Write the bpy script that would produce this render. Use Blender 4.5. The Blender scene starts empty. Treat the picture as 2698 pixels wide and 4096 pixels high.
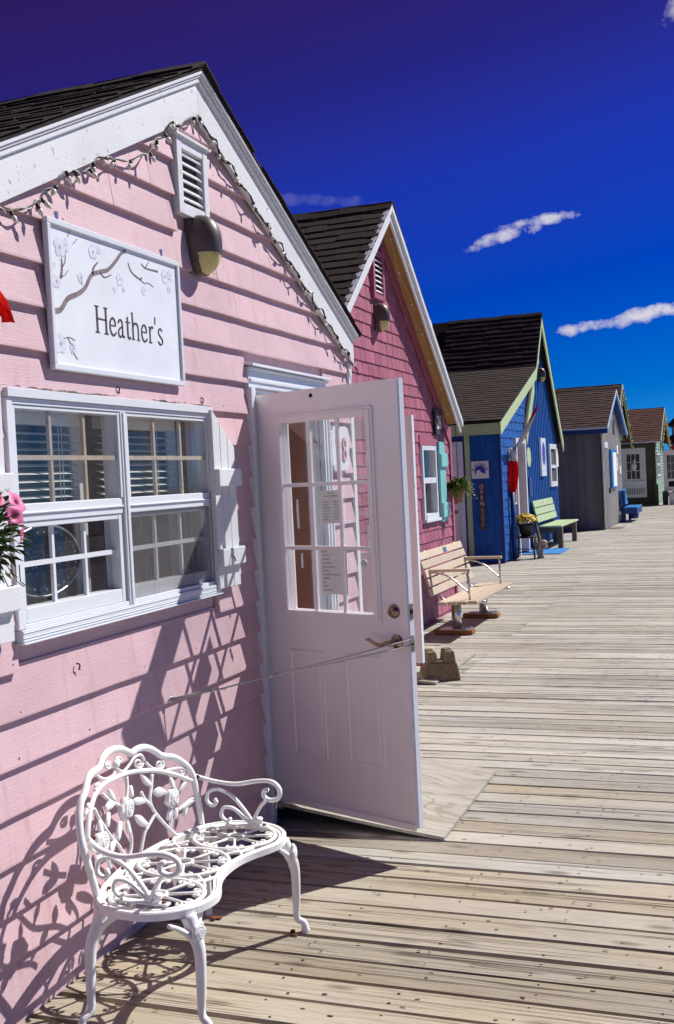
import bpy, math, random
from mathutils import Vector, Matrix
random.seed(7)
SC = bpy.context.scene
COL = SC.collection
R_ = math.radians

# ------------------------------------------------------------------ camera
cam_d = bpy.data.cameras.new('camera')
cam = bpy.data.objects.new('camera', cam_d)
COL.objects.link(cam)
SC.camera = cam
cam_d.sensor_fit = 'VERTICAL'
cam_d.sensor_height = 36.0
cam_d.lens = 36.0 * 4355.17 / 4096.0
cam_d.clip_start = 0.05
cam_d.clip_end = 6000
def cam_axes(yaw, pitch, roll):
    f = Vector((-math.sin(yaw) * math.cos(pitch), math.cos(yaw) * math.cos(pitch), math.sin(pitch)))
    r = Vector((math.cos(yaw), math.sin(yaw), 0))
    u = r.cross(f)
    return (r * math.cos(roll) + u * math.sin(roll), u * math.cos(roll) - r * math.sin(roll), f)
cr, cu, cf = cam_axes(R_(20.269), R_(-1.7453), R_(-2.8279))
M = Matrix((cr, cu, -cf)).transposed().to_4x4()
M.translation = Vector((2.25, 0.0, 1.72))
cam.matrix_world = M

# ------------------------------------------------------------------ light
SUN_AZ, SUN_EL = R_(39.5), R_(45.5)          # from +y towards +x
SUN = Vector((math.sin(SUN_AZ) * math.cos(SUN_EL), math.cos(SUN_AZ) * math.cos(SUN_EL), math.sin(SUN_EL)))
sl = bpy.data.lights.new('sun', 'SUN')
sl.energy = 5.0
sl.angle = R_(0.53)
sl.color = (1.0, 0.972, 0.915)
so = bpy.data.objects.new('sun', sl)
COL.objects.link(so)
so.rotation_euler = (-SUN).to_track_quat('-Z', 'Y').to_euler()
so.location = (20, 25, 30)

SC.view_settings.view_transform = 'Standard'
SC.view_settings.look = 'None'
SC.view_settings.exposure = 0.3
SC.view_settings.gamma = 1.0
SC.view_settings.use_curve_mapping = False
SC.cycles.use_adaptive_sampling = True
SC.cycles.adaptive_threshold = 0.03

world = bpy.data.worlds.new('World')
SC.world = world
world.use_nodes = True
world.cycles.sampling_method = 'MANUAL'
world.cycles.sample_map_resolution = 256
def build_world():
    nt = world.node_tree
    N, L = nt.nodes, nt.links
    N.clear()
    def n(t, **k):
        o = N.new(t)
        for a, b in k.items():
            setattr(o, a, b)
        return o
    def math_(op, a, b=None, clamp=False):
        m = n('ShaderNodeMath', operation=op, use_clamp=clamp)
        for i, v in enumerate((a, b)):
            if v is None: continue
            if isinstance(v, (int, float)): m.inputs[i].default_value = v
            else: L.new(v, m.inputs[i])
        return m.outputs[0]
    out = n('ShaderNodeOutputWorld')
    bg = n('ShaderNodeBackground')
    bg.inputs['Strength'].default_value = 0.15
    L.new(bg.outputs[0], out.inputs[0])
    sky = n('ShaderNodeTexSky', sky_type='NISHITA')
    sky.sun_disc = False
    sky.sun_elevation = SUN_EL
    sky.sun_rotation = SUN_AZ
    sky.altitude = 800
    sky.air_density = 1.0
    sky.dust_density = 0.2
    sky.ozone_density = 3.0
    geo = n('ShaderNodeTexCoord')
    sep = n('ShaderNodeSeparateXYZ')
    L.new(geo.outputs['Generated'], sep.inputs[0])
    # deep polarised blue: tint by height above the horizon and by distance from the sun's side
    az = math_('MULTIPLY', math_('ADD', math_('MULTIPLY', sep.outputs[0], 0.5), math_('MULTIPLY', sep.outputs[1], 0.1)), -0.3)
    h = math_('ADD', sep.outputs[2], az)
    ramp = n('ShaderNodeValToRGB')
    cr_ = ramp.color_ramp
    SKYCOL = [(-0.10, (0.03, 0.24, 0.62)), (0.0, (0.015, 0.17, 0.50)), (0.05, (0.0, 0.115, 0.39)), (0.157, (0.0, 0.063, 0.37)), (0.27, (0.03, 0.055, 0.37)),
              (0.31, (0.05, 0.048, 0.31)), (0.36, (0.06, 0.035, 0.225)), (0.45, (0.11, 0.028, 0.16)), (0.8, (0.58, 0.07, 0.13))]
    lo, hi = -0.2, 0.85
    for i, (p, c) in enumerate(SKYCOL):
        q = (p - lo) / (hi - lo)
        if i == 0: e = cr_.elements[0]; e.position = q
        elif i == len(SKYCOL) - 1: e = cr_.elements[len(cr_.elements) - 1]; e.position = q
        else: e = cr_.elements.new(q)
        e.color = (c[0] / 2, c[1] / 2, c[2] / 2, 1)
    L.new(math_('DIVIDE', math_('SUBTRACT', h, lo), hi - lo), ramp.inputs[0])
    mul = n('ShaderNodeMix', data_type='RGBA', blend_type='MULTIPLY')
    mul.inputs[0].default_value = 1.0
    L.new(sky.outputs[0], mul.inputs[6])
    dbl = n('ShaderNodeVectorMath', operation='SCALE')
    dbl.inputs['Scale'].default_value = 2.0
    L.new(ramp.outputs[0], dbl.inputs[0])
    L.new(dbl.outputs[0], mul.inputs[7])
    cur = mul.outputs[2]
    # clouds: each a wisp about its own direction
    noise = n('ShaderNodeTexNoise')
    noise.inputs['Scale'].default_value = 46.0
    noise.inputs['Detail'].default_value = 6.0
    noise.inputs['Roughness'].default_value = 0.62
    mp = n('ShaderNodeMapping')
    mp.inputs['Scale'].default_value = (1.0, 1.0, 1.25)
    L.new(geo.outputs['Generated'], mp.inputs[0])
    L.new(mp.outputs[0], noise.inputs[0])
    def vdot(v):
        d = n('ShaderNodeVectorMath', operation='DOT_PRODUCT')
        L.new(geo.outputs['Generated'], d.inputs[0])
        d.inputs[1].default_value = v
        return d.outputs['Value']
    CL = [  # azimuth, elevation, half length, half height, tilt, bend, strength
        (-10.7, 11.95, 2.1, 0.40, 15, 0.0, 0.95), (-9.1, 12.5, 2.2, 0.30, 6, 0.25, 0.9),
        (-6.6, 7.1, 2.1, 0.32, 6, 0.0, 1.0), (-3.9, 7.45, 2.4, 0.38, 8, 0.1, 1.0), (-1.4, 7.75, 2.4, 0.34, 4, 0.1, 1.0),
        (-1.6, 21.5, 1.3, 0.6, 30, 0, 0.6), (-21.0, 14.3, 3.0, 0.30, -4, 0, 0.09)]
    dens = None
    nz = math_('SUBTRACT', noise.outputs[0], 0.5)
    for a, e, hl, hh, t, bend, st in CL:
        a, e, t = R_(a), R_(e), R_(t)
        c = Vector((math.sin(a) * math.cos(e), math.cos(a) * math.cos(e), math.sin(e)))
        U = Vector((math.cos(a), -math.sin(a), 0))
        V = U.cross(c)
        u = vdot(U * math.cos(t) + V * math.sin(t))
        v = vdot(V * math.cos(t) - U * math.sin(t))
        f = vdot(c)
        u = math_('DIVIDE', u, math.tan(R_(hl)))
        u2 = math_('MULTIPLY', u, u)
        v = math_('ADD', math_('DIVIDE', v, math.tan(R_(hh))), math_('MULTIPLY', u2, bend))
        d2 = math_('ADD', u2, math_('MULTIPLY', v, v))
        q = math_('SUBTRACT', 1.0, d2)
        q = math_('ADD', q, math_('MULTIPLY', nz, 4.6))
        q = math_('MULTIPLY', q, 0.85, True)
        q = math_('MULTIPLY', q, math_('MULTIPLY', math_('GREATER_THAN', f, 0.5), math_('LESS_THAN', d2, 4.0)))
        q = math_('MULTIPLY', q, st)
        dens = q if dens is None else math_('MAXIMUM', dens, q)
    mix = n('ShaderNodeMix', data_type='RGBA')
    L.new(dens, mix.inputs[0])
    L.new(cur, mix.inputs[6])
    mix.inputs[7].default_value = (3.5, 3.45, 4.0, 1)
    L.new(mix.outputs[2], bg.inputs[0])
build_world()

# ------------------------------------------------------------------ helpers
class MB:
    """collects faces of one mesh"""
    def __init__(s):
        s.v, s.f = [], []
    def add(s, vs, fs):
        o = len(s.v)
        s.v.extend([tuple(p) for p in vs])
        s.f.extend([tuple(i + o for i in f) for f in fs])
        return s
    def box(s, x0, x1, y0, y1, z0, z1):
        return s.add([(x0, y0, z0), (x1, y0, z0), (x1, y1, z0), (x0, y1, z0), (x0, y0, z1), (x1, y0, z1), (x1, y1, z1), (x0, y1, z1)],
                     [(0, 3, 2, 1), (4, 5, 6, 7), (0, 1, 5, 4), (1, 2, 6, 5), (2, 3, 7, 6), (3, 0, 4, 7)])
    def obox(s, o, ax, ay, az, lo, hi):
        """box in the frame (o; ax, ay, az)"""
        o, ax, ay, az = Vector(o), Vector(ax), Vector(ay), Vector(az)
        P = [o + ax * a + ay * b + az * c for c in (lo[2], hi[2]) for a, b in ((lo[0], lo[1]), (hi[0], lo[1]), (hi[0], hi[1]), (lo[0], hi[1]))]
        return s.add(P, [(0, 3, 2, 1), (4, 5, 6, 7), (0, 1, 5, 4), (1, 2, 6, 5), (2, 3, 7, 6), (3, 0, 4, 7)])
    def prism(s, poly, vec):
        n = len(poly)
        vec = Vector(vec)
        P = [Vector(p) for p in poly]
        Q = [p + vec for p in P]
        return s.add(P + Q, [tuple(range(n - 1, -1, -1)), tuple(range(n, 2 * n))] + [(i, (i + 1) % n, n + (i + 1) % n, n + i) for i in range(n)])
    def tube(s, pts, r, seg=8, caps=True, flat=None, closed=False):
        """round bar along a path; r a number or one per point; flat=(axis, k) squashes the section along an axis"""
        P = [Vector(p) for p in pts]
        n = len(P)
        if isinstance(r, (int, float)): r = [r] * n
        rings = []
        up = None
        for i in range(n):
            a = P[(i - 1) % n] if (closed or i > 0) else P[i]
            b = P[(i + 1) % n] if (closed or i < n - 1) else P[i]
            t = (b - a)
            t = t.normalized() if t.length > 1e-9 else Vector((0, 0, 1))
            if up is None:
                ref = Vector((0, 0, 1)) if abs(t.z) < 0.9 else Vector((1, 0, 0))
                up = (ref - t * ref.dot(t)).normalized()
            else:
                up = (up - t * up.dot(t))
                up = up.normalized() if up.length > 1e-6 else Vector((1, 0, 0))
            sd = t.cross(up)
            ring = []
            for j in range(seg):
                an = 2 * math.pi * j / seg
                off = (up * math.cos(an) + sd * math.sin(an)) * r[i]
                if flat:
                    ax = Vector(flat[0])
                    off = off - ax * (off.dot(ax) * (1 - flat[1]))
                ring.append(P[i] + off)
            rings.append(ring)
        V = [p for ring in rings for p in ring]
        F = []
        m = n if closed else n - 1
        for i in range(m):
            i2 = (i + 1) % n
            for j in range(seg):
                F.append((i * seg + j, i * seg + (j + 1) % seg, i2 * seg + (j + 1) % seg, i2 * seg + j))
        if caps and not closed:
            F.append(tuple(range(seg - 1, -1, -1)))
            F.append(tuple((n - 1) * seg + j for j in range(seg)))
        return s.add(V, F)
    def lathe(s, o, axis, prof, seg=16):
        """profile of (radius, height) about an axis from o"""
        o, ax = Vector(o), Vector(axis).normalized()
        ref = Vector((0, 0, 1)) if abs(ax.z) < 0.9 else Vector((1, 0, 0))
        a = (ref - ax * ref.dot(ax)).normalized()
        b = ax.cross(a)
        V, F = [], []
        for r, h in prof:
            for j in range(seg):
                an = 2 * math.pi * j / seg
                V.append(o + ax * h + (a * math.cos(an) + b * math.sin(an)) * r)
        for i in range(len(prof) - 1):
            for j in range(seg):
                F.append((i * seg + j, i * seg + (j + 1) % seg, (i + 1) * seg + (j + 1) % seg, (i + 1) * seg + j))
        F.append(tuple(range(seg - 1, -1, -1)))
        F.append(tuple((len(prof) - 1) * seg + j for j in range(seg)))
        return s.add(V, F)
    def ball(s, c, rx, ry=None, rz=None, nu=10, nv=7, fn=None):
        ry = rx if ry is None else ry
        rz = rx if rz is None else rz
        V, F = [], []
        for i in range(nv + 1):
            th = math.pi * i / nv
            for j in range(nu):
                ph = 2 * math.pi * j / nu
                V.append(Vector((c[0] + rx * math.sin(th) * math.cos(ph), c[1] + ry * math.sin(th) * math.sin(ph), c[2] + rz * math.cos(th))))
        for i in range(nv):
            for j in range(nu):
                F.append((i * nu + j, i * nu + (j + 1) % nu, (i + 1) * nu + (j + 1) % nu, (i + 1) * nu + j))
        if fn: V = [fn(v) for v in V]
        return s.add(V, F)
    def ribbon(s, pts, w, nrm, th):
        """flat strip of width w (number or list) in the plane with normal nrm, thickness th"""
        P = [Vector(p) for p in pts]
        n = len(P)
        nrm = Vector(nrm).normalized()
        if isinstance(w, (int, float)): w = [w] * n
        A, B = [], []
        for i in range(n):
            t = (P[min(i + 1, n - 1)] - P[max(i - 1, 0)]).normalized()
            sd = nrm.cross(t)
            A.append(P[i] + sd * w[i] / 2)
            B.append(P[i] - sd * w[i] / 2)
        V = A + B + [p + nrm * th for p in A] + [p + nrm * th for p in B]
        F = []
        for i in range(n - 1):
            a, b, c, d = i, n + i, 2 * n + i, 3 * n + i
            F += [(c, d, d + 1, c + 1), (a, a + 1, b + 1, b), (a, c, c + 1, a + 1), (b, b + 1, d + 1, d)]
        F += [(0, n, 3 * n, 2 * n), (n - 1, 3 * n - 1, 4 * n - 1, 2 * n - 1)]
        return s.add(V, F)
    def mesh(s, name, smooth=False):
        me = bpy.data.meshes.new(name)
        me.from_pydata(s.v, [], s.f)
        if smooth:
            me.polygons.foreach_set('use_smooth', [True] * len(me.polygons))
        me.update()
        return me

WORLD = {}
def link(o, parent=None, loc=(0, 0, 0)):
    """loc is a world position; parents are never turned"""
    COL.objects.link(o)
    WORLD[o.name] = Vector(loc)
    if parent is not None:
        o.parent = parent
        o.location = Vector(loc) - WORLD[parent.name]
    else:
        o.location = loc
    return o
def fixn(me):
    import bmesh
    bm = bmesh.new()
    bm.from_mesh(me)
    bmesh.ops.recalc_face_normals(bm, faces=bm.faces)
    bm.to_mesh(me)
    bm.free()
def part(name, mb, mat, parent=None, smooth=False, loc=(0, 0, 0), rot=None, scale=None, bevel=0.0, auto=None):
    """mb: MB (vertices in world coordinates when loc is left alone) or a shared mesh"""
    if isinstance(mb, MB):
        me = mb.mesh(name, smooth)
        fixn(me)
    else:
        me = mb
    if mat is not None and not me.materials:
        me.materials.append(mat)
    o = bpy.data.objects.new(name, me)
    link(o, parent, loc)
    if rot: o.rotation_euler = rot
    if scale: o.scale = scale
    if bevel:
        m = o.modifiers.new('bevel', 'BEVEL')
        m.width = bevel
        m.segments = 2
        m.limit_method = 'ANGLE'
    return o
def tag(o, label=None, cat=None, group=None, kind=None):
    if label: o['label'] = label
    if cat: o['category'] = cat
    if group: o['group'] = group
    if kind: o['kind'] = kind
    return o
def thing(name, loc, label=None, cat=None, group=None, kind=None):
    o = bpy.data.objects.new(name, None)
    o.empty_display_size = 0.1
    link(o, None, loc)
    return tag(o, label, cat, group, kind)
def text_mesh(s, size, ox=0.5, spacing=1.0, bold=0.0):
    cu = bpy.data.curves.new('txt', 'FONT')
    cu.body = s
    cu.size = size
    cu.align_x = 'CENTER' if ox == 0.5 else 'LEFT'
    cu.space_character = spacing
    cu.offset = bold
    cu.resolution_u = 3
    ob = bpy.data.objects.new('txt', cu)
    COL.objects.link(ob)
    bpy.context.view_layer.update()
    me = bpy.data.meshes.new_from_object(ob.evaluated_get(bpy.context.evaluated_depsgraph_get()))
    bpy.data.objects.remove(ob)
    return me
def lettering(name, s, size, o, right, up, mat, parent, ox=0.5, sx=1.0, bold=0.0, spacing=1.0):
    """flat lettering laid on a surface: o is the baseline point"""
    me = text_mesh(s, size, ox, spacing, bold)
    right, up = Vector(right), Vector(up)
    nrm = right.cross(up)
    M4 = Matrix((right * sx, up, nrm)).transposed().to_4x4()
    M4.translation = Vector(o)
    me.transform(M4)
    me.materials.clear()
    me.materials.append(mat)
    return part(name, me, mat, parent)
def catmull(pts, k=4, closed=False):
    P = [Vector(p) for p in pts]
    n = len(P)
    out = []
    rng = range(n) if closed else range(n - 1)
    for i in rng:
        g = (lambda j: P[j % n]) if closed else (lambda j: P[max(0, min(n - 1, j))])
        p0, p1, p2, p3 = g(i - 1), g(i), g(i + 1), g(i + 2)
        for q in range(k):
            t = q / k
            out.append(0.5 * ((2 * p1) + (p2 - p0) * t + (2 * p0 - 5 * p1 + 4 * p2 - p3) * t * t + (3 * p1 - p0 - 3 * p2 + p3) * t ** 3))
    if not closed: out.append(P[-1])
    return out

# ------------------------------------------------------------------ materials
class NT:
    def __init__(s, name):
        s.m = bpy.data.materials.new(name)
        s.m.use_nodes = True
        s.t = s.m.node_tree
        s.b = s.t.nodes['Principled BSDF']
    def n(s, t, **k):
        o = s.t.nodes.new(t)
        for a, b in k.items(): setattr(o, a, b)
        return o
    def l(s, a, b): s.t.links.new(a, b)
    def put(s, sock, v):
        if isinstance(v, (int, float)): sock.default_value = v
        elif isinstance(v, (tuple, list)): sock.default_value = tuple(v) + ((1,) if len(v) == 3 and sock.type == 'RGBA' else ())
        else: s.l(v, sock)
    def pos(s, scale=(1, 1, 1), off=0.0, kind='pos', warp=0.0):
        if kind == 'pos': src = s.n('ShaderNodeNewGeometry').outputs['Position']
        else: src = s.n('ShaderNodeTexCoord').outputs['Object']
        mp = s.n('ShaderNodeMapping')
        mp.inputs['Scale'].default_value = scale
        s.l(src, mp.inputs[0])
        o = mp.outputs[0]
        if off:
            r = s.rnd()
            vm = s.n('ShaderNodeVectorMath', operation='SCALE')
            vm.inputs[0].default_value = (off * 0.71, off, off * 0.83)
            s.l(r, vm.inputs['Scale'])
            va = s.n('ShaderNodeVectorMath', operation='ADD')
            s.l(o, va.inputs[0]); s.l(vm.outputs[0], va.inputs[1])
            o = va.outputs[0]
        return o
    def rnd(s):
        """one random number per piece: per object and per loose island"""
        a = s.n('ShaderNodeObjectInfo').outputs['Random']
        b = s.n('ShaderNodeNewGeometry').outputs['Random Per Island']
        m = s.n('ShaderNodeMath', operation='ADD')
        s.l(a, m.inputs[0]); s.l(b, m.inputs[1])
        f = s.n('ShaderNodeMath', operation='FRACT')
        s.l(m.outputs[0], f.inputs[0])
        return f.outputs[0]
    def noise(s, vec, scale=5.0, detail=4.0, rough=0.55, dist=0.0):
        o = s.n('ShaderNodeTexNoise')
        s.l(vec, o.inputs['Vector'])
        o.inputs['Scale'].default_value = scale
        o.inputs['Detail'].default_value = detail
        o.inputs['Roughness'].default_value = rough
        o.inputs['Distortion'].default_value = dist
        return o.outputs[0]
    def voro(s, vec, scale=5.0, feature='F1', rnd=1.0):
        o = s.n('ShaderNodeTexVoronoi', feature=feature)
        s.l(vec, o.inputs['Vector'])
        o.inputs['Scale'].default_value = scale
        o.inputs['Randomness'].default_value = rnd
        return o
    def ramp(s, v, stops, interp='LINEAR'):
        o = s.n('ShaderNodeValToRGB')
        o.color_ramp.interpolation = interp
        E = o.color_ramp.elements
        for i, (p, c) in enumerate(stops):
            if i == 0: e = E[0]; e.position = p
            elif i == len(stops) - 1: e = E[len(E) - 1]; e.position = p
            else: e = E.new(p)
            c = (c, c, c) if isinstance(c, (int, float)) else c
            e.color = (*c, 1)
        s.l(v, o.inputs[0])
        return o.outputs[0]
    def mix(s, f, a, b, blend='MIX'):
        o = s.n('ShaderNodeMix', data_type='RGBA', blend_type=blend)
        s.put(o.inputs[0], f); s.put(o.inputs[6], a); s.put(o.inputs[7], b)
        return o.outputs[2]
    def math(s, op, a, b=0.0, clamp=False):
        o = s.n('ShaderNodeMath', operation=op, use_clamp=clamp)
        s.put(o.inputs[0], a); s.put(o.inputs[1], b)
        return o.outputs[0]
    def hsv(s, c, v, sat=1.0, hue=0.5):
        o = s.n('ShaderNodeHueSaturation')
        s.put(o.inputs['Color'], c); s.put(o.inputs['Value'], v); s.put(o.inputs['Saturation'], sat); s.put(o.inputs['Hue'], hue)
        return o.outputs[0]
    def bump(s, h, strength=0.3, dist=0.01):
        o = s.n('ShaderNodeBump')
        o.inputs['Strength'].default_value = strength
        o.inputs['Distance'].default_value = dist
        s.l(h, o.inputs['Height'])
        s.l(o.outputs[0], s.b.inputs['Normal'])
    def done(s, col, rough=0.6, metal=0.0, spec=0.4):
        s.put(s.b.inputs['Base Color'], col)
        s.put(s.b.inputs['Roughness'], rough)
        s.put(s.b.inputs['Metallic'], metal)
        s.put(s.b.inputs['Specular IOR Level'], spec)
        return s.m

def paint(name, col, grain=(1, 1, 1), rough=0.5, vary=0.08, chips=0.0, under=(0.32, 0.29, 0.25), bump=0.25, dirt=0.15, spec=0.35, gdist=0.004, runs=0.0):
    """painted wood: grain runs along the axis with the small scale"""
    t = NT(name)
    p = t.pos(grain, off=7.0)
    g = t.noise(p, 30, 3, 0.65, 0.6)
    big = t.noise(t.pos((1, 1, 1), off=3.0), 3.2, 3)
    r = t.rnd()
    c = t.hsv(col, t.math('ADD', t.math('MULTIPLY', r, vary * 2), 1 - vary))
    c = t.mix(t.math('MULTIPLY', t.ramp(big, [(0.42, 0.0), (0.75, 1.0)]), dirt), c, tuple(x * 0.55 for x in col))
    fine = t.noise(t.pos((1, 1, 1)), 110, 3, 0.6)
    spots = t.ramp(fine, [(0.70, 0.0), (0.76, 1.0)])
    c = t.mix(t.math('MULTIPLY', spots, 0.30), c, tuple(x * 0.45 for x in col))
    h = t.math('ADD', g, t.math('MULTIPLY', fine, 0.5))
    if runs:
        rn = t.noise(t.pos((9, 9, 0.9)), 2.6, 4, 0.6)
        c = t.mix(t.math('MULTIPLY', t.ramp(rn, [(0.54, 0.0), (0.70, 1.0)]), runs), c, tuple(x * y for x, y in zip(col, (0.72, 0.62, 0.58))))
        fd = t.noise(t.pos((1, 1.2, 2.5)), 1.7, 3)
        c = t.mix(t.math('MULTIPLY', t.ramp(fd, [(0.5, 0.0), (0.75, 1.0)]), runs), c, tuple(min(1, x * 1.12 + 0.03) for x in col))
    if chips > 0:
        cn = t.noise(t.pos(tuple(1.2 + 0.25 * (k - 1) for k in grain)), 9, 5, 0.72)
        cm = t.ramp(cn, [(0.70 - chips * 0.12, 0.0), (0.715 - chips * 0.12, 1.0)])
        c = t.mix(cm, c, under)
        h = t.math('SUBTRACT', h, t.math('MULTIPLY', cm, 1.5))
    t.bump(h, bump, gdist)
    return t.done(c, rough, 0, spec)

def plain(name, col, rough=0.5, metal=0.0, vary=0.05, spec=0.4, bump=0.0, nscale=25):
    t = NT(name)
    n1 = t.noise(t.pos(), nscale, 4)
    c = t.mix(t.ramp(n1, [(0.35, 0.0), (0.7, 1.0)]), tuple(x * (1 - vary * 2) for x in col), tuple(min(1, x * (1 + vary)) for x in col))
    c = t.hsv(c, t.math('ADD', t.math('MULTIPLY', t.rnd(), vary * 2), 1 - vary))
    if bump: t.bump(n1, bump, 0.005)
    return t.done(c, rough, metal, spec)

def deck_wood(name, c_grey=(0.455, 0.445, 0.41), c_warm=(0.41, 0.38, 0.31), c_dark=(0.21, 0.18, 0.14)):
    t = NT(name)
    r = t.rnd()
    p = t.pos((1.0, 14.0, 1.0), off=23.0)
    g = t.noise(p, 3.0, 4, 0.62, 0.35)
    fine = t.noise(t.pos((3.0, 90.0, 3.0), off=11.0), 2.2, 4, 0.6)
    broad = t.noise(t.pos((0.5, 1.4, 0.5), off=5.0), 1.6, 3)
    c = t.mix(t.ramp(broad, [(0.36, 0.0), (0.66, 1.0)]), c_grey, c_warm)
    c = t.mix(t.math('MULTIPLY', t.ramp(g, [(0.5, 0.0), (0.78, 1.0)]), 0.4), c, c_dark)
    c = t.mix(t.math('MULTIPLY', t.ramp(fine, [(0.3, 1.0), (0.52, 0.0)]), 0.38), c, tuple(x * 0.75 for x in c_dark))
    c = t.mix(t.math('MULTIPLY', t.ramp(fine, [(0.6, 0.0), (0.8, 1.0)]), 0.28), c, (0.60, 0.57, 0.51))
    # knots
    kv = t.pos((3.2, 10.0, 3.2), off=17.0)
    k = t.voro(kv, 1.0)
    km = t.ramp(k.outputs['Distance'], [(0.05, 1.0), (0.14, 0.6), (0.25, 0.0)])
    sepc = t.n('ShaderNodeSeparateColor')
    t.l(k.outputs['Color'], sepc.inputs[0])
    km = t.math('MULTIPLY', km, t.math('GREATER_THAN', sepc.outputs[0], 0.38))
    c = t.mix(t.math('MULTIPLY', km, 0.75), c, (0.10, 0.07, 0.05))
    # long drying cracks
    cr = t.noise(t.pos((0.45, 20.0, 0.5), off=31.0), 1.0, 2, 0.5, 0.3)
    cm = t.ramp(t.math('ABSOLUTE', t.math('SUBTRACT', cr, 0.5)), [(0.0, 1.0), (0.016, 0.75), (0.026, 0.0)])
    cm = t.math('MULTIPLY', cm, t.ramp(t.noise(t.pos((0.9, 5.0, 1.0), off=13.0), 1.0, 2), [(0.46, 0.0), (0.54, 1.0)]))
    c = t.mix(t.math('MULTIPLY', cm, 0.6), c, (0.06, 0.04, 0.03))
    # worn, stained and bleached patches that ignore the joints
    st = t.noise(t.pos((0.9, 0.7, 1.0)), 1.1, 3, 0.65)
    c = t.mix(t.math('MULTIPLY', t.ramp(st, [(0.52, 0.0), (0.72, 1.0)]), 0.18), c, tuple(x * 0.62 for x in c_grey))
    c = t.mix(t.math('MULTIPLY', t.ramp(st, [(0.25, 1.0), (0.42, 0.0)]), 0.25), c, (0.55, 0.54, 0.51))
    sp = t.noise(t.pos((1.0, 1.6, 1.0)), 55, 3, 0.7)
    c = t.mix(t.math('MULTIPLY', t.ramp(sp, [(0.68, 0.0), (0.74, 1.0)]), 0.45), c, tuple(x * 0.6 for x in c_dark))
    c = t.hsv(c, t.math('ADD', t.math('MULTIPLY', r, 0.42), 0.80))
    h = t.math('SUBTRACT', t.math('ADD', t.math('MULTIPLY', fine, 0.7), t.math('MULTIPLY', g, 0.6)), t.math('MULTIPLY', cm, 0.8))
    t.bump(h, 0.55, 0.006)
    return t.done(c, t.math('ADD', t.math('MULTIPLY', fine, 0.25), 0.55), 0, 0.3)

def roof_shingle(name, col, vary=0.35):
    t = NT(name)
    r = t.rnd()
    gr = t.noise(t.pos((1, 1, 1)), 160, 3, 0.7)
    big = t.noise(t.pos((1, 1, 1), off=4.0), 6, 4)
    c = t.hsv(col, t.math('ADD', t.math('MULTIPLY', r, vary * 2.6), 1 - vary))
    c = t.mix(t.ramp(gr, [(0.45, 0.0), (0.72, 1.0)]), c, tuple(min(1, x * 2.1) for x in col))
    c = t.mix(t.math('MULTIPLY', t.ramp(big, [(0.5, 0.0), (0.7, 1.0)]), 0.4), c, tuple(x * 0.5 for x in col))
    t.bump(gr, 0.5, 0.006)
    return t.done(c, 0.9, 0, 0.2)

def glass(name, tint=(0.93, 0.96, 0.97), refl=1.0, dirt=0.0):
    t = NT(name)
    N, T = t.t.nodes, t.t
    tr = t.n('ShaderNodeBsdfTransparent'); tr.inputs[0].default_value = (*tint, 1)
    gl = t.n('ShaderNodeBsdfGlossy'); gl.inputs['Roughness'].default_value = 0.02
    ge = t.n('ShaderNodeNewGeometry')
    dt = t.n('ShaderNodeVectorMath', operation='DOT_PRODUCT')
    t.l(ge.outputs['Normal'], dt.inputs[0]); t.l(ge.outputs['Incoming'], dt.inputs[1])
    c1 = t.math('SUBTRACT', 1.0, t.math('ABSOLUTE', dt.outputs['Value']), True)
    fr_ = t.math('ADD', t.math('MULTIPLY', t.math('POWER', c1, 5.0), 0.92), 0.06)
    mx = t.n('ShaderNodeMixShader')
    t.l(t.math('MULTIPLY', fr_, refl, True), mx.inputs[0])
    t.l(tr.outputs[0], mx.inputs[1]); t.l(gl.outputs[0], mx.inputs[2])
    last = mx.outputs[0]
    if dirt:
        df = t.n('ShaderNodeBsdfDiffuse'); df.inputs[0].default_value = (0.55, 0.57, 0.6, 1)
        m2 = t.n('ShaderNodeMixShader')
        nn = t.noise(t.pos((1, 1.3, 0.6)), 5, 5)
        t.l(t.math('MULTIPLY', t.ramp(nn, [(0.35, 0.25), (0.75, 1.0)]), dirt), m2.inputs[0])
        t.l(last, m2.inputs[1]); t.l(df.outputs[0], m2.inputs[2])
        last = m2.outputs[0]
    t.l(last, N['Material Output'].inputs[0])
    return t.m

def leaf_mat(name, col, col2, rough=0.5, trans=0.25):
    t = NT(name)
    c = t.mix(t.rnd(), col, col2)
    t.b.inputs['Transmission Weight'].default_value = 0.0
    m = t.done(c, rough, 0, 0.3)
    t.b.inputs['Subsurface Weight'].default_value = 0.0
    return m

def rusty_white(name):
    t = NT(name)
    base = t.mix(t.ramp(t.noise(t.pos(), 9, 4), [(0.4, 0.0), (0.7, 1.0)]), (0.86, 0.865, 0.85), (0.78, 0.785, 0.77))
    n1 = t.noise(t.pos((1, 1, 1)), 26, 7, 0.75)
    rm = t.ramp(n1, [(0.69, 0.0), (0.72, 1.0)])
    rc = t.mix(t.noise(t.pos(), 60, 3), (0.10, 0.035, 0.015), (0.30, 0.13, 0.05))
    c = t.mix(rm, base, rc)
    ch = t.ramp(t.noise(t.pos((1, 1, 0.6)), 19, 5, 0.7), [(0.72, 0.0), (0.74, 1.0)])
    c = t.mix(t.math('MULTIPLY', ch, 0.45), c, (0.45, 0.46, 0.47))
    t.bump(t.math('ADD', t.noise(t.pos(), 70, 3), t.math('MULTIPLY', rm, 0.6)), 0.12, 0.003)
    return t.done(c, t.math('ADD', t.math('MULTIPLY', rm, 0.4), 0.38), 0, 0.5)

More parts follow.
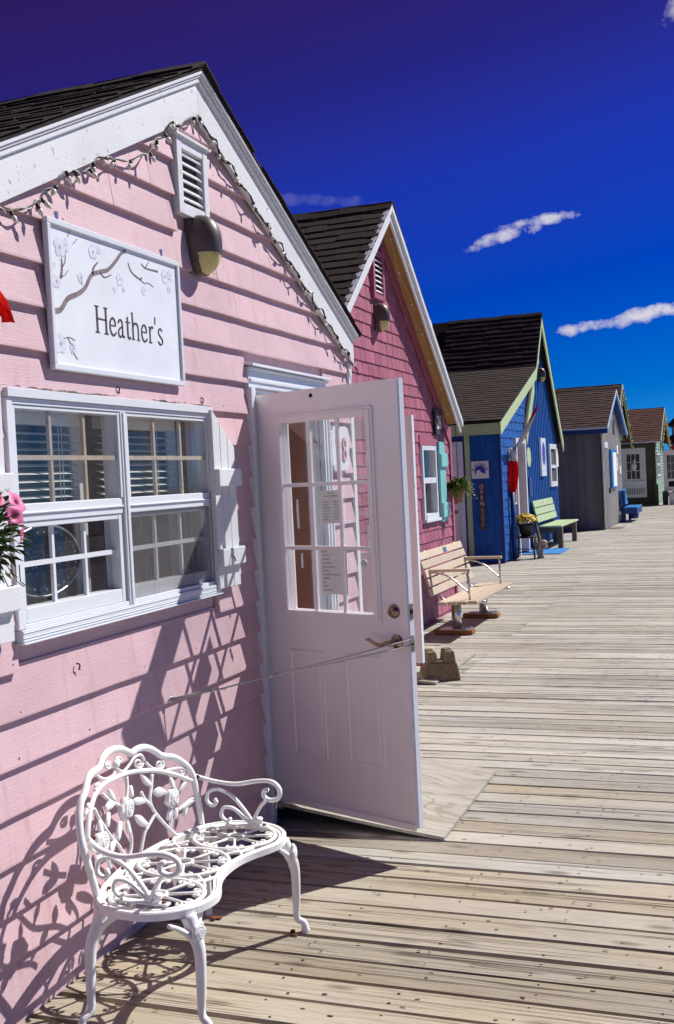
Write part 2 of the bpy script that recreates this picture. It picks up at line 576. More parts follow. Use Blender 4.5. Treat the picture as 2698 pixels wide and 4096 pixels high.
PINK = (0.605, 0.415, 0.452)
MT = {
    'pink': paint('pink_paint', PINK, (3, 0.22, 9), 0.55, 0.06, 0.22, (0.50, 0.44, 0.40), 0.4, 0.25, runs=0.45),
    'white': paint('white_paint', (0.71, 0.72, 0.74), (5, 5, 5), 0.5, 0.03, 0.25, (0.42, 0.38, 0.31), 0.35, 0.12),
    'peel': paint('peeling_white_paint', (0.70, 0.71, 0.73), (6, 6, 6), 0.55, 0.04, 0.62, (0.42, 0.38, 0.33), 0.4, 0.2),
    'vinyl': paint('white_vinyl', (0.68, 0.71, 0.76), (1, 9, 9), 0.35, 0.02, 0.0, bump=0.06, dirt=0.10),
    'doorwhite': paint('white_steel_door', (0.90, 0.83, 0.83), (14, 14, 0.6), 0.42, 0.01, 0.0, bump=0.10, dirt=0.14, runs=0.12),
    'edgewhite': paint('door_edge_white', (0.76, 0.80, 0.86), (3, 3, 1), 0.4, 0.02, 0.3, bump=0.1, dirt=0.1),
    'cast': rusty_white('white_cast_metal'),
    'deck': deck_wood('weathered_plank'),
    'deckvignette': deck_wood('tan_plank', (0.42, 0.385, 0.325), (0.375, 0.315, 0.22), (0.18, 0.14, 0.095)),  # near boards: vignette and warm grade painted into the wood colour
    'ply': None,
    'crimson': paint('crimson_paint', (0.375, 0.112, 0.168), (20, 20, 2), 0.6, 0.16, 0.0, bump=0.5, dirt=0.3),
    'crimsontrim': paint('crimson_trim_paint', (0.36, 0.10, 0.155), (8, 8, 2), 0.6, 0.04, 0.05, bump=0.3),
    'ochre': paint('bare_ochre_plywood', (0.42, 0.245, 0.085), (3, 14, 3), 0.7, 0.06, 0.1, (0.25, 0.06, 0.08), 0.3, 0.35),
    'teal': paint('teal_paint', (0.20, 0.52, 0.52), (10, 10, 2), 0.5, 0.04, 0.1, bump=0.25),
    'blue': paint('blue_paint', (0.004, 0.09, 0.36), (14, 14, 2), 0.55, 0.14, 0.0, bump=0.4, dirt=0.25),
    'bluetrim': paint('blue_trim_paint', (0.006, 0.04, 0.20), (8, 8, 2), 0.5, 0.05, 0.0, bump=0.2),
    'lime': paint('lime_paint', (0.45, 0.55, 0.30), (6, 6, 6), 0.55, 0.04, 0.12, (0.3, 0.25, 0.15), 0.25),
    'limebench': paint('pale_green_paint', (0.42, 0.53, 0.29), (6, 1, 8), 0.5, 0.06, 0.05, bump=0.25),
    'grey': paint('weathered_grey_board', (0.165, 0.155, 0.165), (12, 12, 1.5), 0.75, 0.14, 0.0, bump=0.5, dirt=0.35),
    'greymetal': paint('grey_corrugated_siding', (0.42, 0.40, 0.37), (10, 10, 1), 0.6, 0.12, 0.0, bump=0.2, dirt=0.3),
    'mint': paint('mint_clapboard_paint', (0.24, 0.36, 0.27), (6, 1, 20), 0.6, 0.08, 0.0, bump=0.3),
    'green': paint('leaf_green_paint', (0.09, 0.17, 0.035), (6, 6, 6), 0.6, 0.08, 0.0, bump=0.2),
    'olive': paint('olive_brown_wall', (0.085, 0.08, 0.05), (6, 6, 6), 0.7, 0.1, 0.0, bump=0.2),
    'bluebench': paint('blue_bench_paint', (0.02, 0.19, 0.52), (6, 1, 8), 0.45, 0.06, 0.05, bump=0.2),
    'roof0': roof_shingle('dark_asphalt_shingle', (0.020, 0.013, 0.012)),
    'roof1': roof_shingle('brown_black_asphalt_shingle', (0.027, 0.017, 0.0155)),
    'roof2': roof_shingle('brown_asphalt_shingle', (0.040, 0.021, 0.017)),
    'roof3': roof_shingle('red_brown_asphalt_shingle', (0.058, 0.021, 0.017)),
    'redfascia': plain('dark_red_trim', (0.25, 0.02, 0.02), 0.6),
    'glass': glass('window_glass', dirt=0.07, refl=1.0),
    'doorglass': glass('door_glass', dirt=0.10, refl=1.7),
    'screen': None,
    'tan': plain('tan_muntin', (0.52, 0.40, 0.29), 0.5, vary=0.1),
    'inside': plain('dim_interior', (0.10, 0.085, 0.08), 0.9, vary=0.2),
    'insidewood': paint('orange_brown_wood', (0.29, 0.10, 0.042), (10, 10, 1), 0.55, 0.05, 0.0, bump=0.2),
    'blind': plain('white_blind', (0.70, 0.66, 0.60), 0.5),
    'paper': plain('white_paper', (0.80, 0.79, 0.74), 0.7, vary=0.03),
    'ink': plain('dark_ink', (0.035, 0.028, 0.03), 0.6),
    'brownink': plain('brown_ink', (0.075, 0.05, 0.045), 0.6),
    'branch': plain('taupe_print', (0.22, 0.17, 0.18), 0.55, vary=0.15),
    'signface': plain('pale_blue_white_panel', (0.75, 0.78, 0.82), 0.35, vary=0.03, nscale=6),
    'petalprint': plain('lilac_print', (0.71, 0.72, 0.80), 0.4, vary=0.06),
    'pinkprint': plain('rose_print', (0.55, 0.33, 0.42), 0.4, vary=0.1),
    'bronze': plain('bronze_lamp_housing', (0.085, 0.065, 0.058), 0.42, vary=0.06, spec=0.5),
    'lens': plain('yellowed_lens', (0.62, 0.55, 0.22), 0.3, vary=0.1, nscale=120),
    'brass': plain('aged_brass', (0.46, 0.33, 0.24), 0.28, 1.0, 0.15),
    'steel': plain('satin_steel', (0.60, 0.60, 0.60), 0.32, 1.0, 0.06),
    'latch': plain('brass_latch_plate', (0.36, 0.31, 0.22), 0.4, 1.0, 0.15),
    'wire': plain('dark_green_wire', (0.012, 0.014, 0.012), 0.5),
    'wirew': plain('white_wire', (0.62, 0.60, 0.58), 0.5),
    'bulb': plain('frosted_bulb', (0.66, 0.64, 0.52), 0.25, vary=0.05, nscale=200),
    'rope': plain('grey_cord', (0.58, 0.56, 0.53), 0.8, vary=0.1, nscale=300),
    'slat': paint('pale_bench_wood', (0.56, 0.46, 0.345), (9, 1, 20), 0.6, 0.14, 0.0, bump=0.4, dirt=0.2),
    'slatdark': paint('orange_brown_skid', (0.30, 0.12, 0.03), (9, 2, 9), 0.6, 0.1, 0.0, bump=0.3),
    'oldwood': paint('old_grey_brown_wood', (0.155, 0.115, 0.085), (10, 10, 2), 0.75, 0.12, 0.0, bump=0.5, dirt=0.4),
    'darkwood': paint('dark_stained_wood', (0.035, 0.022, 0.018), (8, 8, 2), 0.5, 0.1, 0.0, bump=0.2),
    'drift': paint('pale_driftwood', (0.42, 0.36, 0.30), (14, 14, 3), 0.8, 0.15, 0.0, bump=0.7, dirt=0.5),
    'board26': paint('charcoal_board', (0.035, 0.033, 0.04), (6, 6, 2), 0.6, 0.05, 0.0, bump=0.2),
    'chalk': plain('white_lettering', (0.80, 0.79, 0.77), 0.6),
    'openboard': paint('brown_sign_board', (0.10, 0.055, 0.045), (12, 12, 2), 0.7, 0.05, 0.0, bump=0.4),
    'logoblue': plain('indigo_print', (0.055, 0.05, 0.36), 0.5),
    'flagred': plain('red_cloth', (0.66, 0.035, 0.02), 0.75, vary=0.06),
    'flagwhite': plain('white_cloth', (0.78, 0.77, 0.78), 0.75, vary=0.05),
    'potblack': plain('black_plastic', (0.022, 0.02, 0.02), 0.5),
    'terra': plain('clay_basket', (0.33, 0.19, 0.12), 0.8, vary=0.15),
    'leaf': leaf_mat('green_leaf', (0.035, 0.075, 0.012), (0.075, 0.13, 0.022)),
    'fern': leaf_mat('fern_leaf', (0.075, 0.135, 0.018), (0.22, 0.28, 0.05)),
    'pine': leaf_mat('far_conifer', (0.012, 0.022, 0.012), (0.03, 0.045, 0.02)),
    'yellow': leaf_mat('yellow_petal', (0.75, 0.52, 0.03), (0.85, 0.66, 0.08)),
    'magenta': leaf_mat('magenta_petal', (0.50, 0.05, 0.19), (0.62, 0.18, 0.34)),
    'matblue': plain('blue_floor_mat', (0.015, 0.20, 0.55), 0.8, vary=0.12),
    'blackhole': plain('black_hole', (0.01, 0.008, 0.008), 0.8),
    'bag': plain('white_plastic_bag', (0.72, 0.74, 0.76), 0.3, vary=0.1),
    'red': plain('red_paint', (0.45, 0.02, 0.02), 0.5),
    'greydoor': paint('pale_grey_door', (0.62, 0.64, 0.63), (6, 6, 1), 0.45, 0.02, 0.0, bump=0.05),
    'kick': paint('muddy_red_door_edge', (0.25, 0.03, 0.05), (9, 9, 9), 0.7, 0.1, 1.0, (0.7, 0.66, 0.66), 0.4),
    'rust': plain('rusty_iron', (0.16, 0.055, 0.022), 0.85, vary=0.3, bump=0.3, nscale=80),
    'water': plain('harbour_water', (0.02, 0.05, 0.07), 0.12, vary=0.1),
    'caulk': plain('dirty_caulk', (0.22, 0.18, 0.14), 0.8, vary=0.45, nscale=60),
    'knot': plain('knot_wood', (0.16, 0.105, 0.065), 0.8, vary=0.45, nscale=9),
    'under': plain('dark_deck_frame', (0.012, 0.008, 0.007), 0.9, vary=0.2),
}
def ply_mat():
    t = NT('weathered_plywood')
    v = t.pos((0.9, 3.4, 1.0))
    w = t.noise(v, 1.2, 2, 0.4, 1.2)
    rings = t.math('SINE', t.math('MULTIPLY', w, 62.0))
    band = t.ramp(rings, [(0.0, 0.0), (0.75, 0.25), (1.0, 1.0)])
    patch = t.ramp(t.noise(t.pos((0.9, 2.2, 1.0)), 3.0, 3), [(0.45, 0.0), (0.62, 1.0)])
    c = t.mix(t.math('MULTIPLY', band, 0.75), (0.385, 0.365, 0.315), (0.22, 0.19, 0.145))
    c = t.mix(t.math('MULTIPLY', patch, 0.5), c, (0.25, 0.215, 0.17))
    f = t.noise(t.pos((2, 60, 2)), 3, 4)
    c = t.mix(t.math('MULTIPLY', t.ramp(f, [(0.55, 0.0), (0.75, 1.0)]), 0.4), c, (0.62, 0.58, 0.50))
    t.bump(t.math('ADD', f, t.math('MULTIPLY', band, 0.3)), 0.35, 0.004)
    return t.done(c, 0.7, 0, 0.25)
MT['ply'] = ply_mat()
def concrete_mat():
    t = NT('mossy_concrete_block')
    n1 = t.noise(t.pos(), 60, 5, 0.7)
    n2 = t.noise(t.pos(), 7, 4)
    c = t.mix(t.ramp(n1, [(0.35, 0.0), (0.68, 1.0)]), (0.10, 0.072, 0.045), (0.30, 0.235, 0.155))
    c = t.mix(t.math('MULTIPLY', t.ramp(n2, [(0.55, 0.0), (0.72, 1.0)]), 0.6), c, (0.20, 0.19, 0.04))
    t.bump(n1, 0.9, 0.012)
    return t.done(c, 0.95, 0, 0.15)
MT['block'] = concrete_mat()
def screen_mat():
    t = NT('insect_screen')
    tr = t.n('ShaderNodeBsdfTransparent')
    df = t.n('ShaderNodeBsdfDiffuse'); df.inputs[0].default_value = (0.20, 0.19, 0.19, 1)
    mx = t.n('ShaderNodeMixShader')
    v = t.noise(t.pos((1, 22, 1.2)), 4, 4, 0.7)
    t.l(t.math('ADD', t.math('MULTIPLY', t.ramp(v, [(0.5, 0.0), (0.8, 1.0)]), 0.25), 0.38), mx.inputs[0])
    t.l(tr.outputs[0], mx.inputs[1]); t.l(df.outputs[0], mx.inputs[2])
    t.l(mx.outputs[0], t.t.nodes['Material Output'].inputs[0])
    return t.m
MT['screen'] = screen_mat()

def cloth(name, col):
    t = NT(name)
    n1 = t.noise(t.pos(), 30, 3)
    c = t.mix(n1, tuple(x * 0.85 for x in col), col)
    df = t.n('ShaderNodeBsdfDiffuse'); tl = t.n('ShaderNodeBsdfTranslucent'); mx = t.n('ShaderNodeMixShader')
    t.l(c, df.inputs[0]); t.l(c, tl.inputs[0])
    mx.inputs[0].default_value = 0.5
    t.l(df.outputs[0], mx.inputs[1]); t.l(tl.outputs[0], mx.inputs[2])
    t.l(mx.outputs[0], t.t.nodes['Material Output'].inputs[0])
    return t.m
MT['flagred'] = cloth('red_cloth_thin', (0.75, 0.03, 0.02))
MT['flagwhite'] = cloth('white_cloth_thin', (0.80, 0.78, 0.79))

# ------------------------------------------------------------------ boardwalk
def plank_mesh(seed, n=9, th=0.04):
    """a board one metre long and wide along x, with slightly wandering arrises"""
    rr = random.Random(seed)
    V, F = [], []
    for i in range(n):
        x = i / (n - 1)
        a, b = rr.uniform(-0.02, 0.02), rr.uniform(-0.02, 0.02)
        z = rr.uniform(-0.0012, 0.0012)
        V += [(x, -0.5 + a, -th), (x, -0.5 + a, -0.004 + z), (x, -0.488 + a, z), (x, 0.488 + b, z), (x, 0.5 + b, -0.004 + z), (x, 0.5 + b, -th)]
    for i in range(n - 1):
        for j in range(5):
            F.append((i * 6 + j, i * 6 + j + 1, (i + 1) * 6 + j + 1, (i + 1) * 6 + j))
    F += [(0, 5, 4, 3, 2, 1), tuple((n - 1) * 6 + j for j in range(6))]
    m = MB().add(V, F).mesh('plank')
    fixn(m)
    m.materials.append(MT['deck'])
    return m
ground = part('harbour_water', MB().add([(-4000, -4000, -1.6), (4000, -4000, -1.6), (4000, 4000, -1.6), (-4000, 4000, -1.6)], [(0, 1, 2, 3)]), MT['water'])
tag(ground, kind='structure')
walk = part('boardwalk', MB().box(-9, 9.2, -7, 74, -0.6, -0.25), MT['under'])
tag(walk, kind='structure')
PITCH, Y0 = 0.1614, 3.27
planks = [plank_mesh(i) for i in range(7)]
planks_vignette = [m.copy() for m in planks]
for m in planks_vignette:
    m.materials.clear()
    m.materials.append(MT['deckvignette'])
rest = MB()
nails = MB()
rd = random.Random(11)
NPL = 0
def far_plank(x0, x1, y, w, z):
    rest.add([(x0, y - w / 2, z - 0.04), (x0, y - w / 2, z), (x0, y + w / 2, z), (x0, y + w / 2, z - 0.04),
              (x1, y - w / 2, z - 0.04), (x1, y - w / 2, z), (x1, y + w / 2, z), (x1, y + w / 2, z - 0.04)],
             [(1, 2, 6, 5), (0, 1, 5, 4), (2, 3, 7, 6), (0, 3, 2, 1), (4, 5, 6, 7)])
for k in range(-62, 430):
    yc = Y0 + (k + 0.5) * PITCH + rd.uniform(-0.002, 0.002)
    gap = rd.choice((0.015, 0.019, 0.022, 0.026)) if yc < 4.5 else rd.choice((0.010, 0.014, 0.018, 0.022)) if yc < 7 else rd.choice((0.008, 0.012, 0.016, 0.020))
    w = PITCH - gap
    if yc < 6.9: joints = [-2.6, 3.35 if (k // 5) % 2 else 4.1, 9.0]
    elif yc < 16.6: joints = [-2.9, -0.62 + (0.6 if (k // 7) % 2 else 0), 1.85 + (0.61 if (k // 9) % 2 else 0.0), 9.0]
    else: joints = [-8.5, -2.6, -0.4 - (0.6 if (k // 8) % 2 else 0), 1.4 + 0.6 * ((k // 11) % 2), 4.5, 9.0]
    for a, b in zip(joints, joints[1:]):
        z = rd.uniform(-0.003, 0.002)
        a2, b2 = a + 0.002, b - 0.002
        near = 2.35 < yc < 16.6 and a < 3.0 and NPL < 300
        if near:
            pool = planks_vignette if rd.random() < (1.25 - (yc - 3.6) * 0.45) else planks
            o = part('plank', pool[rd.randrange(7)], None, walk, loc=(a2, yc, z), scale=(b2 - a2, w, 1))
            o.rotation_euler = (rd.uniform(-0.006, 0.006), 0, 0)
            NPL += 1
        else:
            far_plank(a2, b2, yc, w, z)
    if -1 < yc < 40:
        sx = 0.406 if yc < 16.6 else 0.6
        for i in range(-4, 14):
            xj = 0.36 + i * sx - 0.02 * math.sin(yc * 0.4)
            if yc > 15 and not -5 < xj < 1.5: continue
            for dy in (-0.042, 0.042):
                if rd.random() < 0.12: continue
                r = rd.uniform(0.0028, 0.0048) if yc < 9 else 0.0055
                x, y, z = xj + rd.uniform(-0.035, 0.035), yc + dy + rd.uniform(-0.012, 0.012), 0.0035
                nails.add([(x + r * 1.5 * math.cos(q * 1.0472), y + r * math.sin(q * 1.0472), z) for q in range(6)], [(0, 1, 2, 3, 4, 5)])
tag(part('far_plank', rest, MT['deck'], walk), kind='stuff')
tag(part('nail_head', nails, MT['blackhole'], walk), kind='stuff')
# drying splits and knots in the near boards
split, knots = MB(), MB()
rk2 = random.Random(91)
for k in range(-6, 95):
    yc = Y0 + (k + 0.5) * PITCH
    for q in range(rk2.choice((1, 2, 2, 3))):
        x, y = rk2.uniform(-0.9, 1.0) if yc > 8 else rk2.uniform(0.1, 1.2), yc + rk2.uniform(-0.055, 0.055)
        n = rk2.randrange(6, 22)
        st = 0.14
        hw = rk2.uniform(0.0009, 0.0022) * (1.0 if yc < 8 else 1.8)
        A, B = [], []
        for i in range(n):
            t = i / (n - 1)
            w = hw * math.sin(math.pi * (0.06 + 0.88 * t)) * rk2.uniform(0.6, 1.3)
            A.append((x, y - w, 0.0042)); B.append((x, y + w, 0.0042))
            x += st; y += rk2.uniform(-0.0035, 0.0035)
        split.add(A + B, [(i, i + 1, n + i + 1, n + i) for i in range(n - 1)])
    if yc < 11:
        for q in range(10):
            x, y = rk2.uniform(0.05, 3.0), yc + rk2.uniform(-0.06, 0.06)
            a, b = rk2.uniform(0.004, 0.014), rk2.uniform(0.002, 0.0055)
            knots.add([(x + a * math.cos(j * 0.785) * rk2.uniform(0.7, 1.3), y + b * math.sin(j * 0.785), 0.0038) for j in range(8)], [tuple(range(8))])
tag(part('drying_split', split, MT['under'], walk), kind='stuff')
tag(part('knot', knots, MT['knot'], walk), kind='stuff')

# ------------------------------------------------------------------ generic builders for the cottages
def wall_with_holes(mb, axis, pos, thick, u0, u1, z0, z1, holes):
    """upright wall in the plane x = pos (axis 'x', u is y) or y = pos (axis 'y', u is x), cut by rectangular holes"""
    us = sorted({u0, u1, *[min(max(v, u0), u1) for h in holes for v in h[:2]]})
    zs = sorted({z0, z1, *[min(max(v, z0), z1) for h in holes for v in h[2:]]})
    for ua, ub in zip(us, us[1:]):
        run = None
        for za, zb in zip(zs, zs[1:]):
            um, zm = (ua + ub) / 2, (za + zb) / 2
            if any(h[0] < um < h[1] and h[2] < zm < h[3] for h in holes):
                continue
            if axis == 'x': mb.box(pos - thick, pos, ua, ub, za, zb)
            else: mb.box(ua, ub, pos, pos + thick, za, zb)
def gable(mb, x, thick, yl, yr, ya, ze, za):
    mb.prism([(x, yl, ze), (x, yr, ze), (x, ya, za)], (-thick, 0, 0))
def slope_frame(p_eave, p_ridge):
    d = Vector(p_ridge) - Vector(p_eave)
    return d.length, d.normalized()
TAB = {}
def tab_mesh(mat, th, key):
    if key not in TAB:
        V = [(0.01, 0, 0.002), (0.99, 0, 0.002), (0.99, 1.25, 0.0005), (0.01, 1.25, 0.0005), (0.01, 0, th), (0.99, 0, th), (0.99, 1.25, 0.003), (0.01, 1.25, 0.003)]
        m = MB().add(V, [(0, 3, 2, 1), (4, 5, 6, 7), (0, 1, 5, 4), (1, 2, 6, 5), (2, 3, 7, 6), (3, 0, 4, 7)]).mesh('shingle')
        fixn(m)
        m.materials.append(mat)
        TAB[key] = m
    return TAB[key]
def shingle_slope(parent, mat, key, eave, up, x0, x1, length, expo, tabw, limit, th=0.008, seed=1, name='shingle', order=None, ragged=0.0):
    """courses of shingles on a plane: eave is the low corner, x runs along the eave (world x), up is the unit vector up the slope.
    Pieces nearest the camera become objects, the rest one joined part"""
    rr = random.Random(seed)
    X = Vector((1, 0, 0)) if x1 > x0 else Vector((-1, 0, 0))
    nrm = Vector((1, 0, 0)).cross(Vector(up)).normalized()
    if nrm.z < 0: nrm = -nrm
    pieces = []
    rows = int(length / expo + 0.999)
    for r in range(rows):
        x = -rr.uniform(0, tabw)
        W = abs(x1 - x0)
        while x < W:
            w = tabw * rr.uniform(0.75, 1.3) if ragged else tabw
            a, b = max(0, x), min(W, x + w)
            x += w
            if b - a < 0.02: continue
            h = min(expo, length - r * expo)
            pieces.append((a, b - a, r * expo + (rr.uniform(-ragged, ragged) if ragged else 0), h, rr.uniform(0, 0.004)))
    camp = Vector((2.25, 0, 1.72))
    def wp(a, s): return Vector(eave) + X * a + Vector(up) * s
    pieces.sort(key=lambda p: (wp(p[0], p[2]) - camp).length)
    AX = Vector((1, 0, 0))
    if AX.cross(Vector(up)).dot(nrm) < 0: AX = -AX          # keep the frame right-handed
    m = tab_mesh(mat, th, key)
    joined = MB()
    base = [v.co.copy() for v in m.vertices]
    faces = [tuple(p.vertices) for p in m.polygons]
    R3 = Matrix((AX, Vector(up), nrm)).transposed()
    for i, (a, w, s, h, lift) in enumerate(pieces):
        o = wp(a, s) + nrm * lift
        if X.dot(AX) < 0: o = o + X * w
        if i < limit:
            part(name, m, None, parent, loc=o, rot=R3.to_euler(), scale=(w, h, 1))
        else:
            joined.add([o + AX * (v.x * w) + Vector(up) * (v.y * h) + nrm * v.z for v in base], faces)
    if joined.v:
        tag(part(name + '_field', joined, mat, parent), kind='stuff')
def rake_pair(mb, x0, x1, ya, za, slope, yl, yr, top, bot):
    """boards along both slopes of a gable; top/bot are z offsets from the ridge line"""
    for ye in (yl, yr):
        ze = za - slope * abs(ye - ya)
        mb.prism([(x0, ya, za + bot), (x0, ye, ze + bot), (x0, ye, ze + top), (x0, ya, za + top)], (x1 - x0, 0, 0))

# ------------------------------------------------------------------ pink cottage
YA, SL = 4.43, 0.484                      # ridge position and roof pitch
def frz(y): return 3.37 - SL * abs(y - YA)
pink = thing('pink_cottage', (0, 4.43, 0), 'pale pink clapboard cottage with white gable trim and paired window, nearest on the left', 'cottage', 'cottages along the boardwalk')
WIN = (2.975, 4.41, 1.255, 2.04)
DOOR = (4.945, 5.84, 0.13, 2.165)
shell = MB()
wall_with_holes(shell, 'x', -0.004, 0.09, 2.40, 6.36, 0.0, 2.45, [WIN, (4.93, 5.85, 0.0, 2.17)])
gable(shell, -0.004, 0.09, 2.42, 6.40, YA, 2.4502, 3.43)
shell.box(-4.2, -0.095, 2.40, 2.48, 0, 2.45)
shell.box(-4.2, -0.095, 6.28, 6.36, 0, 2.45)
shell.box(-4.3, -4.2, 2.40, 6.36, 0, 2.45)
gable(shell, -4.2, 0.09, 2.40, 6.36, YA, 2.4502, 3.43)
part('wall', shell, MT['pink'], pink)
part('floor', MB().box(-4.19, -0.1, 2.49, 6.27, 0.02, 0.1), MT['inside'], pink)
lin = MB()
lin.box(-4.18, -0.105, 2.485, 2.50, 0.1, 2.44); lin.box(-4.18, -0.105, 6.26, 6.275, 0.1, 2.44); lin.box(-4.19, -4.17, 2.505, 6.255, 0.1, 2.44)
lin.box(-4.19, -0.1, 2.49, 6.27, 2.445, 2.46)
part('interior_lining', lin, MT['inside'], pink)

# clapboards
rc = random.Random(5)
def clapboard(y0, y1, zb, h=0.175, xb=0.028, xt=0.003, yl=None, yr=None):
    """one board; butt edge at zb. yl/yr: top ends when the board is cut to the roof slope"""
    n = max(2, int((y1 - y0) / 0.16))
    V = []
    yl = y0 if yl is None else yl
    yr = y1 if yr is None else yr
    for i in range(n + 1):
        t = i / n
        ya_, yb_ = y0 + (y1 - y0) * t, yl + (yr - yl) * t
        j = rc.uniform(-0.0016, 0.0016)
        xj = rc.uniform(-0.0012, 0.0012)
        V += [(0.0, ya_, zb + j), (xb + xj, ya_, zb + j), (xb + xj, ya_, zb + 0.006), (xt, yb_, zb + h), (0.0, yb_, zb + h)]
    F = []
    for i in range(n):
        for k in range(5):
            F.append((i * 5 + k, i * 5 + (k + 1) % 5, (i + 1) * 5 + (k + 1) % 5, (i + 1) * 5 + k))
    F += [(0, 4, 3, 2, 1), tuple(n * 5 + k for k in range(5))]
    return MB().add(V, F)
OPEN = [(2.955, 4.43, 1.235, 2.055), (4.858, 5.933, 0.0, 2.285), (4.215, 4.51, 2.90, 3.235)]
JOINTS = {13: 5.55, 15: 4.78, 16: 4.58, 8: 3.1, 4: 4.2, 18: 4.0, 11: 4.6, 2: 3.3, 6: 3.85, 14: 3.2, 17: 3.7}
for k in range(-1, 22):
    zb = 0.3805 + 0.1523 * (k - 1)
    if k == -1: zb = 0.062
    h = 0.175
    zt = zb + 0.152
    segs = [(2.41, 6.345)]
    if zb > 2.30:
        yl, yr = YA - (3.40 - zb) / SL, YA + (3.40 - zb) / SL
        segs = [(max(2.41, yl), min(6.345, yr))]
    if zb > 3.3: continue
    for o in OPEN:
        if o[2] < zb + 0.145 and o[3] > zb + 0.012:
            new = []
            for a, b in segs:
                if o[1] <= a or o[0] >= b: new.append((a, b))
                else:
                    if o[0] - a > 0.02: new.append((a, o[0]))
                    if b - o[1] > 0.02: new.append((o[1], b))
            segs = new
    out = []
    for a, b in segs:
        j = JOINTS.get(k)
        if j and a + 0.2 < j < b - 0.2: out += [(a, j - 0.0015), (j + 0.0015, b)]
        else: out.append((a, b))
    for a, b in out:
        hh = h
        yl = yr = None
        if zb > 2.25:
            yl, yr = max(a, YA - (3.42 - zb - h) / SL), min(b, YA + (3.42 - zb - h) / SL)
            if yr <= yl: yl = yr = YA
        for o in OPEN[:1]:
            if o[0] - 0.03 < (a + b) / 2 < o[1] + 0.03:
                if zb < o[2] < zb + hh: hh = o[2] - zb - 0.001
        if OPEN[1][0] <= a and b <= OPEN[1][1] + 0.5 and zb < OPEN[1][3] < zb + 0.012: continue
        part('clapboard', clapboard(a, b, zb, hh, yl=yl, yr=yr), MT['pink'], pink)
nl = MB()
rn = random.Random(44)
for k in range(-1, 20):
    zb = 0.3805 + 0.1523 * (k - 1)
    y = 2.55
    while y < 6.3:
        yy, zz = y + rn.uniform(-0.03, 0.03), zb + rn.uniform(0.018, 0.03)
        y += 0.405
        if zz < 0.1 or zz > 3.3 - SL * abs(yy - YA) or rn.random() < 0.25: continue
        if any(o[0] - 0.02 < yy < o[1] + 0.02 and o[2] - 0.02 < zz < o[3] + 0.02 for o in OPEN): continue
        r = rn.uniform(0.002, 0.004)
        nl.add([(0.0258, yy + r * math.cos(q * 1.047), zz + r * 1.2 * math.sin(q * 1.047)) for q in range(6)], [tuple(range(6))])
tag(part('nail_head', nl, MT['rust'], pink), kind='stuff')
# white trim
tr = MB()
rake_pair(tr, 0.022, 0.048, YA, 3.37, SL, 2.30, 6.40, 0.150, 0.0)
part('frieze_board', tr, MT['peel'], pink, bevel=0.002)
tr = MB()
rake_pair(tr, 0.000, 0.062, YA, 3.37, SL, 2.26, 6.405, 0.168, 0.146)
rake_pair(tr, 0.000, 0.070, YA, 3.37, SL, 2.25, 6.41, 0.180, 0.1685)
part('bed_moulding', tr, MT['white'], pink, bevel=0.004)
tr = MB()
rake_pair(tr, 0.0, 0.078, YA, 3.37, SL, 2.24, 6.42, 0.198, 0.1805)
part('barge_board', tr, MT['white'], pink, bevel=0.003)
part('corner_board', MB().box(-0.06, 0.028, 6.347, 6.405, 0.03, 2.437), MT['white'], pink, bevel=0.003)
# roof: two slopes of shingles on a deck
roof = MB()
for s, ye in ((-1, 2.17), (1, 6.445)):
    ze = 3.5685 - SL * abs(ye - YA)
    roof.prism([(0.082, YA, 3.5685), (0.082, ye, ze), (0.082, ye, ze + 0.012), (0.082, YA, 3.5805)], (-4.5, 0, 0))
rf = part('roof', roof, MT['roof0'], pink)
upL = Vector((0, 1, SL)).normalized()
shingle_slope(rf, MT['roof0'], 'p0', (0.092, 2.16, 3.582 - SL * (YA - 2.16)), upL, 0, -4.2, (YA - 2.16) * math.sqrt(1 + SL * SL), 0.14, 0.24, 180, 0.010, 3, ragged=0.010)
upR = Vector((0, -1, SL)).normalized()
shingle_slope(rf, MT['roof0'], 'p0', (0.092, 6.455, 3.582 - SL * (6.455 - YA)), upR, 0, -1.6, (6.455 - YA) * math.sqrt(1 + SL * SL), 0.14, 0.31, 40, 0.012, 4)
cap = MB()
for i in range(16):
    x = 0.095 - i * 0.28
    cap.prism([(x, YA - 0.13, 3.588 - SL * 0.13), (x, YA, 3.594), (x, YA + 0.13, 3.588 - SL * 0.13), (x, YA + 0.13, 3.602 - SL * 0.13), (x, YA, 3.606), (x, YA - 0.13, 3.602 - SL * 0.13)], (-0.30, 0, -0.004 if i % 2 else 0.004))
part('ridge_cap', cap, MT['roof0'], rf)

# gable vent
vt = part('vent', MB().box(-0.03, 0.005, 4.225, 4.50, 2.91, 3.225), MT['inside'], pink)
fr = MB()
fr.box(0.0, 0.042, 4.218, 4.262, 2.90, 3.235); fr.box(0.0, 0.042, 4.463, 4.507, 2.90, 3.235)
fr.box(0.0, 0.040, 4.2625, 4.4625, 2.90, 2.95); fr.box(0.0, 0.040, 4.2625, 4.4625, 3.185, 3.235)
part('vent_frame', fr, MT['peel'], vt, bevel=0.003)
part('drip_cap', MB().prism([(0, 4.20, 3.236), (0, 4.525, 3.236), (0, 4.525, 3.247), (0, 4.20, 3.247)], (0.055, 0, -0.004)), MT['white'], vt)
for i in range(6):
    z = 2.965 + i * 0.038
    part('louver', MB().prism([(0.006, 4.264, z + 0.028), (0.033, 4.264, z), (0.036, 4.264, z + 0.006), (0.009, 4.264, z + 0.034)], (0, 0.197, 0)), MT['peel'], vt)

